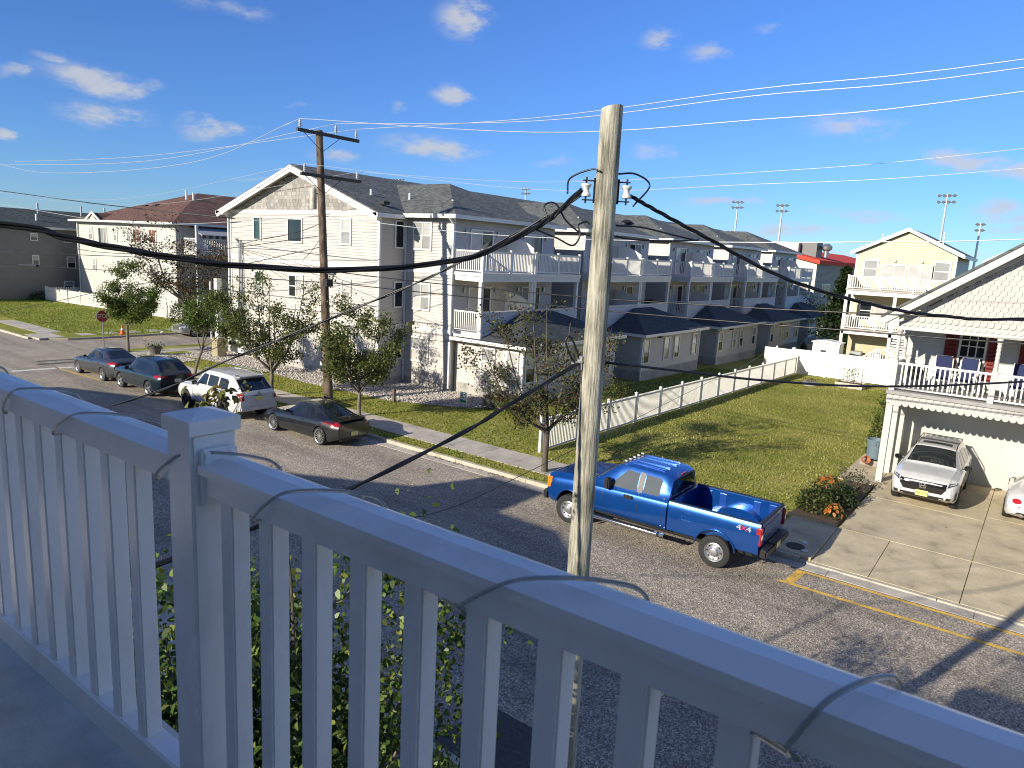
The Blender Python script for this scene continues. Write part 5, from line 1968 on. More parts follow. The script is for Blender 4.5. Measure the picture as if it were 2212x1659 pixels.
for x, y in [(-4.02, CY), (-1.2, CY), (1.7, CY), (-4.02, PW - .75)]:
    turned(x, y, 4.42, 5.47)
    MB().box(x - .085, x + .085, y - .085, y + .085, 3.40, 4.42).build('post_base', wbeam, wh)
for a_, b_ in ((-3.93, -1.29), (-1.11, 1.6)):
    rail_run(wh, (a_, CY), (b_, CY), 3.40, .93, .135, False, False, None, False, bw=.045)
rail_run(wh, (-4.02, CY + .09), (-4.02, PW - .84), 3.40, .93, .135, False, False, None, False, bw=.045)
# stairs up to the porch at its far end
MB().bar((-4.0, PW + .2, 4.4), (-3.5, PW - .9, 3.75), .06, .08).build('stair_rail', wbeam, wh)
# ground floor: posts, left wall, garage door
for x, y in [(-4.0, CY), (-4.02, 28.45), (5, CY)]:
    MB().box(x - .1, x + .1, y - .1, y + .1, .1, 2.95).build('column', wbeam, wh)
MB().box(-4.0, -3.72, 28.56, 30.7, .1, 2.98).build('side_wall', siding_white, wh)
MB().box(-3.72, 8, 30.72, 30.9, .1, 2.98).build('garage_wall', siding_white, wh)
gdr = MB().box(-3.6, 1.4, 30.66, 30.70, .15, 2.35).build('garage_door', P('garage_door', (.37, .35, .29), .45, var=.04), wh)
for j in range(4):
    for i in range(8):
        x0 = -3.55 + i * .615
        z0 = .2 + j * .54
        q = MB()
        q.box(x0, x0 + .57, 30.64, 30.659, z0, z0 + .5)
        q.box(x0 + .06, x0 + .51, 30.625, 30.639, z0 + .06, z0 + .44)
        q.build('door_panel', MATS['garage_door'], gdr)
MB().bar((-3.66, 30.62, .2), (-3.66, 30.62, 2.4), .09).build('door_jamb', P('jamb_grey', (.33, .31, .27), .5), wh)
MB().bar((-3.66, 30.62, 2.42), (1.5, 30.62, 2.42), .09).build('door_head', MATS['jamb_grey'], wh)
MB().lathe((-.27, 30.62, 1.97), (0, -1, 0), [(0, .02), (.09, .02), (.09, 0)], 18).build('round_sign', P('sign_red', (.5, .06, .04), .5), wh)
# rocking chairs on the porch
navy = P('navy_cushion', (.012, .02, .075), .85, var=.15)


def rocker(x, y, rz, label):
    t = thing('rocking_chair', (x, y, 3.40), label, 'chair', 'rocking chairs on the porch', rz, local=True)
    for s_ in (-1, 1):
        MB().tube(catm([(s_ * .27, -.45, .05), (s_ * .27, -.1, .025), (s_ * .27, .3, .04), (s_ * .27, .5, .09)], 4), .025, 6).build('rocker_rail', white_trim, t)
        for yy, h_ in ((-.25, .62), (.25, 1.1)):
            MB().bar((s_ * .27, yy, .05), (s_ * .27, yy + (.0 if yy < 0 else .12), h_), .045).build('leg', white_trim, t)
        MB().box(s_ * .27 - .04, s_ * .27 + .04, -.32, .3, .6, .64).build('armrest', white_trim, t)
    MB().box(-.26, .26, -.28, .26, .38, .43).build('seat', white_trim, t)
    MB().prism([(-.25, .22, .42), (.25, .22, .42), (.25, .40, 1.18), (-.25, .40, 1.18)], (0, .04, .0)).build('backrest', white_trim, t)
    MB().box(-.24, .24, -.27, .2, .431, .5).build('seat_cushion', navy, t)
    MB().prism([(-.23, .13, .5), (.23, .13, .5), (.23, .31, 1.16), (-.23, .31, 1.16)], (0, .07, .02)).build('back_cushion', navy, t)


rocker(-2.75, 28.35, R(8), 'white rocking chair with navy cushions on the porch beside the house corner')
rocker(-2.05, 28.35, R(-5), 'white rocking chair with navy cushions on the porch under the window')
rocker(-.55, 28.3, R(0), 'white rocking chair with navy cushions on the porch right of the turned post')
sd = thing('side_table', (-1.45, 28.2, 3.40), 'small white side table between the porch chairs', 'table')
MB().box(-1.65, -1.25, 28.0, 28.4, 3.85, 3.89).build('top', white_trim, sd)
for dx in (-.17, .17):
    for dy in (-.17, .17):
        MB().box(-1.45 + dx - .02, -1.45 + dx + .02, 28.2 + dy - .02, 28.2 + dy + .02, 3.4, 3.85).build('leg', white_trim, sd)
gk = thing('kettle_grill', (-3.5, 27.8, 3.4), 'round black kettle grill on the porch corner', 'grill')
MB().lathe((-3.5, 27.8, 3.95), (0, 0, 1), [(0, -.22), (.15, -.18), (.24, -.05), (.26, .03), (.24, .12), (.14, .24), (0, .27)], 16).build('bowl', black_rubber, gk, smooth=60)
for i in range(3):
    a_ = 2.1 * i
    MB().tube([(-3.5 + .1 * cos(a_), 27.8 + .1 * sin(a_), 3.8), (-3.5 + .25 * cos(a_), 27.8 + .25 * sin(a_), 3.4)], .014, 6).build('leg', grey_metal, gk)

# unseen houses added down the far side; sunlit walls warm the railing's fill
for hx, hw, col, lab in ((11.5, 8.5, siding_white, 'unseen white gabled house added beyond the porch house for bounced light'), (22.5, 9.0, siding_w, 'unseen cream gabled house added further along for bounced light')):
    hz = thing('fill_house', (hx + hw / 2, 27, 0), lab, 'house')
    siding(hz, 'y-', 27, [(hx, .4), (hx + hw, .4), (hx + hw, 8), (hx, 8)], col)
    siding(hz, 'x-', hx, [(27, .4), (38, .4), (38, 8), (27, 8)], col)
    MB().box(hx + .01, hx + hw, 27.01, 38, .1, 8).build('core', col, hz)
    MB().prism([(hx - .4, 26.6, 7.95), (hx + hw / 2, 26.6, 10.6), (hx + hw + .4, 26.6, 7.95)], (0, 12, 0)).build('roof', GL['roof_grey'], hz)
    for zz in (1.2, 4.6):
        for k in range(2):
            window(hz, 'y-', 27, hx + 1.2 + k * 4, hx + 2.6 + k * 4, zz, zz + 1.6, 2, 2, [B_, C_])

# ================================================================ vehicles
def paint(name, col, metal=.0, rough=.28, flake=.0):
    m, nt, b = newmat(name)
    b.inputs['Base Color'].default_value = (*col, 1)
    b.inputs['Metallic'].default_value = metal
    b.inputs['Roughness'].default_value = rough
    b.inputs['Coat Weight'].default_value = 1.0
    b.inputs['Coat Roughness'].default_value = .035
    co = coords(nt, (1, 1, 1), 'World')
    n1 = nd(nt, 'ShaderNodeTexNoise', Scale=3.0, Detail=5.0)
    nt.links.new(co, n1.inputs['Vector'])
    c = ramp(nt, n1.outputs['Fac'], [(.3, sc3(col, .9)), (.7, sc3(col, 1.08))])
    nt.links.new(c, b.inputs['Base Color'])
    return m


tyre_m = P('tyre', (.018, .018, .018), .8, var=.3, scale=12)
rim_m = P('alloy', (.58, .58, .58), .28, .9, var=.05)
rim_dark = P('dark_alloy', (.05, .05, .055), .3, .8, var=.1)
steel_m = P('steel_wheel', (.50, .50, .51), .35, .85, var=.08)
trimb = P('black_plastic', (.016, .016, .017), .45, var=.15)
gloss_b = P('gloss_black', (.008, .008, .009), .12, var=.1, coat=.6)
chrome = P('chrome', (.75, .75, .76), .12, 1.0, var=.03)
tail_m = P('tail_lamp', (.36, .012, .014), .12, var=.12, scale=14, coat=1.0)
head_m = P('head_lamp', (.55, .57, .6), .1, .3, var=.3, scale=20, coat=1.0)
amber_m = P('amber_lamp', (.7, .22, .02), .15, var=.1, coat=1.0)
plate_y = P('plate_yellow', (.72, .62, .22), .4, var=.06)
plate_w = P('plate_white', (.68, .66, .55), .4, var=.06)
under_m = P('underbody', (.012, .012, .012), .9)
glass_car = mat_glass('car_glass', (.012, .016, .018), .02)
glass_clear = mat_glass('car_glass_clear', (.10, .11, .11), .03)
ink = P('ink_dark', (.02, .02, .03), .6)


def text_mesh(body, size, depth, name, mat):
    cu = bpy.data.curves.new(name, 'FONT')
    cu.body = body
    cu.size = size
    cu.extrude = depth
    cu.align_x = 'CENTER'
    cu.align_y = 'CENTER'
    t = bpy.data.objects.new(name, cu)
    COL.objects.link(t)
    bpy.context.view_layer.update()
    dg = bpy.context.evaluated_depsgraph_get()
    me = bpy.data.meshes.new_from_object(t.evaluated_get(dg))
    bpy.data.objects.remove(t)
    me.materials.clear()
    me.materials.append(mat)
    return me


def smooth1(a, k):
    for _ in range(k):
        b = a.copy()
        b[1:-1] = .25 * a[:-2] + .5 * a[1:-1] + .25 * a[2:]
        a = b
    return a


class Car:
    def __init__(s, name, loc, rz, label, cat, L, prof, paint_m, group=None, ds=.07, sm=1):
        s.root = thing(name, loc, label, cat, group, rz, local=True)
        s.L, s.pm = L, paint_m
        n = int(prof.get('end', L) / ds)
        st = np.linspace(0, prof.get('end', L), n + 1)
        s.st = st
        A = {}
        for k in ('zt', 'zb', 'w', 'belt', 'wr', 'wbelt'):
            p = prof[k]
            A[k] = smooth1(np.interp(st, [q[0] for q in p], [q[1] for q in p]), sm)
        s.A = A
        bx = prof.get('boxy', 0.0)
        rings = []
        for i in range(len(st)):
            zt, zb, w, be, wr, wbl = (A[k][i] for k in ('zt', 'zb', 'w', 'belt', 'wr', 'wbelt'))
            hgt = be - zb
            half = [(0, zb), (.7 * w, zb), (.93 * w, zb + .02), (.985 * w, zb + .10), (w, zb + .28 * hgt), (1.004 * w, zb + .5 * hgt), (1.0 * w, zb + .72 * hgt),
                    (.5 * (w + wbl) + .006, be - .05), (wbl, be)]
            k = zt - be
            rr = min(.07, max(.004, k * .3))
            for t in (.04, .35, .68, 1.0):
                half.append((wbl - .02 + (wr - wbl + .02) * t, be + .006 + (k - rr - .006) * t))
            half += [(wr - rr * .55, zt - rr * .35), (wr * .72, zt - .002), (wr * .36, zt + .008), (0, zt + .011)]
            rings.append(half)
        m = len(rings[0])
        mb = MB()
        for i, h in enumerate(rings):
            x = L / 2 - st[i]
            for y, z in h:
                mb.v.append((x, y, z))
            for y, z in h[-2:0:-1]:
                mb.v.append((x, -y, z))
        N = 2 * m - 2
        for i in range(len(rings) - 1):
            for j in range(N):
                j2 = (j + 1) % N
                mb.f.append((i * N + j, (i + 1) * N + j, (i + 1) * N + j2, i * N + j2))
                mb.m.append(0)
        mb.f.append(tuple(range(N)))
        mb.f.append(tuple(range(len(rings) * N - 1, (len(rings) - 1) * N - 1, -1)))
        mb.m += [0, 0]
        s.mb = mb
        s.obj = None

    def finish(s, wheels, rw, depth=.30, extra_cut=None, name='body'):
        me = s.mb.mesh(name, [s.pm, under_m])
        o = bpy.data.objects.new(name, me)
        COL.objects.link(o)
        o.parent = s.root
        OFF[o.name] = Vector((0, 0, 0))
        cut = MB()
        wmax = max(s.A['w'])
        for sx in wheels:
            for sy in (-1, 1):
                n = 28
                x = s.L / 2 - sx
                y0, y1 = sy * (wmax - depth), sy * (wmax + .2)
                pts = [(x + rw * cos(2 * pi * k / n), y0, rw * .93 + rw * sin(2 * pi * k / n)) for k in range(n)]
                if sy > 0:
                    pts = pts[::-1]
                cut.prism(pts, (0, y1 - y0, 0), 1)
        cm = cut.mesh('cutter', [s.pm, under_m])
        co = bpy.data.objects.new('cutter', cm)
        COL.objects.link(co)
        md = o.modifiers.new('b', 'BOOLEAN')
        md.operation = 'DIFFERENCE'
        md.solver = 'EXACT'
        md.object = co
        # evaluate in local space
        rt = s.root.matrix_world.copy()
        o.parent = None
        bpy.context.view_layer.update()
        dg = bpy.context.evaluated_depsgraph_get()
        nm = bpy.data.meshes.new_from_object(o.evaluated_get(dg))
        o.modifiers.clear()
        o.data = nm
        o.parent = s.root
        bpy.data.objects.remove(co)
        for p in nm.polygons:
            p.use_smooth = True
        nm.set_sharp_from_angle(angle=R(32))
        s.obj = o
        vs_ = [v.co.copy() for v in nm.vertices]
        s.bvh = BVHTree.FromPolygons(vs_, [tuple(p.vertices) for p in nm.polygons])
        return s

    def cast(s, view, a, b):
        L = s.L
        if view in 'LR':
            sg = 1 if view == 'L' else -1
            o, d = Vector((L / 2 - a, sg * 3, b)), Vector((0, -sg, 0))
        elif view == 'F':
            o, d = Vector((L / 2 + 3, a, b)), Vector((-1, 0, 0))
        elif view == 'B':
            o, d = Vector((-L / 2 - 3, a, b)), Vector((1, 0, 0))
        else:
            o, d = Vector((L / 2 - a, b, 5)), Vector((0, 0, -1))
        h = s.bvh.ray_cast(o, d)
        return h, d

    def patch(s, view, poly, mat, name, eps=.006, parent=None, cuts=2):
        bm = bmesh.new()
        f = bm.faces.new([bm.verts.new((p[0], p[1], 0)) for p in poly])
        bmesh.ops.triangulate(bm, faces=[f])
        for _ in range(cuts):
            bmesh.ops.subdivide_edges(bm, edges=bm.edges[:], cuts=1, use_grid_fill=True)
        bmesh.ops.triangulate(bm, faces=bm.faces[:])
        last = None
        for v in bm.verts:
            h, d = s.cast(view, v.co.x, v.co.y)
            if h[0] is None:
                v.tag = True
                v.co = Vector((0, 0, -99))
                continue
            v.co = h[0] - d * eps
        bad = [v for v in bm.verts if v.co.z < -50]
        if bad:
            bmesh.ops.delete(bm, geom=bad, context='VERTS')
        me = bpy.data.meshes.new(name)
        bm.to_mesh(me)
        bm.free()
        me.materials.append(mat)
        for p in me.polygons:
            p.use_smooth = True
        o = bpy.data.objects.new(name, me)
        COL.objects.link(o)
        o.parent = parent or s.root
        OFF[o.name] = Vector((0, 0, 0))
        return o

    def both(s, poly, mat, name, eps=.006, cuts=2):
        for v in 'LR':
            s.patch(v, poly, mat, name, eps, None, cuts)

    def sym(s, view, poly, mat, name, eps=.006, cuts=2):
        s.patch(view, poly, mat, name, eps, None, cuts)
        if view in 'FB':
            s.patch(view, [(-a, b) for a, b in poly][::-1], mat, name, eps, None, cuts)
        else:
            s.patch(view, [(a, -b) for a, b in poly][::-1], mat, name, eps, None, cuts)

    def seam(s, view, pts, name='door_seam', w=.012, mat=None, eps=.003):
        """narrow strip along a polyline"""
        for (a0, b0), (a1, b1) in zip(pts[:-1], pts[1:]):
            d = Vector((a1 - a0, b1 - b0))
            if d.length < 1e-6:
                continue
            n = Vector((-d.y, d.x)).normalized() * w / 2
            yield [(a0 + n.x, b0 + n.y), (a1 + n.x, b1 + n.y), (a1 - n.x, b1 - n.y), (a0 - n.x, b0 - n.y)]

    def seams(s, pts, mat=None, w=.012, name='door_seam'):
        for v in 'LR':
            mb = MB()
            for q in s.seam(v, pts, w=w):
                n = 4
                for i in range(n):
                    t0, t1 = i / n, (i + 1) / n
                    cr = []
                    for t, (u, w2) in ((t0, (q[0], q[1])), (t1, (q[0], q[1])), (t1, (q[3], q[2])), (t0, (q[3], q[2]))):
                        a, b = u[0] + (w2[0] - u[0]) * t, u[1] + (w2[1] - u[1]) * t
                        h, d = s.cast(v, a, b)
                        if h[0] is None:
                            break
                        cr.append(h[0] - d * .003)
                    if len(cr) == 4:
                        mb.quad(cr)
            if mb.v:
                mb.build(name, mat or trimb, s.root)

    def mirror(s, sx, z, w, mat, size=(.16, .2, .13)):
        for sy in (-1, 1):
            h, d = s.cast('L' if sy > 0 else 'R', sx, z)
            y = abs(h[0].y) if h[0] is not None else w
            x = s.L / 2 - sx
            m = bevel_local('wing_mirror', (x, sy * (y + .05 + size[1] / 2), z + .05), (size[0], size[1], size[2]), .03, mat, s.root)
            MB().bar((x, sy * (y - .03), z), (x, sy * (y + .12), z + .02), .06, .03).build('mirror_arm', trimb, m)

    def wheels(s, ws, r, track, width, style, rim, rf=.68):
        w = wheel_mesh(r, width, style, rim, rf)
        for sx in ws:
            for sy in (-1, 1):
                o = bpy.data.objects.new('wheel', w[0])
                COL.objects.link(o)
                o.parent = s.root
                o.location = (s.L / 2 - sx, sy * track, r)
                o.rotation_euler = (0, 0, 0 if sy > 0 else pi)
                OFF[o.name] = Vector((0, 0, 0))
                c = bpy.data.objects.new('rim', w[1])
                COL.objects.link(c)
                c.parent = o


def bevel_local(name, c, size, off, mat, parent, seg=2):
    b = bmesh.new()
    bmesh.ops.create_cube(b, size=1)
    bmesh.ops.scale(b, vec=size, verts=b.verts[:])
    bmesh.ops.bevel(b, geom=b.edges[:], offset=min(off, min(size) * .45), segments=seg, affect='EDGES')
    bmesh.ops.translate(b, vec=c, verts=b.verts[:])
    m = bpy.data.meshes.new(name)
    b.to_mesh(m)
    b.free()
    m.materials.append(mat)
    for p in m.polygons:
        p.use_smooth = True
    m.set_sharp_from_angle(angle=R(40))
    o = bpy.data.objects.new(name, m)
    COL.objects.link(o)
    o.parent = parent
    OFF[o.name] = Vector((0, 0, 0))
    return o


def wheel_mesh(r, wd, style, rim, rf=.68):
    """outer face towards +y"""
    t = MB()
    h = wd / 2
    ri = r * rf
    t.lathe((0, 0, 0), (0, 1, 0), [(ri * .98, -h * .9), (ri + (r - ri) * .5, -h), (r * .965, -h * .86), (r, -h * .6), (r, h * .6), (r * .965, h * .86), (ri + (r - ri) * .5, h), (ri * 1.0, h * .92), (ri * .97, h * .8)], 36)
    tm = t.mesh('wheel', tyre_m, smooth=45)
    m = MB()
    yo = h * .86
    m.lathe((0, 0, 0), (0, 1, 0), [(ri, h * .92), (ri * .95, yo), (ri * .90, yo - .012), (ri * .88, -.02)], 36, 0)       # lip and barrel
    m.lathe((0, 0, 0), (0, 1, 0), [(ri * .9, -.02), (0, -.02)], 24, 1)
    if style == 'steel':
        m.lathe((0, 0, 0), (0, 1, 0), [(ri * .9, yo - .03), (ri * .8, yo - .02), (ri * .62, yo - .035), (ri * .42, yo), (ri * .38, yo + .05), (ri * .2, yo + .06), (0, yo + .06)], 36, 0)
        for k in range(8):
            a = 2 * pi * k / 8
            c, s_ = cos(a), sin(a)
            R0, R1, dw = ri * .66, ri * .8, ri * .09
            q = [(R0 * c - dw * s_, yo - .016, R0 * s_ + dw * c), (R0 * c + dw * s_, yo - .016, R0 * s_ - dw * c), (R1 * c + dw * s_, yo - .012, R1 * s_ - dw * c), (R1 * c - dw * s_, yo - .012, R1 * s_ + dw * c)]
            m.quad(q, 1)
    else:
        n = {'five': 5, 'ten': 10, 'mesh': 14, 'twin': 5}[style]
        for k in range(n):
            a = 2 * pi * k / n
            offs = (0,) if style != 'twin' else (-.13, .13)
            for da in offs:
                aa = a + da
                c, s_ = cos(aa), sin(aa)
                w0 = {'five': .17, 'ten': .07, 'mesh': .045, 'twin': .075}[style] * ri
                w1 = {'five': .12, 'ten': .06, 'mesh': .05, 'twin': .06}[style] * ri
                R0, R1 = ri * .15, ri * .92
                y0, y1 = yo - .012, yo - .004
                p = [(R0 * c - w0 * s_, y0, R0 * s_ + w0 * c), (R0 * c + w0 * s_, y0, R0 * s_ - w0 * c), (R1 * c + w1 * s_, y1, R1 * s_ - w1 * c), (R1 * c - w1 * s_, y1, R1 * s_ + w1 * c)]
                m.prism(p, (0, -.03, 0), 0)
        m.lathe((0, 0, 0), (0, 1, 0), [(ri * .24, yo - .03), (ri * .22, yo), (ri * .1, yo + .008), (0, yo + .008)], 16, 0)
    rm = m.mesh('rim', [rim, trimb], smooth=35)
    return tm, rm


def plate(car, view, z, col, txt=None, y=0.0, size=(.31, .155), back=.0):
    h, d = car.cast(view, y, z)
    p = h[0] - d * .02
    sg = 1 if view == 'F' else -1
    o = MB().box(p.x - .006, p.x + .006, y - size[0] / 2, y + size[0] / 2, z - size[1] / 2, z + size[1] / 2).build('licence_plate', col, car.root)
    if txt:
        tm = text_mesh(txt, .088, .0015, 'plate_text', ink)
        t = bpy.data.objects.new('plate_text', tm)
        COL.objects.link(t)
        t.parent = o
        t.location = (p.x + sg * .009, y, z)
        t.rotation_euler = (R(90), 0, R(90) * sg)
        OFF[t.name] = Vector((0, 0, 0))
    return o


# ---------------------------------------------------------------- generic passenger car dressing
def dress(car, side_windows, shield, rear, roof=None, seams=(), handles=(), belt_trim=None, glass=None):
    g = glass or glass_car
    for poly in side_windows:
        car.both(poly, g, 'side_window')
    car.patch('T' if shield[0] == 'T' else 'F', shield[1], g, 'windshield', .006, None, 3)
    car.patch('T' if rear[0] == 'T' else 'B', rear[1], g, 'rear_window', .006, None, 3)
    for sq in seams:
        car.seams(sq)
    for sx, z in handles:
        for v, sy in (('L', 1), ('R', -1)):
            h, d = car.cast(v, sx, z)
            if h[0] is not None:
                p = h[0] - d * .018
                bevel_local('door_handle', tuple(p), (.17, .035, .035), .012, car.pm, car.root)


# ================ blue pickup
blue = paint('pickup_blue', (.006, .075, .32), .55, .25)
pk = Car('pickup_truck', (-7.72, 17.08, 0), pi + R(1.2), 'bright blue extended cab pickup truck parked at the kerb beside the lawn', 'pickup truck', 6.35,
         dict(end=3.86, zt=[(0, 1.24), (.05, 1.30), (.25, 1.36), (1.55, 1.45), (1.72, 1.47), (2.35, 1.97), (2.6, 2.0), (3.5, 1.98), (3.74, 1.94), (3.80, 1.90), (3.86, 1.86)],
              zb=[(0, .55), (.3, .50), (1.5, .58), (3.86, .58)], w=[(0, .88), (.06, .95), (.3, 1.0), (3.86, 1.005)],
              belt=[(0, 1.16), (.1, 1.22), (1.6, 1.30), (3.86, 1.34)], wr=[(0, .82), (1.55, .84), (1.72, .82), (2.35, .70), (3.86, .70)],
              wbelt=[(0, .86), (.3, .94), (1.6, .955), (3.86, .955)]), blue, sm=1)
pk.finish((.99,), .50, .34)
Lp = 6.35
# bed
x0, x1 = Lp / 2 - 3.90, Lp / 2 - 6.20
for sy in (-1, 1):
    bedm = MB()
    prof_ = [(sy * .92, .62), (sy * .985, .64), (sy * 1.005, .80), (sy * 1.01, 1.05), (sy * 1.0, 1.22), (sy * .965, 1.36), (sy * .95, 1.385), (sy * .90, 1.385), (sy * .885, 1.36), (sy * .86, .86), (sy * .86, .62)]
    if sy < 0:
        prof_ = prof_[::-1]
    bedm.prism([(x1, y, z) for y, z in prof_], (x0 - x1, 0, 0))
    bob = bpy.data.objects.new('bed_side', bedm.mesh('bed_side', [blue, under_m]))
    COL.objects.link(bob)
    cut = MB()
    n = 30
    xx = Lp / 2 - 5.16
    pts = [(xx + .50 * cos(2 * pi * k / n), sy * .6, .46 + .50 * sin(2 * pi * k / n)) for k in range(n)]
    if sy > 0:
        pts = pts[::-1]
    cut.prism(pts, (0, sy * .8, 0), 1)
    co_ = bpy.data.objects.new('cutter', cut.mesh('cutter', [blue, under_m]))
    COL.objects.link(co_)
    md = bob.modifiers.new('b', 'BOOLEAN')
    md.operation = 'DIFFERENCE'
    md.solver = 'EXACT'
    md.object = co_
    bpy.context.view_layer.update()
    nm = bpy.data.meshes.new_from_object(bob.evaluated_get(bpy.context.evaluated_depsgraph_get()))
    bob.modifiers.clear()
    bob.data = nm
    bpy.data.objects.remove(co_)
    for p in nm.polygons:
        p.use_smooth = True
    nm.set_sharp_from_angle(angle=R(28))
    bob.parent = pk.root
    OFF[bob.name] = Vector((0, 0, 0))
mb = MB().box(x1 + .06, x0, -.87, .87, .74, .80)
for i in range(9):
    y = -.72 + i * .18
    mb.box(x1 + .08, x0 - .05, y - .03, y + .03, .80, .812)
mb.build('bed_floor', blue, pk.root)
MB().box(x0 - .06, x0 - .004, -.88, .88, .62, 1.36).build('bed_front', blue, pk.root)
for sy in (-1, 1):
    pr = [(x0 - .9 + .0 + .62 * cos(pi * k / 10), .80 + .38 * sin(pi * k / 10)) for k in range(11)]
    xx = Lp / 2 - 5.16
    wh_ = MB().prism([(xx + .56 * cos(pi * k / 12), sy * .87, .80 + .30 * sin(pi * k / 12)) for k in range(13)], (0, -sy * .28, 0))
    wh_.build('bed_wheelhouse', blue, pk.root, smooth=35)
    for dx in (.35, .75, 1.65, 2.05):
        MB().box(x0 - dx - .09, x0 - dx + .09, sy * .862 if sy > 0 else -.885, sy * .885 if sy > 0 else -.862, .9, 1.3).build('bed_rib', P('pickup_rib', (.006, .05, .26), .35, coat=.6), pk.root)
    bevel_local('bed_rail_cap', ((x0 + x1) / 2, sy * .922, 1.392), (x0 - x1, .085, .022), .008, trimb, pk.root)
tg = bevel_local('tailgate', (x1 + .03, 0, 1.03), (.07, 1.72, .70), .02, blue, pk.root)
bevel_local('tailgate_cap', (x1 + .03, 0, 1.395), (.09, 1.74, .025), .008, trimb, tg)
bevel_local('tailgate_panel', (x1 - .012, 0, 1.12), (.03, 1.45, .26), .012, blue, tg)
for sy in (-1, 1):
    bevel_local('tail_light', (x1 + .02, sy * .945, 1.08), (.15, .12, .44), .02, tail_m, pk.root)
    bevel_local('reverse_light', (x1 - .058, sy * .945, 1.08), (.012, .10, .12), .005, plate_w, pk.root)
bmp_ = bevel_local('rear_bumper', (x1 - .10, 0, .66), (.20, 1.88, .20), .04, trimb, pk.root)
bevel_local('bumper_step', (x1 - .12, 0, .765), (.2, .7, .02), .008, dark_metal, bmp_)
bevel_local('hitch', (x1 - .06, 0, .5), (.2, .1, .1), .02, dark_metal, pk.root)
MB().box(x1 - .205, x1 - .2, -.15, .15, .6, .74).build('licence_plate', plate_y, pk.root)
# cab glass
pk.both([(2.13, 1.36), (2.20, 1.36), (2.28, 1.385), (2.95, 1.40), (2.95, 1.84), (2.62, 1.87)], glass_clear, 'side_window', .008)
pk.both([(3.14, 1.405), (3.58, 1.41), (3.60, 1.78), (3.53, 1.84), (3.14, 1.85)], glass_clear, 'side_window', .008)
pk.both([(2.97, 1.385), (3.12, 1.385), (3.12, 1.87), (2.97, 1.88)], P('pillar_taupe', (.16, .145, .13), .6), 'door_pillar', .009)
pk.patch('F', [(-.80, 1.49), (.80, 1.49), (.66, 1.92), (-.66, 1.92)], glass_clear, 'windshield', .008, None, 3)
pk.patch('B', [(-.72, 1.43), (.72, 1.43), (.64, 1.80), (-.64, 1.80)], glass_car, 'rear_window', .008, None, 3)
bevel_local('brake_light', (Lp / 2 - 3.84, 0, 1.885), (.05, .30, .045), .01, tail_m, pk.root)
for sq in ([(2.02, .66), (2.02, 1.32)], [(3.04, .62), (3.04, 1.38)], [(3.74, .62), (3.74, 1.4)], [(2.02, .64), (3.74, .62)], [(1.62, .72), (1.62, 1.30)]):
    pk.seams(sq, w=.02)
for sx in (2.78,):
    for v in 'LR':
        h, d = pk.cast(v, sx, 1.22)
        p = h[0] - d * .015
        bevel_local('door_handle', tuple(p), (.26, .05, .10), .015, trimb, pk.root)
pk.mirror(2.18, 1.42, 1.0, trimb, (.14, .20, .30))
for i in range(5):
    bevel_local('roof_lamp', (Lp / 2 - 2.40, -.5 + .25 * i, 2.015), (.09, .055, .035), .012, P('clear_lens', (.6, .58, .52), .15), pk.root)
for y in (-.45, -.2, .2, .45):
    bevel_local('roof_rib', (Lp / 2 - 3.05, y, 2.003), (1.0, .07, .022), .01, blue, pk.root)
for sy in (-1, 1):
    rbd = MB().tube([(Lp / 2 - 1.62, sy * 1.02, .47), (Lp / 2 - 1.8, sy * 1.06, .47), (Lp / 2 - 3.7, sy * 1.06, .47), (Lp / 2 - 3.85, sy * 1.02, .47)], .055, 10)
    rb_ = rbd.build('running_board', chrome, pk.root, smooth=40)
    bevel_local('step_pad', (Lp / 2 - 2.7, sy * 1.055, .52), (1.85, .10, .015), .006, trimb, rb_)
    for sx in (1.75, 3.72):
        bevel_local('board_end', (Lp / 2 - sx, sy * 1.05, .47), (.12, .14, .12), .03, trimb, rb_)
    bevel_local('head_light', (Lp / 2 - .05, sy * .82, 1.06), (.12, .20, .34), .03, head_m, pk.root)
    bevel_local('side_marker', (Lp / 2 - .16, sy * .955, 1.06), (.22, .05, .32), .02, amber_m, pk.root)
    bevel_local('mud_guard', (Lp / 2 - 1.47, sy * .93, .38), (.02, .2, .25), .005, trimb, pk.root)
bevel_local('front_bumper', (Lp / 2 + .03, 0, .66), (.22, 1.92, .26), .05, trimb, pk.root)
bevel_local('grille', (Lp / 2 + .0, 0, 1.05), (.08, 1.3, .38), .03, trimb, pk.root)
bevel_local('chassis', (Lp / 2 - 3.4, 0, .5), (5.2, 1.2, .2), .03, under_m, pk.root)
MB().tube([(Lp / 2 - 4.9, .55, .42), (Lp / 2 - 5.0, .72, .42)], .035, 8).build('exhaust', grey_metal, pk.root)
# fender lips and fuel door
for sx, zc in ((.99, .465), (5.16, .46)):
    for sy in (-1, 1):
        pts = [(Lp / 2 - sx + .515 * cos(a_), sy * 1.012, zc + .515 * sin(a_)) for a_ in [R(8 + 164 * k / 14) for k in range(15)]]
        MB().tube(pts, .022, 6).build('wheel_arch_lip', blue, pk.root, smooth=True)
mb = MB()
for (a, b, c, d) in ((4.28, 4.50, 1.205, 1.215), (4.28, 4.50, 1.005, 1.015), (4.275, 4.285, 1.005, 1.215), (4.495, 4.505, 1.005, 1.215)):
    mb.box(Lp / 2 - b, Lp / 2 - a, 1.006, 1.0125, c, d)
mb.build('fuel_door_seam', P('pickup_rib', (.006, .05, .26), .35, coat=.6), pk.root)
pk.wheels((.99, 5.16), .405, .86, .27, 'steel', steel_m, .60)
d4 = [('4', -.115, P('decal_grey', (.42, .43, .45), .4)), ('X', 0, P('decal_red', (.55, .03, .03), .4)), ('4', .115, MATS['decal_grey'])] if False else None
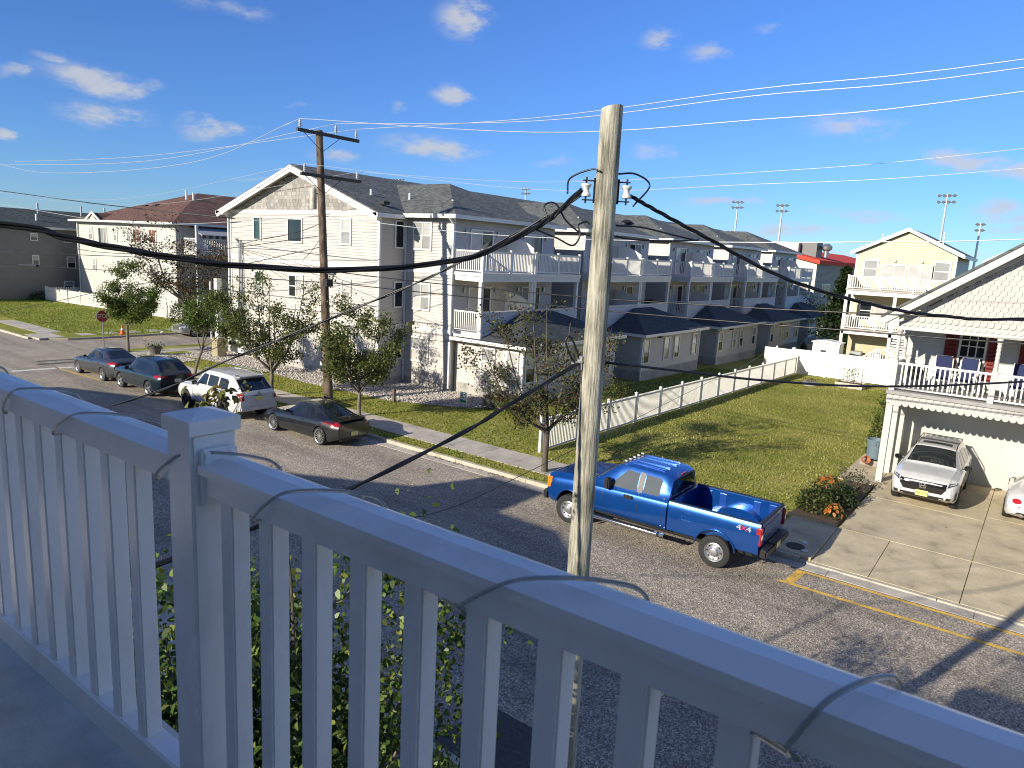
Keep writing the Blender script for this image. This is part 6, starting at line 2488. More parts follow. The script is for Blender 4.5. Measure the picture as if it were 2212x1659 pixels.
dg_, dr_ = P('decal_grey', (.45, .46, .47), .4), P('decal_red', (.55, .03, .03), .4)
for tx, dx, mm in (('4', -.12, dg_), ('X', .0, dr_), ('4', .12, dg_)):
    for sy in (-1, 1):
        t = bpy.data.objects.new('decal', text_mesh(tx, .19, .002, 'decal', mm))
        COL.objects.link(t)
        t.parent = pk.root
        t.location = (Lp / 2 - 5.82 - dx * sy * (1 if sy < 0 else 1) * (1), sy * 1.004, 1.20)
        t.rotation_euler = (R(90), 0, 0 if sy < 0 else pi)
        t.scale = (1.35, 1, 1)

# shorter nose
_xw = Lp / 2 - .99
for _o in pk.root.children_recursive:
    if _o.type == 'MESH' and not _o.name.startswith(('wheel.', 'rim', 'decal')) and _o.name != 'wheel':
        for _v in _o.data.vertices:
            if _v.co.x > _xw:
                _v.co.x = _xw + (_v.co.x - _xw) * .78
    
# ================ black coupe
def sedan_prof(L, h, wmax, hood, cowl, rf, rr, deck, dz, nose=.62, zb=.2, tail=.82, beltf=.70, beltr=.86, wroof=.56):
    """profile tables for a low car: stations in metres from the nose"""
    return dict(zt=[(0, nose), (.12, nose + .06), (.5, hood - .07), (cowl, hood + .03), (rf, h - .03), ((rf + rr) / 2, h), (rr, h - .05), (deck, dz), (L - .12, dz - .03), (L, dz - .10)],
                zb=[(0, zb + .12), (.35, zb), (L - .4, zb), (L, zb + .15)], w=[(0, wmax * .74), (.1, wmax * .86), (.45, wmax * .97), (1.2, wmax), (L - .9, wmax), (L - .3, wmax * .94), (L, wmax * .82)],
                belt=[(0, nose - .08), (.5, beltf), (cowl, hood - .05), (rr, beltr), (L - .3, dz - .06), (L, dz - .15)],
                wr=[(0, wmax * .60), (cowl, wmax * .74), (rf, wroof), (rr, wroof - .02), (deck, wmax * .72), (L, wmax * .68)],
                wbelt=[(0, wmax * .72), (.5, wmax * .90), (cowl, wmax * .93), (L - .8, wmax * .93), (L, wmax * .76)])


black = paint('coupe_black', (.006, .007, .010), .0, .35)
cp = Car('coupe', (-22.2, 16.92, 0), pi, 'black two door coupe with bright lipped wheels parked behind the white off road car', 'car', 4.63,
         sedan_prof(4.63, 1.37, .905, .86, 1.45, 2.15, 3.15, 4.05, .97, .60, .17, .9, .72, .90, .54), black)
cp.finish((.90, 3.75), .37, .26)
dress(cp, [[(1.92, .93), (2.85, .955), (2.84, 1.24), (2.50, 1.29), (2.28, 1.24)], [(2.90, .96), (3.42, .99), (3.30, 1.10), (3.1, 1.19), (2.90, 1.235)]],
      ('T', [(1.52, -.66), (2.12, -.52), (2.12, .52), (1.52, .66)]), ('T', [(3.20, -.50), (3.98, -.60), (3.98, .60), (3.20, .50)]),
      seams=([(1.60, .30), (1.62, .86)], [(2.92, .30), (2.95, .93)], [(1.60, .28), (2.92, .28)]), handles=((2.72, .80),))
cp.sym('B', [(.48, .78), (.86, .80), (.84, .92), (.60, .93)], tail_m, 'tail_light', .012)
cp.both([(4.25, .79), (4.55, .80), (4.50, .90), (4.28, .92)], tail_m, 'tail_light_side', .008)
plate(cp, 'B', .47, plate_y)
cp.sym('F', [(.40, .58), (.72, .60), (.70, .70), (.45, .68)], head_m, 'head_light', .01)
cp.mirror(1.85, .92, .9, black, (.13, .18, .12))
bevel_local('spoiler', (-2.2, 0, .985), (.16, 1.2, .03), .012, black, cp.root)
bevel_local('rear_valance', (-2.28, 0, .30), (.1, 1.3, .14), .03, trimb, cp.root)
cp.wheels((.90, 3.75), .335, .80, .245, 'mesh', rim_m, .80)

# ================ white off-road car
wpaint = paint('offroad_white', (.60, .60, .58), 0, .3)


def suv_prof(L, h, wmax, hood, cowl, rf, rr, tailz, nose=.85, zb=.3, wroof=.62, belt=1.05, backx=None):
    bx = L - .10 if backx is None else backx
    return dict(zt=[(0, nose - .08), (.08, nose), (.4, hood - .06), (cowl, hood + .03), (rf, h - .04), ((rf + rr) / 2, h), (rr, h - .03), (rr + .12, h - .09), (bx, tailz), (L, tailz - .12)],
                zb=[(0, zb + .15), (.35, zb), (L - .4, zb), (L, zb + .12)], w=[(0, wmax * .80), (.08, wmax * .90), (.4, wmax * .98), (1.2, wmax), (L - .6, wmax), (L - .15, wmax * .96), (L, wmax * .86)],
                belt=[(0, nose - .16), (.4, hood - .13), (cowl, hood - .06), (1.9, belt), (L - .5, belt + .05), (L, min(belt + .02, tailz - .16))],
                wr=[(0, wmax * .72), (cowl, wmax * .80), (rf, wroof), (rr, wroof), (bx, wmax * .78), (L, wmax * .72)],
                wbelt=[(0, wmax * .78), (.4, wmax * .93), (cowl, wmax * .95), (L - .4, wmax * .94), (L, wmax * .80)])


lx = Car('off_road_car', (-27.75, 16.5, 0), pi, 'large white off road car with black rims parked in front of the black coupe', 'car', 4.95,
         suv_prof(4.95, 1.86, .945, 1.14, 1.42, 2.02, 4.15, 1.26, .98, .36, .68, 1.17, 4.86), wpaint)
lx.finish((.92, 3.78), .45, .28)
dress(lx, [[(1.72, 1.22), (2.48, 1.23), (2.47, 1.66), (2.15, 1.68)], [(2.56, 1.23), (3.28, 1.235), (3.28, 1.67), (2.56, 1.67)], [(3.38, 1.24), (4.05, 1.26), (4.02, 1.55), (3.9, 1.66), (3.38, 1.67)]],
      ('F', [(-.72, 1.22), (.72, 1.22), (.60, 1.74), (-.60, 1.74)]), ('B', [(-.70, 1.28), (.70, 1.28), (.62, 1.70), (-.62, 1.70)]),
      seams=([(1.50, .5), (1.50, 1.14)], [(2.52, .48), (2.52, 1.18)], [(3.40, .75), (3.46, 1.18)], [(1.5, .48), (3.1, .48)]), handles=((2.35, 1.06), (3.25, 1.08)))
lx.sym('B', [(.66, .92), (.86, .92), (.84, 1.2), (.70, 1.2)], tail_m, 'tail_light', .012)
plate(lx, 'B', .98, plate_y)
lx.patch('B', [(-.35, 1.07), (.35, 1.07), (.35, 1.10), (-.35, 1.10)], chrome, 'tailgate_trim', .015)
MB().lathe((-2.49, 0, 1.19), (-1, 0, 0), [(.03, 0), (.052, .0), (.052, .012), (.03, .012)], 18).build('emblem', dark_metal, lx.root)
lx.sym('F', [(.48, .86), (.86, .90), (.84, 1.0), (.52, .98)], head_m, 'head_light', .01)
lx.patch('F', [(-.40, .55), (.40, .55), (.46, .95), (-.46, .95)], trimb, 'grille', .01)
lx.both([(1.45, .40), (3.25, .40), (3.25, .47), (1.45, .47)], trimb, 'running_board', .05)
for sy in (-1, 1):
    MB().tube([(.55, sy * .62, 1.84), (.4, sy * .62, 1.90), (-1.7, sy * .62, 1.90), (-1.85, sy * .62, 1.82)], .018, 6).build('roof_rail', grey_metal, lx.root)
lx.mirror(1.80, 1.20, .94, gloss_b, (.14, .2, .17))
bevel_local('rear_bumper', (-2.42, 0, .58), (.16, 1.7, .22), .05, wpaint, lx.root)
bevel_local('roof_spoiler', (-1.9, 0, 1.80), (.3, 1.2, .04), .015, wpaint, lx.root)
lx.wheels((.92, 3.78), .39, .82, .27, 'ten', rim_dark, .70)

# ================ dark blue crossover
nav = paint('crossover_navy', (.010, .022, .032), .4, .28)
es = Car('crossover_car', (-33.75, 16.35, 0), pi, 'dark teal crossover car parked behind the grey saloon', 'car', 4.6,
         suv_prof(4.6, 1.67, .925, 1.03, 1.32, 2.02, 3.75, 1.18, .84, .25, .58, 1.0, 4.45), nav)
es.finish((.92, 3.63), .40, .27)
dress(es, [[(1.76, 1.06), (2.50, 1.08), (2.50, 1.49), (2.20, 1.49)], [(2.56, 1.08), (3.30, 1.10), (3.26, 1.47), (2.56, 1.50)], [(3.36, 1.11), (3.86, 1.16), (3.72, 1.33), (3.34, 1.45)]],
      ('T', [(1.40, -.64), (1.98, -.54), (1.98, .54), (1.40, .64)]), ('B', [(-.66, 1.20), (.66, 1.20), (.54, 1.52), (-.54, 1.52)]),
      seams=([(1.50, .4), (1.52, 1.0)], [(2.53, .38), (2.53, 1.05)], [(3.42, .7), (3.46, 1.05)], [(1.5, .38), (3.0, .38)]), handles=((2.38, .96), (3.28, .98)))
es.sym('B', [(.42, .92), (.88, .95), (.84, 1.06), (.50, 1.04)], tail_m, 'tail_light', .012)
es.both([(4.18, .94), (4.5, .93), (4.46, 1.03), (4.2, 1.06)], tail_m, 'tail_light_side', .008)
plate(es, 'B', .80, plate_w)
es.sym('F', [(.48, .76), (.84, .80), (.82, .88), (.52, .86)], head_m, 'head_light', .01)
es.mirror(1.78, 1.04, .92, nav, (.13, .2, .14))
for sy in (-1, 1):
    MB().tube([(.35, sy * .55, 1.62), (.2, sy * .55, 1.69), (-1.1, sy * .55, 1.69), (-1.3, sy * .55, 1.62)], .014, 6).build('roof_rail', trimb, es.root)
es.wheels((.92, 3.63), .36, .80, .235, 'five', rim_m, .72)

# ================ grey saloon
gry = paint('saloon_grey', (.085, .088, .092), .75, .3)
sd_ = Car('saloon_car', (-38.55, 16.4, 0), pi, 'dark grey saloon car with chrome window line parked by the stop line', 'car', 4.75,
          sedan_prof(4.75, 1.47, .92, .93, 1.50, 2.2, 3.3, 4.18, 1.08, .68, .2, .95, .78, .98, .55), gry)
sd_.finish((.95, 3.75), .37, .26)
dress(sd_, [[(1.90, .995), (2.62, 1.01), (2.62, 1.36), (2.38, 1.36)], [(2.68, 1.01), (3.40, 1.04), (3.50, 1.12), (3.2, 1.28), (2.68, 1.365)]],
      ('T', [(1.56, -.66), (2.18, -.53), (2.18, .53), (1.56, .66)]), ('T', [(3.36, -.52), (4.08, -.62), (4.08, .62), (3.36, .52)]),
      seams=([(1.60, .36), (1.62, .93)], [(2.65, .34), (2.65, .98)], [(3.36, .7), (3.44, .98)], [(1.6, .34), (3.2, .34)]), handles=((2.48, .87), (3.3, .89)))
for pts in ([(1.86, .985), (2.35, 1.375), (2.7, 1.385), (3.25, 1.29), (3.54, 1.12)], [(1.86, .98), (3.54, 1.05)]):
    sd_.seams(pts, chrome, .022, 'window_trim')
sd_.sym('B', [(.46, .88), (.88, .92), (.85, 1.03), (.55, 1.0)], tail_m, 'tail_light', .012)
sd_.both([(4.30, .90), (4.66, .90), (4.62, 1.0), (4.32, 1.02)], tail_m, 'tail_light_side', .008)
plate(sd_, 'B', .82, plate_y)
sd_.sym('F', [(.46, .62), (.84, .66), (.80, .76), (.50, .73)], head_m, 'head_light', .01)
sd_.mirror(1.84, .98, .92, gry, (.13, .18, .12))
sd_.wheels((.95, 3.75), .345, .80, .235, 'ten', rim_m, .76)

# ================ white crossover on the driveway
cw_ = paint('crossover_white', (.60, .595, .575), 0, .3)
hv = Car('crossover_car', (-2.43, 27.0, .135), -pi / 2, 'white crossover car with black grille on the driveway', 'car', 4.7,
         suv_prof(4.7, 1.68, .935, 1.10, 1.30, 2.05, 3.9, 1.2, .94, .28, .60, 1.06, 4.55), cw_)
hv.finish((.93, 3.63), .40, .27)
dress(hv, [[(1.80, 1.10), (2.52, 1.12), (2.52, 1.52), (2.20, 1.52)], [(2.58, 1.12), (3.34, 1.13), (3.32, 1.50), (2.58, 1.53)], [(3.42, 1.14), (3.95, 1.18), (3.82, 1.38), (3.42, 1.48)]],
      ('T', [(1.38, -.70), (2.0, -.57), (2.0, .57), (1.38, .70)]), ('B', [(-.66, 1.22), (.66, 1.22), (.56, 1.54), (-.56, 1.54)]),
      seams=([(1.48, .4), (1.50, 1.05)], [(2.55, .38), (2.55, 1.08)], [(3.44, .7), (3.48, 1.08)]), handles=((2.40, 1.0), (3.3, 1.02)))
hv.patch('F', [(-.52, .59), (.52, .59), (.64, .77), (.60, .91), (-.60, .91), (-.64, .77)], gloss_b, 'grille', .012)
for sy in (-1, 1):
    hv.patch('F', [(sy * .50, .86), (sy * .60, .82), (sy * .88, .90), (sy * .87, .96), (sy * .62, .92)][::sy], gloss_b, 'head_light', .012)
    hv.patch('F', [(sy * .64, .865), (sy * .86, .915), (sy * .86, .945), (sy * .66, .90)][::sy], head_m, 'lamp_strip', .016)
    hv.patch('F', [(sy * .62, .40), (sy * .78, .42), (sy * .80, .52), (sy * .66, .53)][::sy], chrome, 'fog_lamp_trim', .012)
    hv.patch('F', [(sy * .65, .42), (sy * .76, .435), (sy * .775, .50), (sy * .675, .51)][::sy], gloss_b, 'fog_lamp', .018)
    hv.patch('F', [(sy * .82, .38), (sy * .90, .44), (sy * .91, .66), (sy * .87, .66), (sy * .86, .48)][::sy], trimb, 'bumper_slot', .012)
hv.patch('F', [(-.60, .36), (.60, .36), (.60, .50), (-.60, .50)], trimb, 'air_intake', .010)
hv.patch('F', [(-.82, .30), (.82, .30), (.80, .345), (-.80, .345)], grey_metal, 'skid_plate', .014)
for y0_, y1_, z0_, z1_ in ((-.055, -.035, .71, .83), (.035, .055, .71, .83), (-.035, .035, .76, .78)):
    hv.patch('F', [(y0_, z0_), (y1_, z0_), (y1_, z1_), (y0_, z1_)], chrome, 'emblem', .022, None, 1)
mb = MB()
h_, d_ = hv.cast('F', 0, .77)
xe_ = h_[0].x + .02
for a0_, a1_ in (((-.085, .70), (.085, .70)), ((-.085, .845), (.085, .845)), ((-.085, .70), (-.085, .845)), ((.085, .70), (.085, .845))):
    mb.bar((xe_, a0_[0], a0_[1]), (xe_, a1_[0], a1_[1]), .012, .012)
mb.build('emblem_ring', chrome, hv.root)
plate(hv, 'F', .53, plate_y, 'Y34\u00b7UZW', size=(.34, .175))
hv.patch('T', [(2.32, -.42), (2.62, -.43), (2.62, .43), (2.32, .42)], gloss_b, 'sunroof', .006)
for sy in (-1, 1):
    MB().tube([(.30, sy * .585, 1.63), (.15, sy * .59, 1.70), (-1.35, sy * .59, 1.69), (-1.55, sy * .585, 1.60)], .017, 6).build('roof_rail', gloss_b, hv.root)
for sx in (2.75, 3.6):
    MB().bar((2.35 - sx, -.59, 1.715), (2.35 - sx, .59, 1.715), .05, .025).build('cross_bar', trimb, hv.root)
hv.both([(1.28, .30), (3.2, .30), (3.2, .40), (1.28, .40)], trimb, 'sill_cladding', .01)
hv.mirror(1.78, 1.10, .93, gloss_b, (.15, .22, .15))
hv.wheels((.93, 3.63), .36, .81, .235, 'five', rim_dark, .72)
for y in (-.38, .38):
    pass

# ================ white roadster
rp_ = paint('roadster_white', (.60, .595, .575), 0, .28)
rd = Car('roadster', (.56, 27.15, .135), pi / 2, 'white low roadster with round red tail lights on the driveway', 'car', 4.0,
         dict(zt=[(0, .56), (.15, .64), (.6, .80), (1.45, .90), (2.05, 1.24), (2.35, 1.27), (2.7, 1.22), (3.25, 1.06), (3.8, .92), (3.93, .82), (4.0, .62)],
              zb=[(0, .3), (.3, .17), (3.6, .18), (4.0, .34)], w=[(0, .70), (.12, .80), (.5, .90), (3.3, .905), (3.7, .87), (3.9, .80), (4.0, .70)],
              belt=[(0, .5), (.6, .74), (1.5, .86), (2.8, .92), (3.5, .88), (3.9, .76), (4.0, .55)], wr=[(0, .55), (1.45, .68), (2.05, .50), (2.7, .50), (3.3, .60), (4.0, .5)],
              wbelt=[(0, .65), (.6, .84), (3.3, .84), (3.8, .78), (4.0, .62)]), rp_)
rd.finish((.75, 3.17), .37, .26)
dress(rd, [[(1.85, .93), (2.62, .96), (2.55, 1.14), (2.2, 1.17), (2.05, 1.12)]], ('T', [(1.52, -.60), (2.0, -.49), (2.0, .49), (1.52, .60)]), ('T', [(2.72, -.40), (3.18, -.45), (3.18, .45), (2.72, .40)]),
      seams=([(1.70, .3), (1.72, .86)], [(2.78, .3), (2.82, .9)], [(1.7, .28), (2.78, .28)]), handles=())
def disc(car, view, cy, cz, ry_, rz_, mat, name, eps):
    car.patch(view, [(cy + ry_ * cos(2 * pi * k / 14), cz + rz_ * sin(2 * pi * k / 14)) for k in range(14)], mat, name, eps)
for sy in (-1, 1):
    disc(rd, 'B', sy * .60, .72, .12, .075, tail_m, 'tail_light', .01)
    disc(rd, 'B', sy * .56, .575, .06, .035, tail_m, 'fog_light', .01)
    MB().lathe((-1.96, sy * .45, .34), (-1, 0, 0), [(.03, 0), (.05, 0), (.05, .08), (.035, .08), (.03, .0)], 14).build('exhaust', chrome, rd.root)
rd.patch('B', [(-.62, .34), (.62, .34), (.55, .42), (-.55, .42)], trimb, 'rear_valance', .012)
plate(rd, 'B', .58, plate_w, y=.0)
rd.mirror(1.80, .92, .88, rp_, (.12, .18, .11))
for i in range(5):
    rd.patch('T', [(2.86 + i * .06, -.30), (2.89 + i * .06, -.30), (2.89 + i * .06, .30), (2.86 + i * .06, .30)], trimb, 'rear_slat', .012, None, 1)
rd.wheels((.75, 3.17), .33, .80, .245, 'five', rim_m, .74)

# ================ silver car across the side street and a dark car behind the wings
slv = paint('silver', (.46, .46, .45), .7, .3)
sv = Car('silver_car', (-51.2, 29.0, 0), -pi / 2, 'silver car parked across the side street under the brown leaved tree', 'car', 4.8,
         sedan_prof(4.8, 1.5, .92, .98, 1.45, 2.1, 3.3, 4.2, 1.08, .74, .2, .95, .82, 1.0, .55), slv)
sv.finish((.95, 3.75), .37, .26)
dress(sv, [[(1.85, 1.02), (2.60, 1.04), (2.60, 1.38), (2.36, 1.38)], [(2.66, 1.04), (3.4, 1.06), (3.2, 1.3), (2.66, 1.38)]],
      ('T', [(1.5, -.66), (2.06, -.53), (2.06, .53), (1.5, .66)]), ('T', [(3.36, -.52), (4.08, -.62), (4.08, .62), (3.36, .52)]), seams=([(2.63, .36), (2.63, 1.0)],), handles=())
sv.sym('F', [(.46, .62), (.80, .66), (.78, .82), (.50, .78)], head_m, 'head_light', .01)
sv.patch('F', [(-.38, .50), (.38, .50), (.40, .74), (-.40, .74)], chrome, 'grille', .01)
sv.mirror(1.8, 1.0, .92, slv, (.13, .18, .12))
sv.wheels((.95, 3.75), .345, .80, .235, 'ten', rim_m, .74)
dkc = paint('far_car_blue', (.015, .02, .03), .4, .3)
fc = Car('dark_car', (-17.2, 70, -.5), pi / 2, 'dark car parked beyond the last wing under the evergreen', 'car', 4.6,
         suv_prof(4.6, 1.7, .92, 1.05, 1.35, 2.0, 3.8, 1.2, .9, .28, .6, 1.05, 4.5), dkc)
fc.finish((.95, 3.65), .4, .26)
dress(fc, [[(1.8, 1.1), (2.55, 1.1), (2.5, 1.5), (2.2, 1.5)], [(2.6, 1.1), (3.6, 1.12), (3.5, 1.48), (2.6, 1.5)]], ('T', [(1.4, -.66), (2.0, -.56), (2.0, .56), (1.4, .66)]), ('B', [(-.66, 1.22), (.66, 1.22), (.56, 1.54), (-.56, 1.54)]))
fc.wheels((.95, 3.65), .36, .8, .23, 'five', rim_m, .7)

# ================================================================ trees and plants
bark_g = P('bark_grey', (.17, .145, .11), .9, var=.35, scale=14, stretch=(1, 1, .25), bmp=.7, bscale=40)
bark_d = P('bark_dark', (.10, .082, .062), .9, var=.35, scale=14, stretch=(1, 1, .25), bmp=.7, bscale=40)


def leaf_quads(pos, size, rs, droop=.25):
    n = len(pos)
    d = rs.normal(size=(n, 3))
    d[:, 2] -= droop
    d /= np.linalg.norm(d, axis=1)[:, None]
    up = rs.normal(size=(n, 3)) * .6 + np.array([0, 0, 1.0])
    sd = np.cross(d, up)
    sd /= np.linalg.norm(sd, axis=1)[:, None] + 1e-9
    nrm = np.cross(sd, d)
    s = size * rs.uniform(.65, 1.3, n)[:, None]
    b = pos
    t = pos + d * s
    m = pos + d * s * .42 + nrm * s * .10
    return np.stack([b, m + sd * s * .34, t, m - sd * s * .34], 1)


def leaf6(pos, size, rs, droop=.35):
    n = len(pos)
    d = rs.normal(size=(n, 3))
    d[:, 2] -= droop
    d /= np.linalg.norm(d, axis=1)[:, None]
    up = rs.normal(size=(n, 3)) * .7 + np.array([-.25, -.6, .8])
    sd = np.cross(d, up)
    sd /= np.linalg.norm(sd, axis=1)[:, None] + 1e-9
    nrm = np.cross(sd, d)
    s = size * rs.uniform(.6, 1.25, n)[:, None]
    a = pos + d * s * .30 + nrm * s * .08
    c = pos + d * s * .68 + nrm * s * .03
    t = pos + d * s - nrm * s * .12
    k1, k2 = .30, .25
    return np.stack([pos, a + sd * s * k1 + nrm * s * .07, c + sd * s * k2 + nrm * s * .07, t, c - sd * s * k2 + nrm * s * .07, a - sd * s * k1 + nrm * s * .07], 1)


def tones(cols, n, rs, spread=.35):
    c = np.array(cols)
    i = rs.integers(0, len(c), n)
    return c[i] * rs.uniform(1 - spread, 1 + spread, (n, 1))


def tree(name, base, h, trunk_h, rad, seed, nleaf, ls, cols, label, bark=None, r0=.09, lean=(0, 0), limbs=5, sub=6, clump=.22, bare=0.0, group=None, flat=1.0, cen=(0, 0), sub3=3, low=.25, six=False, wexp=1.6):
    rs = np.random.default_rng(seed)
    rr = random.Random(seed)
    bx, by, bz = base
    t = thing(name, base, label, 'tree', group)
    bark = bark or bark_g
    top = Vector((bx + lean[0], by + lean[1], bz + trunk_h))
    tr = MB()
    tp = catm([(bx, by, bz - .05), (bx + lean[0] * .3 + rr.uniform(-.03, .03), by + lean[1] * .3, bz + trunk_h * .4), (bx + lean[0] * .7 + rr.uniform(-.03, .03), by + lean[1] * .7, bz + trunk_h * .75), tuple(top)], 4)
    tr.tube(tp, [r0 * (1.35 if i == 0 else 1.0) * (1 - .35 * i / len(tp)) for i in range(len(tp))], 10)
    tr.build('trunk', bark, t, smooth=60)
    br = MB()
    tips = []
    cc = Vector((bx + cen[0], by + cen[1], 0))
    for k in range(limbs):
        a = 2 * pi * (k + rr.uniform(-.25, .25)) / limbs
        st = Vector(tp[-1 - rr.randrange(0, 4)])
        out = rad * rr.uniform(.55, .95) if k < limbs - 1 else rad * .15
        zt = bz + h * (rr.uniform(.62, .95) if k < limbs - 1 else 1.0)
        en = Vector((cc.x + lean[0] + out * cos(a), cc.y + lean[1] + out * sin(a) * flat, zt))
        mid = st.lerp(en, .45) + Vector((cos(a) * rad * .12, sin(a) * rad * .12, -.06 * h))
        pth = catm([st, mid, en], 6)
        r1 = r0 * .5
        br.tube(pth, [max(.006, r1 * (1 - .85 * i / len(pth))) for i in range(len(pth))], 6)
        for j in range(sub):
            u = rr.uniform(low, 1.0)
            p0 = pth[min(len(pth) - 1, int(u * (len(pth) - 1)))]
            a2 = a + rr.uniform(-1.5, 1.5)
            l2 = rad * rr.uniform(.25, .6)
            e2 = p0 + Vector((cos(a2) * l2, sin(a2) * l2, rr.uniform(.05, .75) * l2 + .08))
            if e2.z > bz + h * 1.03:
                e2.z = bz + h * 1.03
            p2 = catm([p0, p0.lerp(e2, .5) + Vector((0, 0, -.04)), e2], 3)
            br.tube(p2, [max(.004, r1 * .4 * (1 - .8 * i / len(p2))) for i in range(len(p2))], 5)
            tips += [(p2[i], .7) for i in range(2, len(p2))]
            for q in range(sub3):
                p3 = p2[rr.randrange(1, len(p2))]
                e3 = p3 + Vector((rr.uniform(-1, 1), rr.uniform(-1, 1), rr.uniform(-.2, 1))) * rad * .22
                br.tube([p3, e3], [.006, .003], 4, caps=False)
                tips.append((e3, 1.0))
                tips.append((p3.lerp(e3, .5), .8))
        tips.append((en, 1.0))
    br.build('branches', bark, t, smooth=60)
    # leaf clumps round the twig tips
    P0 = np.array([tuple(p[0]) for p in tips])
    keep = rs.uniform(size=len(P0)) > bare
    P0 = P0[keep]
    wts = rs.uniform(.05, 1.0, len(P0)) ** wexp
    idx = rs.choice(len(P0), nleaf, p=wts / wts.sum())
    pos = P0[idx] + rs.normal(size=(nleaf, 3)) * clump * np.array([1, 1, .8])
    tn = tones(cols, nleaf, rs)
    if six:
        tonemesh('crown', leaf6(pos, ls, rs), None, 6, tn, GL['leaf'], t, OFF[t.name])
    else:
        tonemesh('crown', leaf_quads(pos, ls, rs), None, 4, tn, GL['leaf'], t, OFF[t.name])
    return t


G1 = [(.075, .13, .022), (.095, .15, .025), (.12, .17, .03), (.055, .095, .018), (.18, .21, .045)]
G2 = [(.08, .125, .024), (.13, .165, .032), (.18, .20, .045), (.055, .09, .018), (.15, .13, .045)]
G3 = [(.085, .095, .028), (.10, .07, .035), (.07, .09, .022), (.12, .125, .032), (.11, .055, .03), (.075, .10, .022)]
BR = [(.12, .07, .04), (.09, .065, .04), (.14, .09, .045), (.08, .08, .03)]
sg = 'young trees along the far pavement'
tree('street_tree', (-44.9, 20.3, .12), 5.5, 2.0, 1.45, 3, 15000, .115, G1, 'dense dark green young tree beside the stop sign', limbs=7, sub=8, clump=.18, group=sg, r0=.10, cen=(.45, .1), low=.35)
tree('street_tree', (-35.4, 19.3, .12), 4.7, 1.5, 1.55, 5, 8000, .11, G1, 'leaning young tree with dead lower twigs behind the dark crossover', limbs=5, sub=6, clump=.17, group=sg, lean=(.35, .3), cen=(1.3, .1), r0=.085, low=.55)
tree('street_tree', (-28.75, 19.45, .12), 5.5, 1.2, 2.4, 8, 10500, .11, G2, 'airy wide green young tree behind the white off road car', limbs=8, sub=7, clump=.15, group=sg, r0=.11, sub3=3, low=.3)
tree('street_tree', (-22.95, 19.8, .12), 4.7, 1.2, 1.6, 21, 12000, .11, G2, 'green young tree with bare top twigs behind the black coupe', limbs=7, sub=7, clump=.16, group=sg, r0=.09)
tree('street_tree', (-12.85, 19.2, .12), 5.6, 1.5, 2.3, 13, 7500, .10, G3, 'sparse reddish green young tree between the pickup and the picket fence', bark_d, limbs=8, sub=8, clump=.14, group=sg, r0=.115, cen=(-.5, .2), sub3=4)
tree('bare_tree', (-57.0, 30.4, .12), 8.2, 2.0, 3.9, 31, 4200, .19, BR, 'tall half bare tree with brown leaves beside the brown roofed house', bark_d, limbs=9, sub=10, clump=.26, bare=.35, r0=.16, sub3=4)
tree('bare_tree', (-19.0, 83, -.6), 5.2, 1.5, 3.0, 33, 1500, .2, BR + G3, 'thin leafed tree beyond the end of the long building', bark_d, limbs=7, sub=7, clump=.3, r0=.13)
NT = [(.07, .125, .022), (.10, .165, .03), (.05, .09, .016), (.16, .22, .04), (.22, .24, .05), (.065, .11, .02), (.085, .14, .024)]
yt = tree('yard_tree', (-4.85, 2.9, .12), 4.75, 1.8, 1.75, 52, 44000, .078, NT, 'leafy yellow green tree growing right below the balcony', limbs=10, sub=9, clump=.26, r0=.10, sub3=3, low=.1, six=True, wexp=.6, cen=(.15, 0))
# single shoots that reach above the hand rail
rs_ = np.random.default_rng(123)
for (ax, ay, az), (bx_, by_, bz_), nl, sp, cl in [((-4.6, 2.75, 4.6), (-4.46, 2.6, 6.25), 75, .055, [(.17, .19, .035), (.09, .12, .025), (.20, .15, .035), (.06, .07, .03)]), ((-3.9, 2.8, 4.4), (-3.80, 2.6, 5.80), 26, .035, [(.20, .12, .04), (.13, .12, .03), (.16, .09, .035)])]:
    pth = catm([(ax, ay, az), ((ax + bx_) / 2 + .05, (ay + by_) / 2, (az + bz_) / 2), (bx_, by_, bz_)], 6)
    twg = MB().tube(pth, [.012 * (1 - .6 * i / len(pth)) for i in range(len(pth))], 6)
    cpt = []
    tp_ = Vector(pth[-1])
    for k in range(7):
        e_ = tp_ + Vector((rs_.normal() * .16, rs_.normal() * .10, rs_.uniform(-.16, .12))) * (1 if nl > 40 else .6)
        twg.tube([Vector(pth[-1 - k % 3]), e_], [.004, .002], 5)
        cpt += [tuple(Vector(pth[-1 - k % 3]).lerp(e_, rs_.uniform(.4, 1.0))) for _ in range(nl // 7)]
    twg.build('shoot', bark_d, yt)
    cpt = np.array(cpt) + rs_.normal(size=(len(cpt), 3)) * sp * .6
    tonemesh('shoot_leaves', leaf6(cpt, .068, rs_, .5), None, 6, tones(cl, len(cpt), rs_), GL['leaf'], yt, OFF[yt.name])


# conifer
def conifer(base, h, rad, seed, n, label):
    rs = np.random.default_rng(seed)
    t = thing('evergreen_tree', base, label, 'tree')
    MB().tube([base, (base[0], base[1], base[2] + h * .9)], [.18, .03], 8).build('trunk', bark_d, t)
    u = rs.uniform(0, 1, n) ** .8
    z = base[2] + h * (.04 + .96 * u)
    lay = .75 + .25 * np.sin(u * 40)
    r = rad * (1 - u) ** .75 * lay * np.sqrt(rs.uniform(.25, 1.1, n)) + .05
    a = rs.uniform(0, 2 * pi, n)
    bl = 1 + .25 * np.sin(3 * a + u * 9)
    pos = np.stack([base[0] + r * bl * np.cos(a), base[1] + r * bl * np.sin(a), z], 1)
    tonemesh('crown', leaf_quads(pos, .34, rs, .5), None, 4, tones([(.018, .035, .012), (.028, .05, .015), (.04, .065, .02)], n, rs), GL['leaf'], t, OFF[t.name])


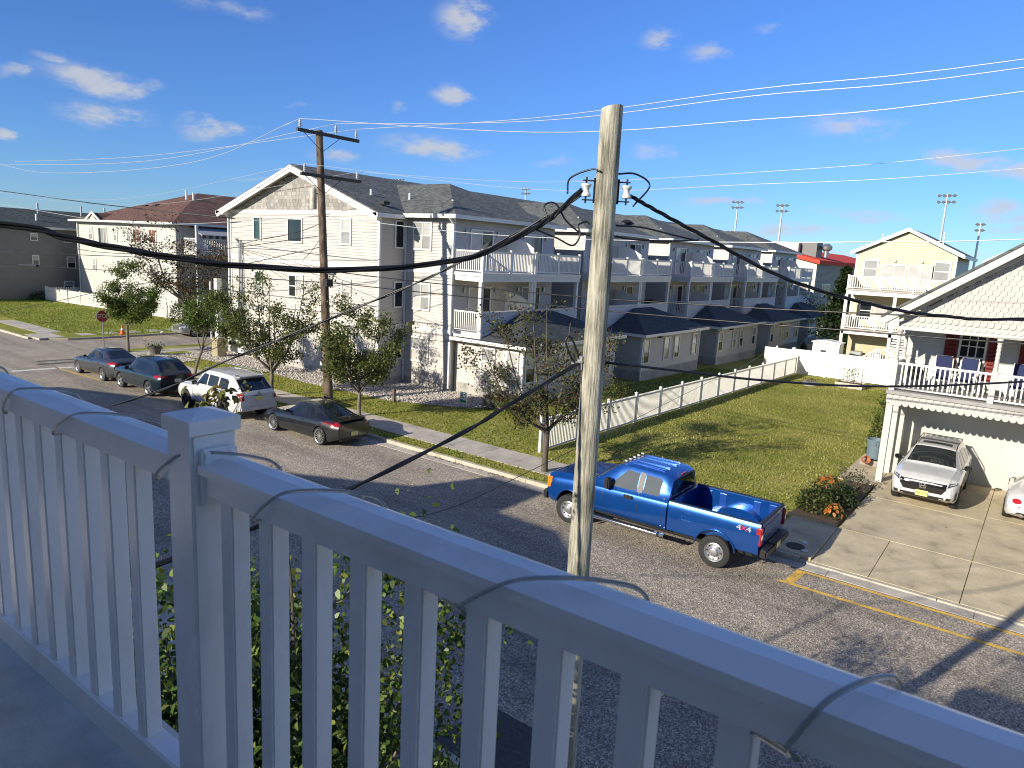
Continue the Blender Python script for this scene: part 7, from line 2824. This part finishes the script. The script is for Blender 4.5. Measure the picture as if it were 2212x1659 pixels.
conifer((-15.9, 72, -.6), 8.2, 2.9, 4, 6000, 'dark evergreen tree between the last wing and the yellow house')


def shrub(name, c, r, n, ls, cols, label, cat='shrub', seed=0, flowers=None, group=None):
    rs = np.random.default_rng(seed + 100)
    t = thing(name, c, label, cat, group)
    v = rs.normal(size=(n, 3))
    v /= np.linalg.norm(v, axis=1)[:, None]
    v[:, 2] = np.abs(v[:, 2])
    bump_ = 1 + .18 * np.sin(v[:, 0] * 5 + seed) * np.sin(v[:, 1] * 6 + 2 * seed)
    pos = np.array(c) + v * np.array(r) * (rs.uniform(.45, 1.0, n) ** .5 * bump_)[:, None]
    tonemesh('foliage', leaf_quads(pos, ls, rs, -.2), None, 4, tones(cols, n, rs), GL['leaf'], t, OFF[t.name])
    st = MB()
    for k in range(6):
        a = k * 1.05
        st.tube([c, (c[0] + r[0] * .6 * cos(a), c[1] + r[1] * .6 * sin(a), c[2] + r[2] * .6)], [.012, .005], 5)
    st.build('stems', bark_d, t)
    if flowers:
        fc_, fn, fs = flowers
        v = rs.normal(size=(fn, 3))
        v /= np.linalg.norm(v, axis=1)[:, None]
        v[:, 2] = np.abs(v[:, 2]) * 1.2 + .2
        v /= np.linalg.norm(v, axis=1)[:, None]
        pos = np.array(c) + v * np.array(r) * 1.02
        k6 = []
        for i in range(fn):
            o_ = pos[i]
            nrm = Vector(v[i])
            a_ = nrm.orthogonal().normalized()
            b_ = nrm.cross(a_)
            s_ = fs * rs.uniform(.7, 1.2)
            k6.append([tuple(Vector(o_) + (a_ * cos(q) + b_ * sin(q)) * s_ * (1 if j % 2 else .8)) for j, q in enumerate([pi * 2 * w / 6 for w in range(6)])])
        tonemesh('blossoms', np.array(k6), None, 6, tones(fc_, fn, rs, .2), GL['leaf'], t, OFF[t.name])
    return t


mulch = P('mulch', (.085, .055, .035), .95, var=.4, scale=18, bmp=.9, bscale=50, bdist=.03)
fb_ = thing('flower_bed', (-4.6, 23.6, .12), 'narrow mulched flower bed with black edging between lawn and driveway', 'flower bed')
MB().prism([(-5.35, 21.06, .10), (-4.02, 21.06, .10), (-4.02, 26.2, .10), (-4.75, 26.2, .10), (-5.3, 24.5, .10)], (0, 0, .045)).build('mulch', mulch, fb_)
mb = MB()
for a_, b_ in [((-5.37, 21.04), (-4.0, 21.04)), ((-4.0, 21.04), (-4.0, 26.2))]:
    mb.bar((*a_, .16), (*b_, .16), .03, .12)
mb.build('edging', trimb, fb_)
SG = [(.05, .085, .02), (.09, .12, .025), (.15, .15, .04), (.035, .06, .015)]
OR = [(.50, .18, .03), (.58, .27, .07), (.42, .11, .02)]
shrub('leafy_shrub', (-4.85, 22.3, .14), (.62, .75, .75), 1500, .09, SG, 'round yellow green shrub at the front of the flower bed', seed=1)
shrub('leafy_shrub', (-4.4, 23.4, .14), (.5, .75, .62), 1100, .085, [(.04, .07, .02), (.06, .09, .03), (.03, .055, .015)], 'dark green shrub in the middle of the flower bed', seed=2)
shrub('marigold_plant', (-4.25, 21.8, .14), (.3, .34, .42), 420, .05, SG, 'small orange flowering plant at the corner of the flower bed', 'flower', 3, (OR, 75, .05))
shrub('marigold_plant', (-4.95, 24.0, .14), (.52, .48, .62), 700, .055, SG, 'large orange flowering plant beside the lawn', 'flower', 4, (OR, 130, .055))
shrub('red_flower', (-5.05, 23.2, .14), (.22, .2, .42), 160, .05, SG, 'dark red flower beside the large orange flowering plant', 'flower', 5, ([(.28, .02, .025)], 14, .06))
shrub('wispy_plant', (-4.35, 25.2, .14), (.42, .55, .75), 240, .075, [(.10, .11, .05), (.08, .07, .04)], 'thin wispy plant at the rear of the flower bed', 'plant', 6)
shrub('wispy_plant', (-4.9, 26.0, .14), (.35, .4, .55), 130, .07, [(.12, .12, .05), (.08, .07, .04)], 'low sparse plant between the flower bed and the bin', 'plant', 7)
shrub('tall_shrub', (-4.72, 31.6, .12), (.62, .8, 2.5), 1700, .11, [(.08, .12, .02), (.12, .16, .03), (.05, .08, .015)], 'tall green shrub against the corner of the porch house', seed=8)
shrub('leafy_shrub', (-20.2, 25.6, .12), (.6, .6, .75), 700, .09, G3, 'reddish low shrub in the gravel beside the first wing', seed=9)
shrub('leafy_shrub', (-17.6, 25.0, .12), (.9, .8, 1.1), 900, .09, G3, 'brownish shrub between the first wing and the picket fence', seed=10)
shrub('leafy_shrub', (-16.6, 30.5, .08), (.8, .9, 1.5), 900, .1, G3 + G2, 'loose shrub inside the picket fence by the pale pole', seed=14)
for k, (y, r_, lb) in enumerate([(29.0, 1.0, 'dark low bush beside the meter pipes of the grey house'), (32.4, 1.3, 'rounded dark bush at the foot of the grey house window')]):
    shrub('dark_bush', (-83.2, y, .12), (.8, r_, .9), 600, .14, [(.03, .045, .015), (.05, .07, .02)], lb, seed=11 + k)
shrub('dark_bush', (-58.8, 31.0, .12), (1.2, 1.0, 1.9), 900, .15, [(.06, .075, .02), (.09, .10, .03)], 'upright bush at the foot of the half bare tree', seed=15)

# ================================================================ street furniture and small things
# stop sign
sx_, sy_ = -47.25, 19.9
ss = thing('stop_sign', (sx_, sy_, .1), 'red octagonal stop sign on a grey post at the corner', 'sign')
MB().bar((sx_ - .03, sy_, .0), (sx_ - .03, sy_, 2.45), .06, .06).build('post', grey_metal, ss)
sgn_rot = R(0)
red_s = P('sign_red_sheet', (.36, .018, .022), .4, var=.08)
wht_s = P('sign_white_sheet', (.72, .72, .70), .4, var=.04)


def octa(r, x):
    return [(x, r * cos(R(22.5 + 45 * k)), r * sin(R(22.5 + 45 * k))) for k in range(8)]


ZC = 2.12
pl_ = MB().prism([(sx_ + .002, sy_ + y, ZC + z) for x, y, z in octa(.405, 0)], (.006, 0, 0)).build('plate', wht_s, ss)
MB().prism([(sx_ + .0085, sy_ + y, ZC + z) for x, y, z in octa(.375, 0)], (.003, 0, 0)).build('red_face', red_s, pl_)
tm = text_mesh('STOP', .34, .002, 'lettering', wht_s)
t = bpy.data.objects.new('lettering', tm)
COL.objects.link(t)
t.parent = pl_
t.location = Vector((sx_ + .014, sy_, ZC)) - OFF[ss.name]
t.rotation_euler = (R(90), 0, R(90))
t.scale = (.78, 1.05, 1)

# traffic cone
tcn_ = thing('traffic_cone', (-53.2, 23.7, .12), 'orange traffic cone in the grass across the side street', 'cone')
org = P('cone_orange', (.75, .11, .02), .5)
MB().box(-53.4, -53.0, 23.5, 23.9, .12, .16).build('base', org, tcn_)
MB().lathe((-53.2, 23.7, .16), (0, 0, 1), [(.15, 0), (.03, .62), (0, .62)], 16).build('cone', org, tcn_, smooth=40)
MB().lathe((-53.2, 23.7, .16), (0, 0, 1), [(.105, .26), (.078, .40)], 16).build('stripe', wht_s, tcn_, smooth=40)

# planter with an ornament
plt = thing('planter', (-42.85, 20.95, .12), 'stone planter with a bird ornament on the gravel corner', 'planter')
MB().lathe((-42.85, 20.95, .12), (0, 0, 1), [(0, 0), (.30, 0), (.26, .12), (.38, .5), (.40, .54), (.34, .52), (0, .48)], 16).build('pot', P('pot_dark', (.09, .085, .075), .8), plt, smooth=40)
rs_ = np.random.default_rng(5)
pos = np.array([-42.85, 20.95, .62]) + rs_.normal(size=(170, 3)) * np.array([.22, .22, .12])
tonemesh('plant', leaf_quads(pos, .12, rs_, -.4), None, 4, tones([(.08, .12, .04), (.05, .08, .03)], 170, rs_), GL['leaf'], plt, OFF[plt.name])
MB().tube([(-42.5, 21.2, .2), (-42.5, 21.2, 1.45)], .012, 6).build('stake', grey_metal, plt)
MB().lathe((-42.62, 21.2, 1.5), (1, 0, .35), [(0, 0), (.05, .05), (.07, .14), (.05, .24), (.015, .34), (0, .38)], 10).build('bird', P('bird_grey', (.5, .49, .46), .7), plt, smooth=50)

# post on a pier at the gable corner
pp = thing('gate_post', (-40.45, 23.7, .12), 'white post on a stained concrete pier beside the meter cabinet', 'post')
MB().box(-40.75, -40.15, 23.4, 24.0, .1, 1.25).build('pier', P('pier_concrete', (.36, .31, .19), .85, var=.25, scale=3, dirt=((.16, .13, .05), .6)), pp)
MB().box(-40.62, -40.30, 23.54, 23.86, 1.25, 4.9).build('post', white_trim, pp)
MB().tube([(-40.78, 23.4, 1.2), (-40.78, 23.4, 4.7)], .05, 8).build('downpipe', white_metal, pp, smooth=40)

# small notice on the gravel
ns_ = thing('yard_sign', (-21.25, 24.6, .12), 'small white notice board standing on the gravel', 'sign')
MB().box(-21.45, -21.05, 24.58, 24.6, .3, .85).build('board', wht_s, ns_)
grn = P('sign_green', (.03, .22, .08), .5)
MB().box(-21.42, -21.08, 24.572, 24.58, .36, .5).build('green_band', grn, ns_)
for i, z in enumerate((.58, .66, .74)):
    MB().box(-21.4, -21.12 - .05 * (i % 2), 24.572, 24.58, z, z + .03).build('text_line', grn, ns_)
for x in (-21.4, -21.1):
    MB().bar((x, 24.61, .1), (x, 24.61, .4), .015).build('stake', grey_metal, ns_)
bxs = thing('wood_marker', (-24.1, 22.9, .12), 'short dark wooden stake in the gravel by the black coupe', 'stake')
MB().box(-24.16, -24.04, 22.85, 22.95, .1, .75).build('stake', GL['pole_old'], bxs)

# bin on bricks beside the porch house
bn = thing('rubbish_bin', (-4.62, 29.3, .13), 'grey blue round plastic bin standing on bricks', 'bin')
binm = P('bin_plastic', (.125, .175, .205), .5, var=.1)
MB().lathe((-4.62, 29.3, .36), (0, 0, 1), [(0, 0), (.26, 0), (.31, .68), (.34, .69), (.34, .74), (.30, .74), (.25, .05), (0, .05)], 24).build('tub', binm, bn, smooth=40)
for sy in (-1, 1):
    MB().box(-4.62 - .06, -4.62 + .06, 29.3 + sy * .33 - .02, 29.3 + sy * .33 + .04, .92, .98).build('handle', binm, bn)
brk_ = P('brick_grey', (.33, .28, .24), .9, var=.25, scale=9)
bk = thing('brick_stack', (-4.62, 28.9, .13), 'low stack of grey bricks carrying the bin', 'bricks')
bmsh = MB().box(-.095, .095, -.045, .045, 0, .10).mesh('brick', brk_)
for j in range(2):
    for i in range(4):
        for k in range(5):
            if k in (0, 4) or i in (0, 3):
                inst(bmsh, 'brick', bk, (-4.92 + i * .2, 28.95 + k * .17 + .0, .133 + j * .105), R(random.uniform(-3, 3)))
tg_ = thing('terracotta_shard', (-4.85, 28.75, .13), 'broken terracotta pot beside the bricks', 'pot')
MB().lathe((-4.85, 28.72, .36), (.5, -.6, .3), [(.11, 0), (.15, .2), (.13, .2), (.09, 0)], 12).build('pot', P('terracotta', (.42, .14, .06), .8), tg_)

# raised beds on the lot
zb_ = zg(0, 47)
rbx = thing('raised_bed', (-9.9, 50.2, zb_), 'whitewashed wooden raised bed with a small bush on the lot', 'planter')
mw_ = P('white_washed_board', (.52, .45, .37), .7, var=.2)
for x0, x1, y0, y1 in [(-10.75, -9.1, 49.6, 49.65), (-10.75, -9.1, 50.8, 50.85), (-10.75, -10.7, 49.66, 50.79), (-9.15, -9.1, 49.66, 50.79)]:
    MB().box(x0, x1, y0, y1, zb_ - .05, zb_ + .3).build('board', mw_, rbx)
MB().box(-10.69, -9.16, 49.66, 50.79, zb_, zb_ + .22).build('soil', mulch, rbx)
rs_ = np.random.default_rng(9)
pos = np.array([-9.9, 50.2, zb_ + .75]) + rs_.normal(size=(330, 3)) * np.array([.28, .28, .32])
tonemesh('bush', leaf_quads(pos, .09, rs_, -.2), None, 4, tones([(.06, .09, .02), (.10, .13, .03)], 330, rs_), GL['leaf'], rbx, OFF[rbx.name])
MB().bar((-9.3, 50.3, zb_), (-9.3, 50.3, zb_ + 1.25), .03).build('stake', dark_metal, rbx)
tb_ = thing('round_planter', (-11.95, 48.3, zb_), 'low round metal planter with flowers on the lot', 'planter')
MB().lathe((-11.95, 48.3, zb_), (0, 0, 1), [(0, 0), (.42, 0), (.45, .18), (.48, .24), (.44, .22), (0, .2)], 20).build('ring', P('planter_metal', (.30, .31, .30), .5), tb_, smooth=40)
pos = np.array([-11.95, 48.3, zb_ + .32]) + rs_.normal(size=(120, 3)) * np.array([.2, .2, .07])
tonemesh('flowers', leaf_quads(pos, .09, rs_, -.3), None, 4, tones([(.07, .10, .03), (.5, .2, .25), (.08, .12, .03)], 120, rs_), GL['leaf'], tb_, OFF[tb_.name])


# sports ground light towers
def tower(x, y, zt, n, w, lab, rz=0.0):
    b = -1.5
    t = thing('light_tower', (x, y, b), lab, 'light tower', 'floodlight towers of the sports ground')
    MB().tube([(x, y, b), (x, y, zt)], [.28, .16], 10).build('mast', P('mast_steel', (.50, .53, .55), .4, .3), t, smooth=40)
    for r in range(2):
        z = zt - .3 - r * 1.1
        MB().box(x - w / 2, x + w / 2, y - .08, y + .08, z - .06, z + .06).build('bar', dark_metal, t)
        for i in range(n):
            xx = x - w / 2 + w * (i + .5) / n
            MB().lathe((xx, y - .1, z + .1), (.1 * (i - n / 2), -1, -.45), [(.1, -.15), (.2, .08), (.3, .26), (.28, .27), (0, .22)], 12).build('floodlight', P('flood_shell', (.20, .21, .22), .4, .3), t, smooth=40)


for i, (x, z, y, n, w, lab) in enumerate([(-44.78, 17.92, 150, 3, 2.6, 'tall floodlight tower over the middle of the long grey roof'), (-37.39, 17.39, 150, 3, 2.6, 'tall floodlight tower over the far end of the long grey roof'),
                                      (-14.55, 18.78, 150, 4, 3.0, 'tall floodlight tower rising behind the ridge of the yellow house'), (-9.99, 14.84, 165, 2, 1.8, 'slim floodlight tower right of the yellow house'),
                                      (-45.54, 13.0, 210, 2, 2.4, 'distant short floodlight tower just over the roof beside the taller one'), (-126.23, 23.07, 140, 4, 4.6, 'broad floodlight bank showing over the ridge behind the dark pole'),
                                      (-89.06, 20.53, 150, 3, 3.0, 'floodlight tower over the grey hips near the pale pole')]):
    k = y / 120
    tower(x * k, y, H + (z - H) * k, n, w, lab)
# street lamp hood over the roofs
lm_ = thing('street_lamp', (-38.5, 56.4, 9), 'dark round lamp hood above the grey roof', 'lamp')
LX, LY = -29.2, 53.5
lm_.location = (LX, LY, 9.6)
OFF[lm_.name] = Vector((LX, LY, 9.6))
MB().lathe((LX, LY, 10.3), (0, 0, 1), [(0, .25), (.25, .22), (.5, .05), (.45, 0), (0, -.05)], 18).build('hood', dark_metal, lm_, smooth=40)
MB().tube([(LX, LY, 9.6), (LX, LY, 10.3)], .06, 8).build('stem', dark_metal, lm_)
# dead leaves and grit in the gutter and on the road
rs_ = np.random.default_rng(77)
n = 500
gx = np.concatenate([rs_.uniform(-18, -13, 260), rs_.uniform(-42, 4, 240)])
gy = np.concatenate([KY - np.abs(rs_.normal(0, .08, 260)) - .02, rs_.uniform(8, 24, 240)])
gz = np.where(gy < KY, .014, .145)
pos = np.stack([gx, gy, gz], 1)
q = leaf_quads(pos, .06, rs_, 0)
q[:, :, 2] = pos[:, None, 2] + np.abs(q[:, :, 2] - pos[:, None, 2]) * .4
tag(tonemesh('leaf_litter', q, None, 4, tones([(.08, .05, .03), (.12, .07, .03), (.05, .035, .02)], n, rs_), GL['leaf'], origin=(-18, KY, 0), kind='stuff'), 'scattered dead leaves in the gutter and on the pavement', 'leaves')
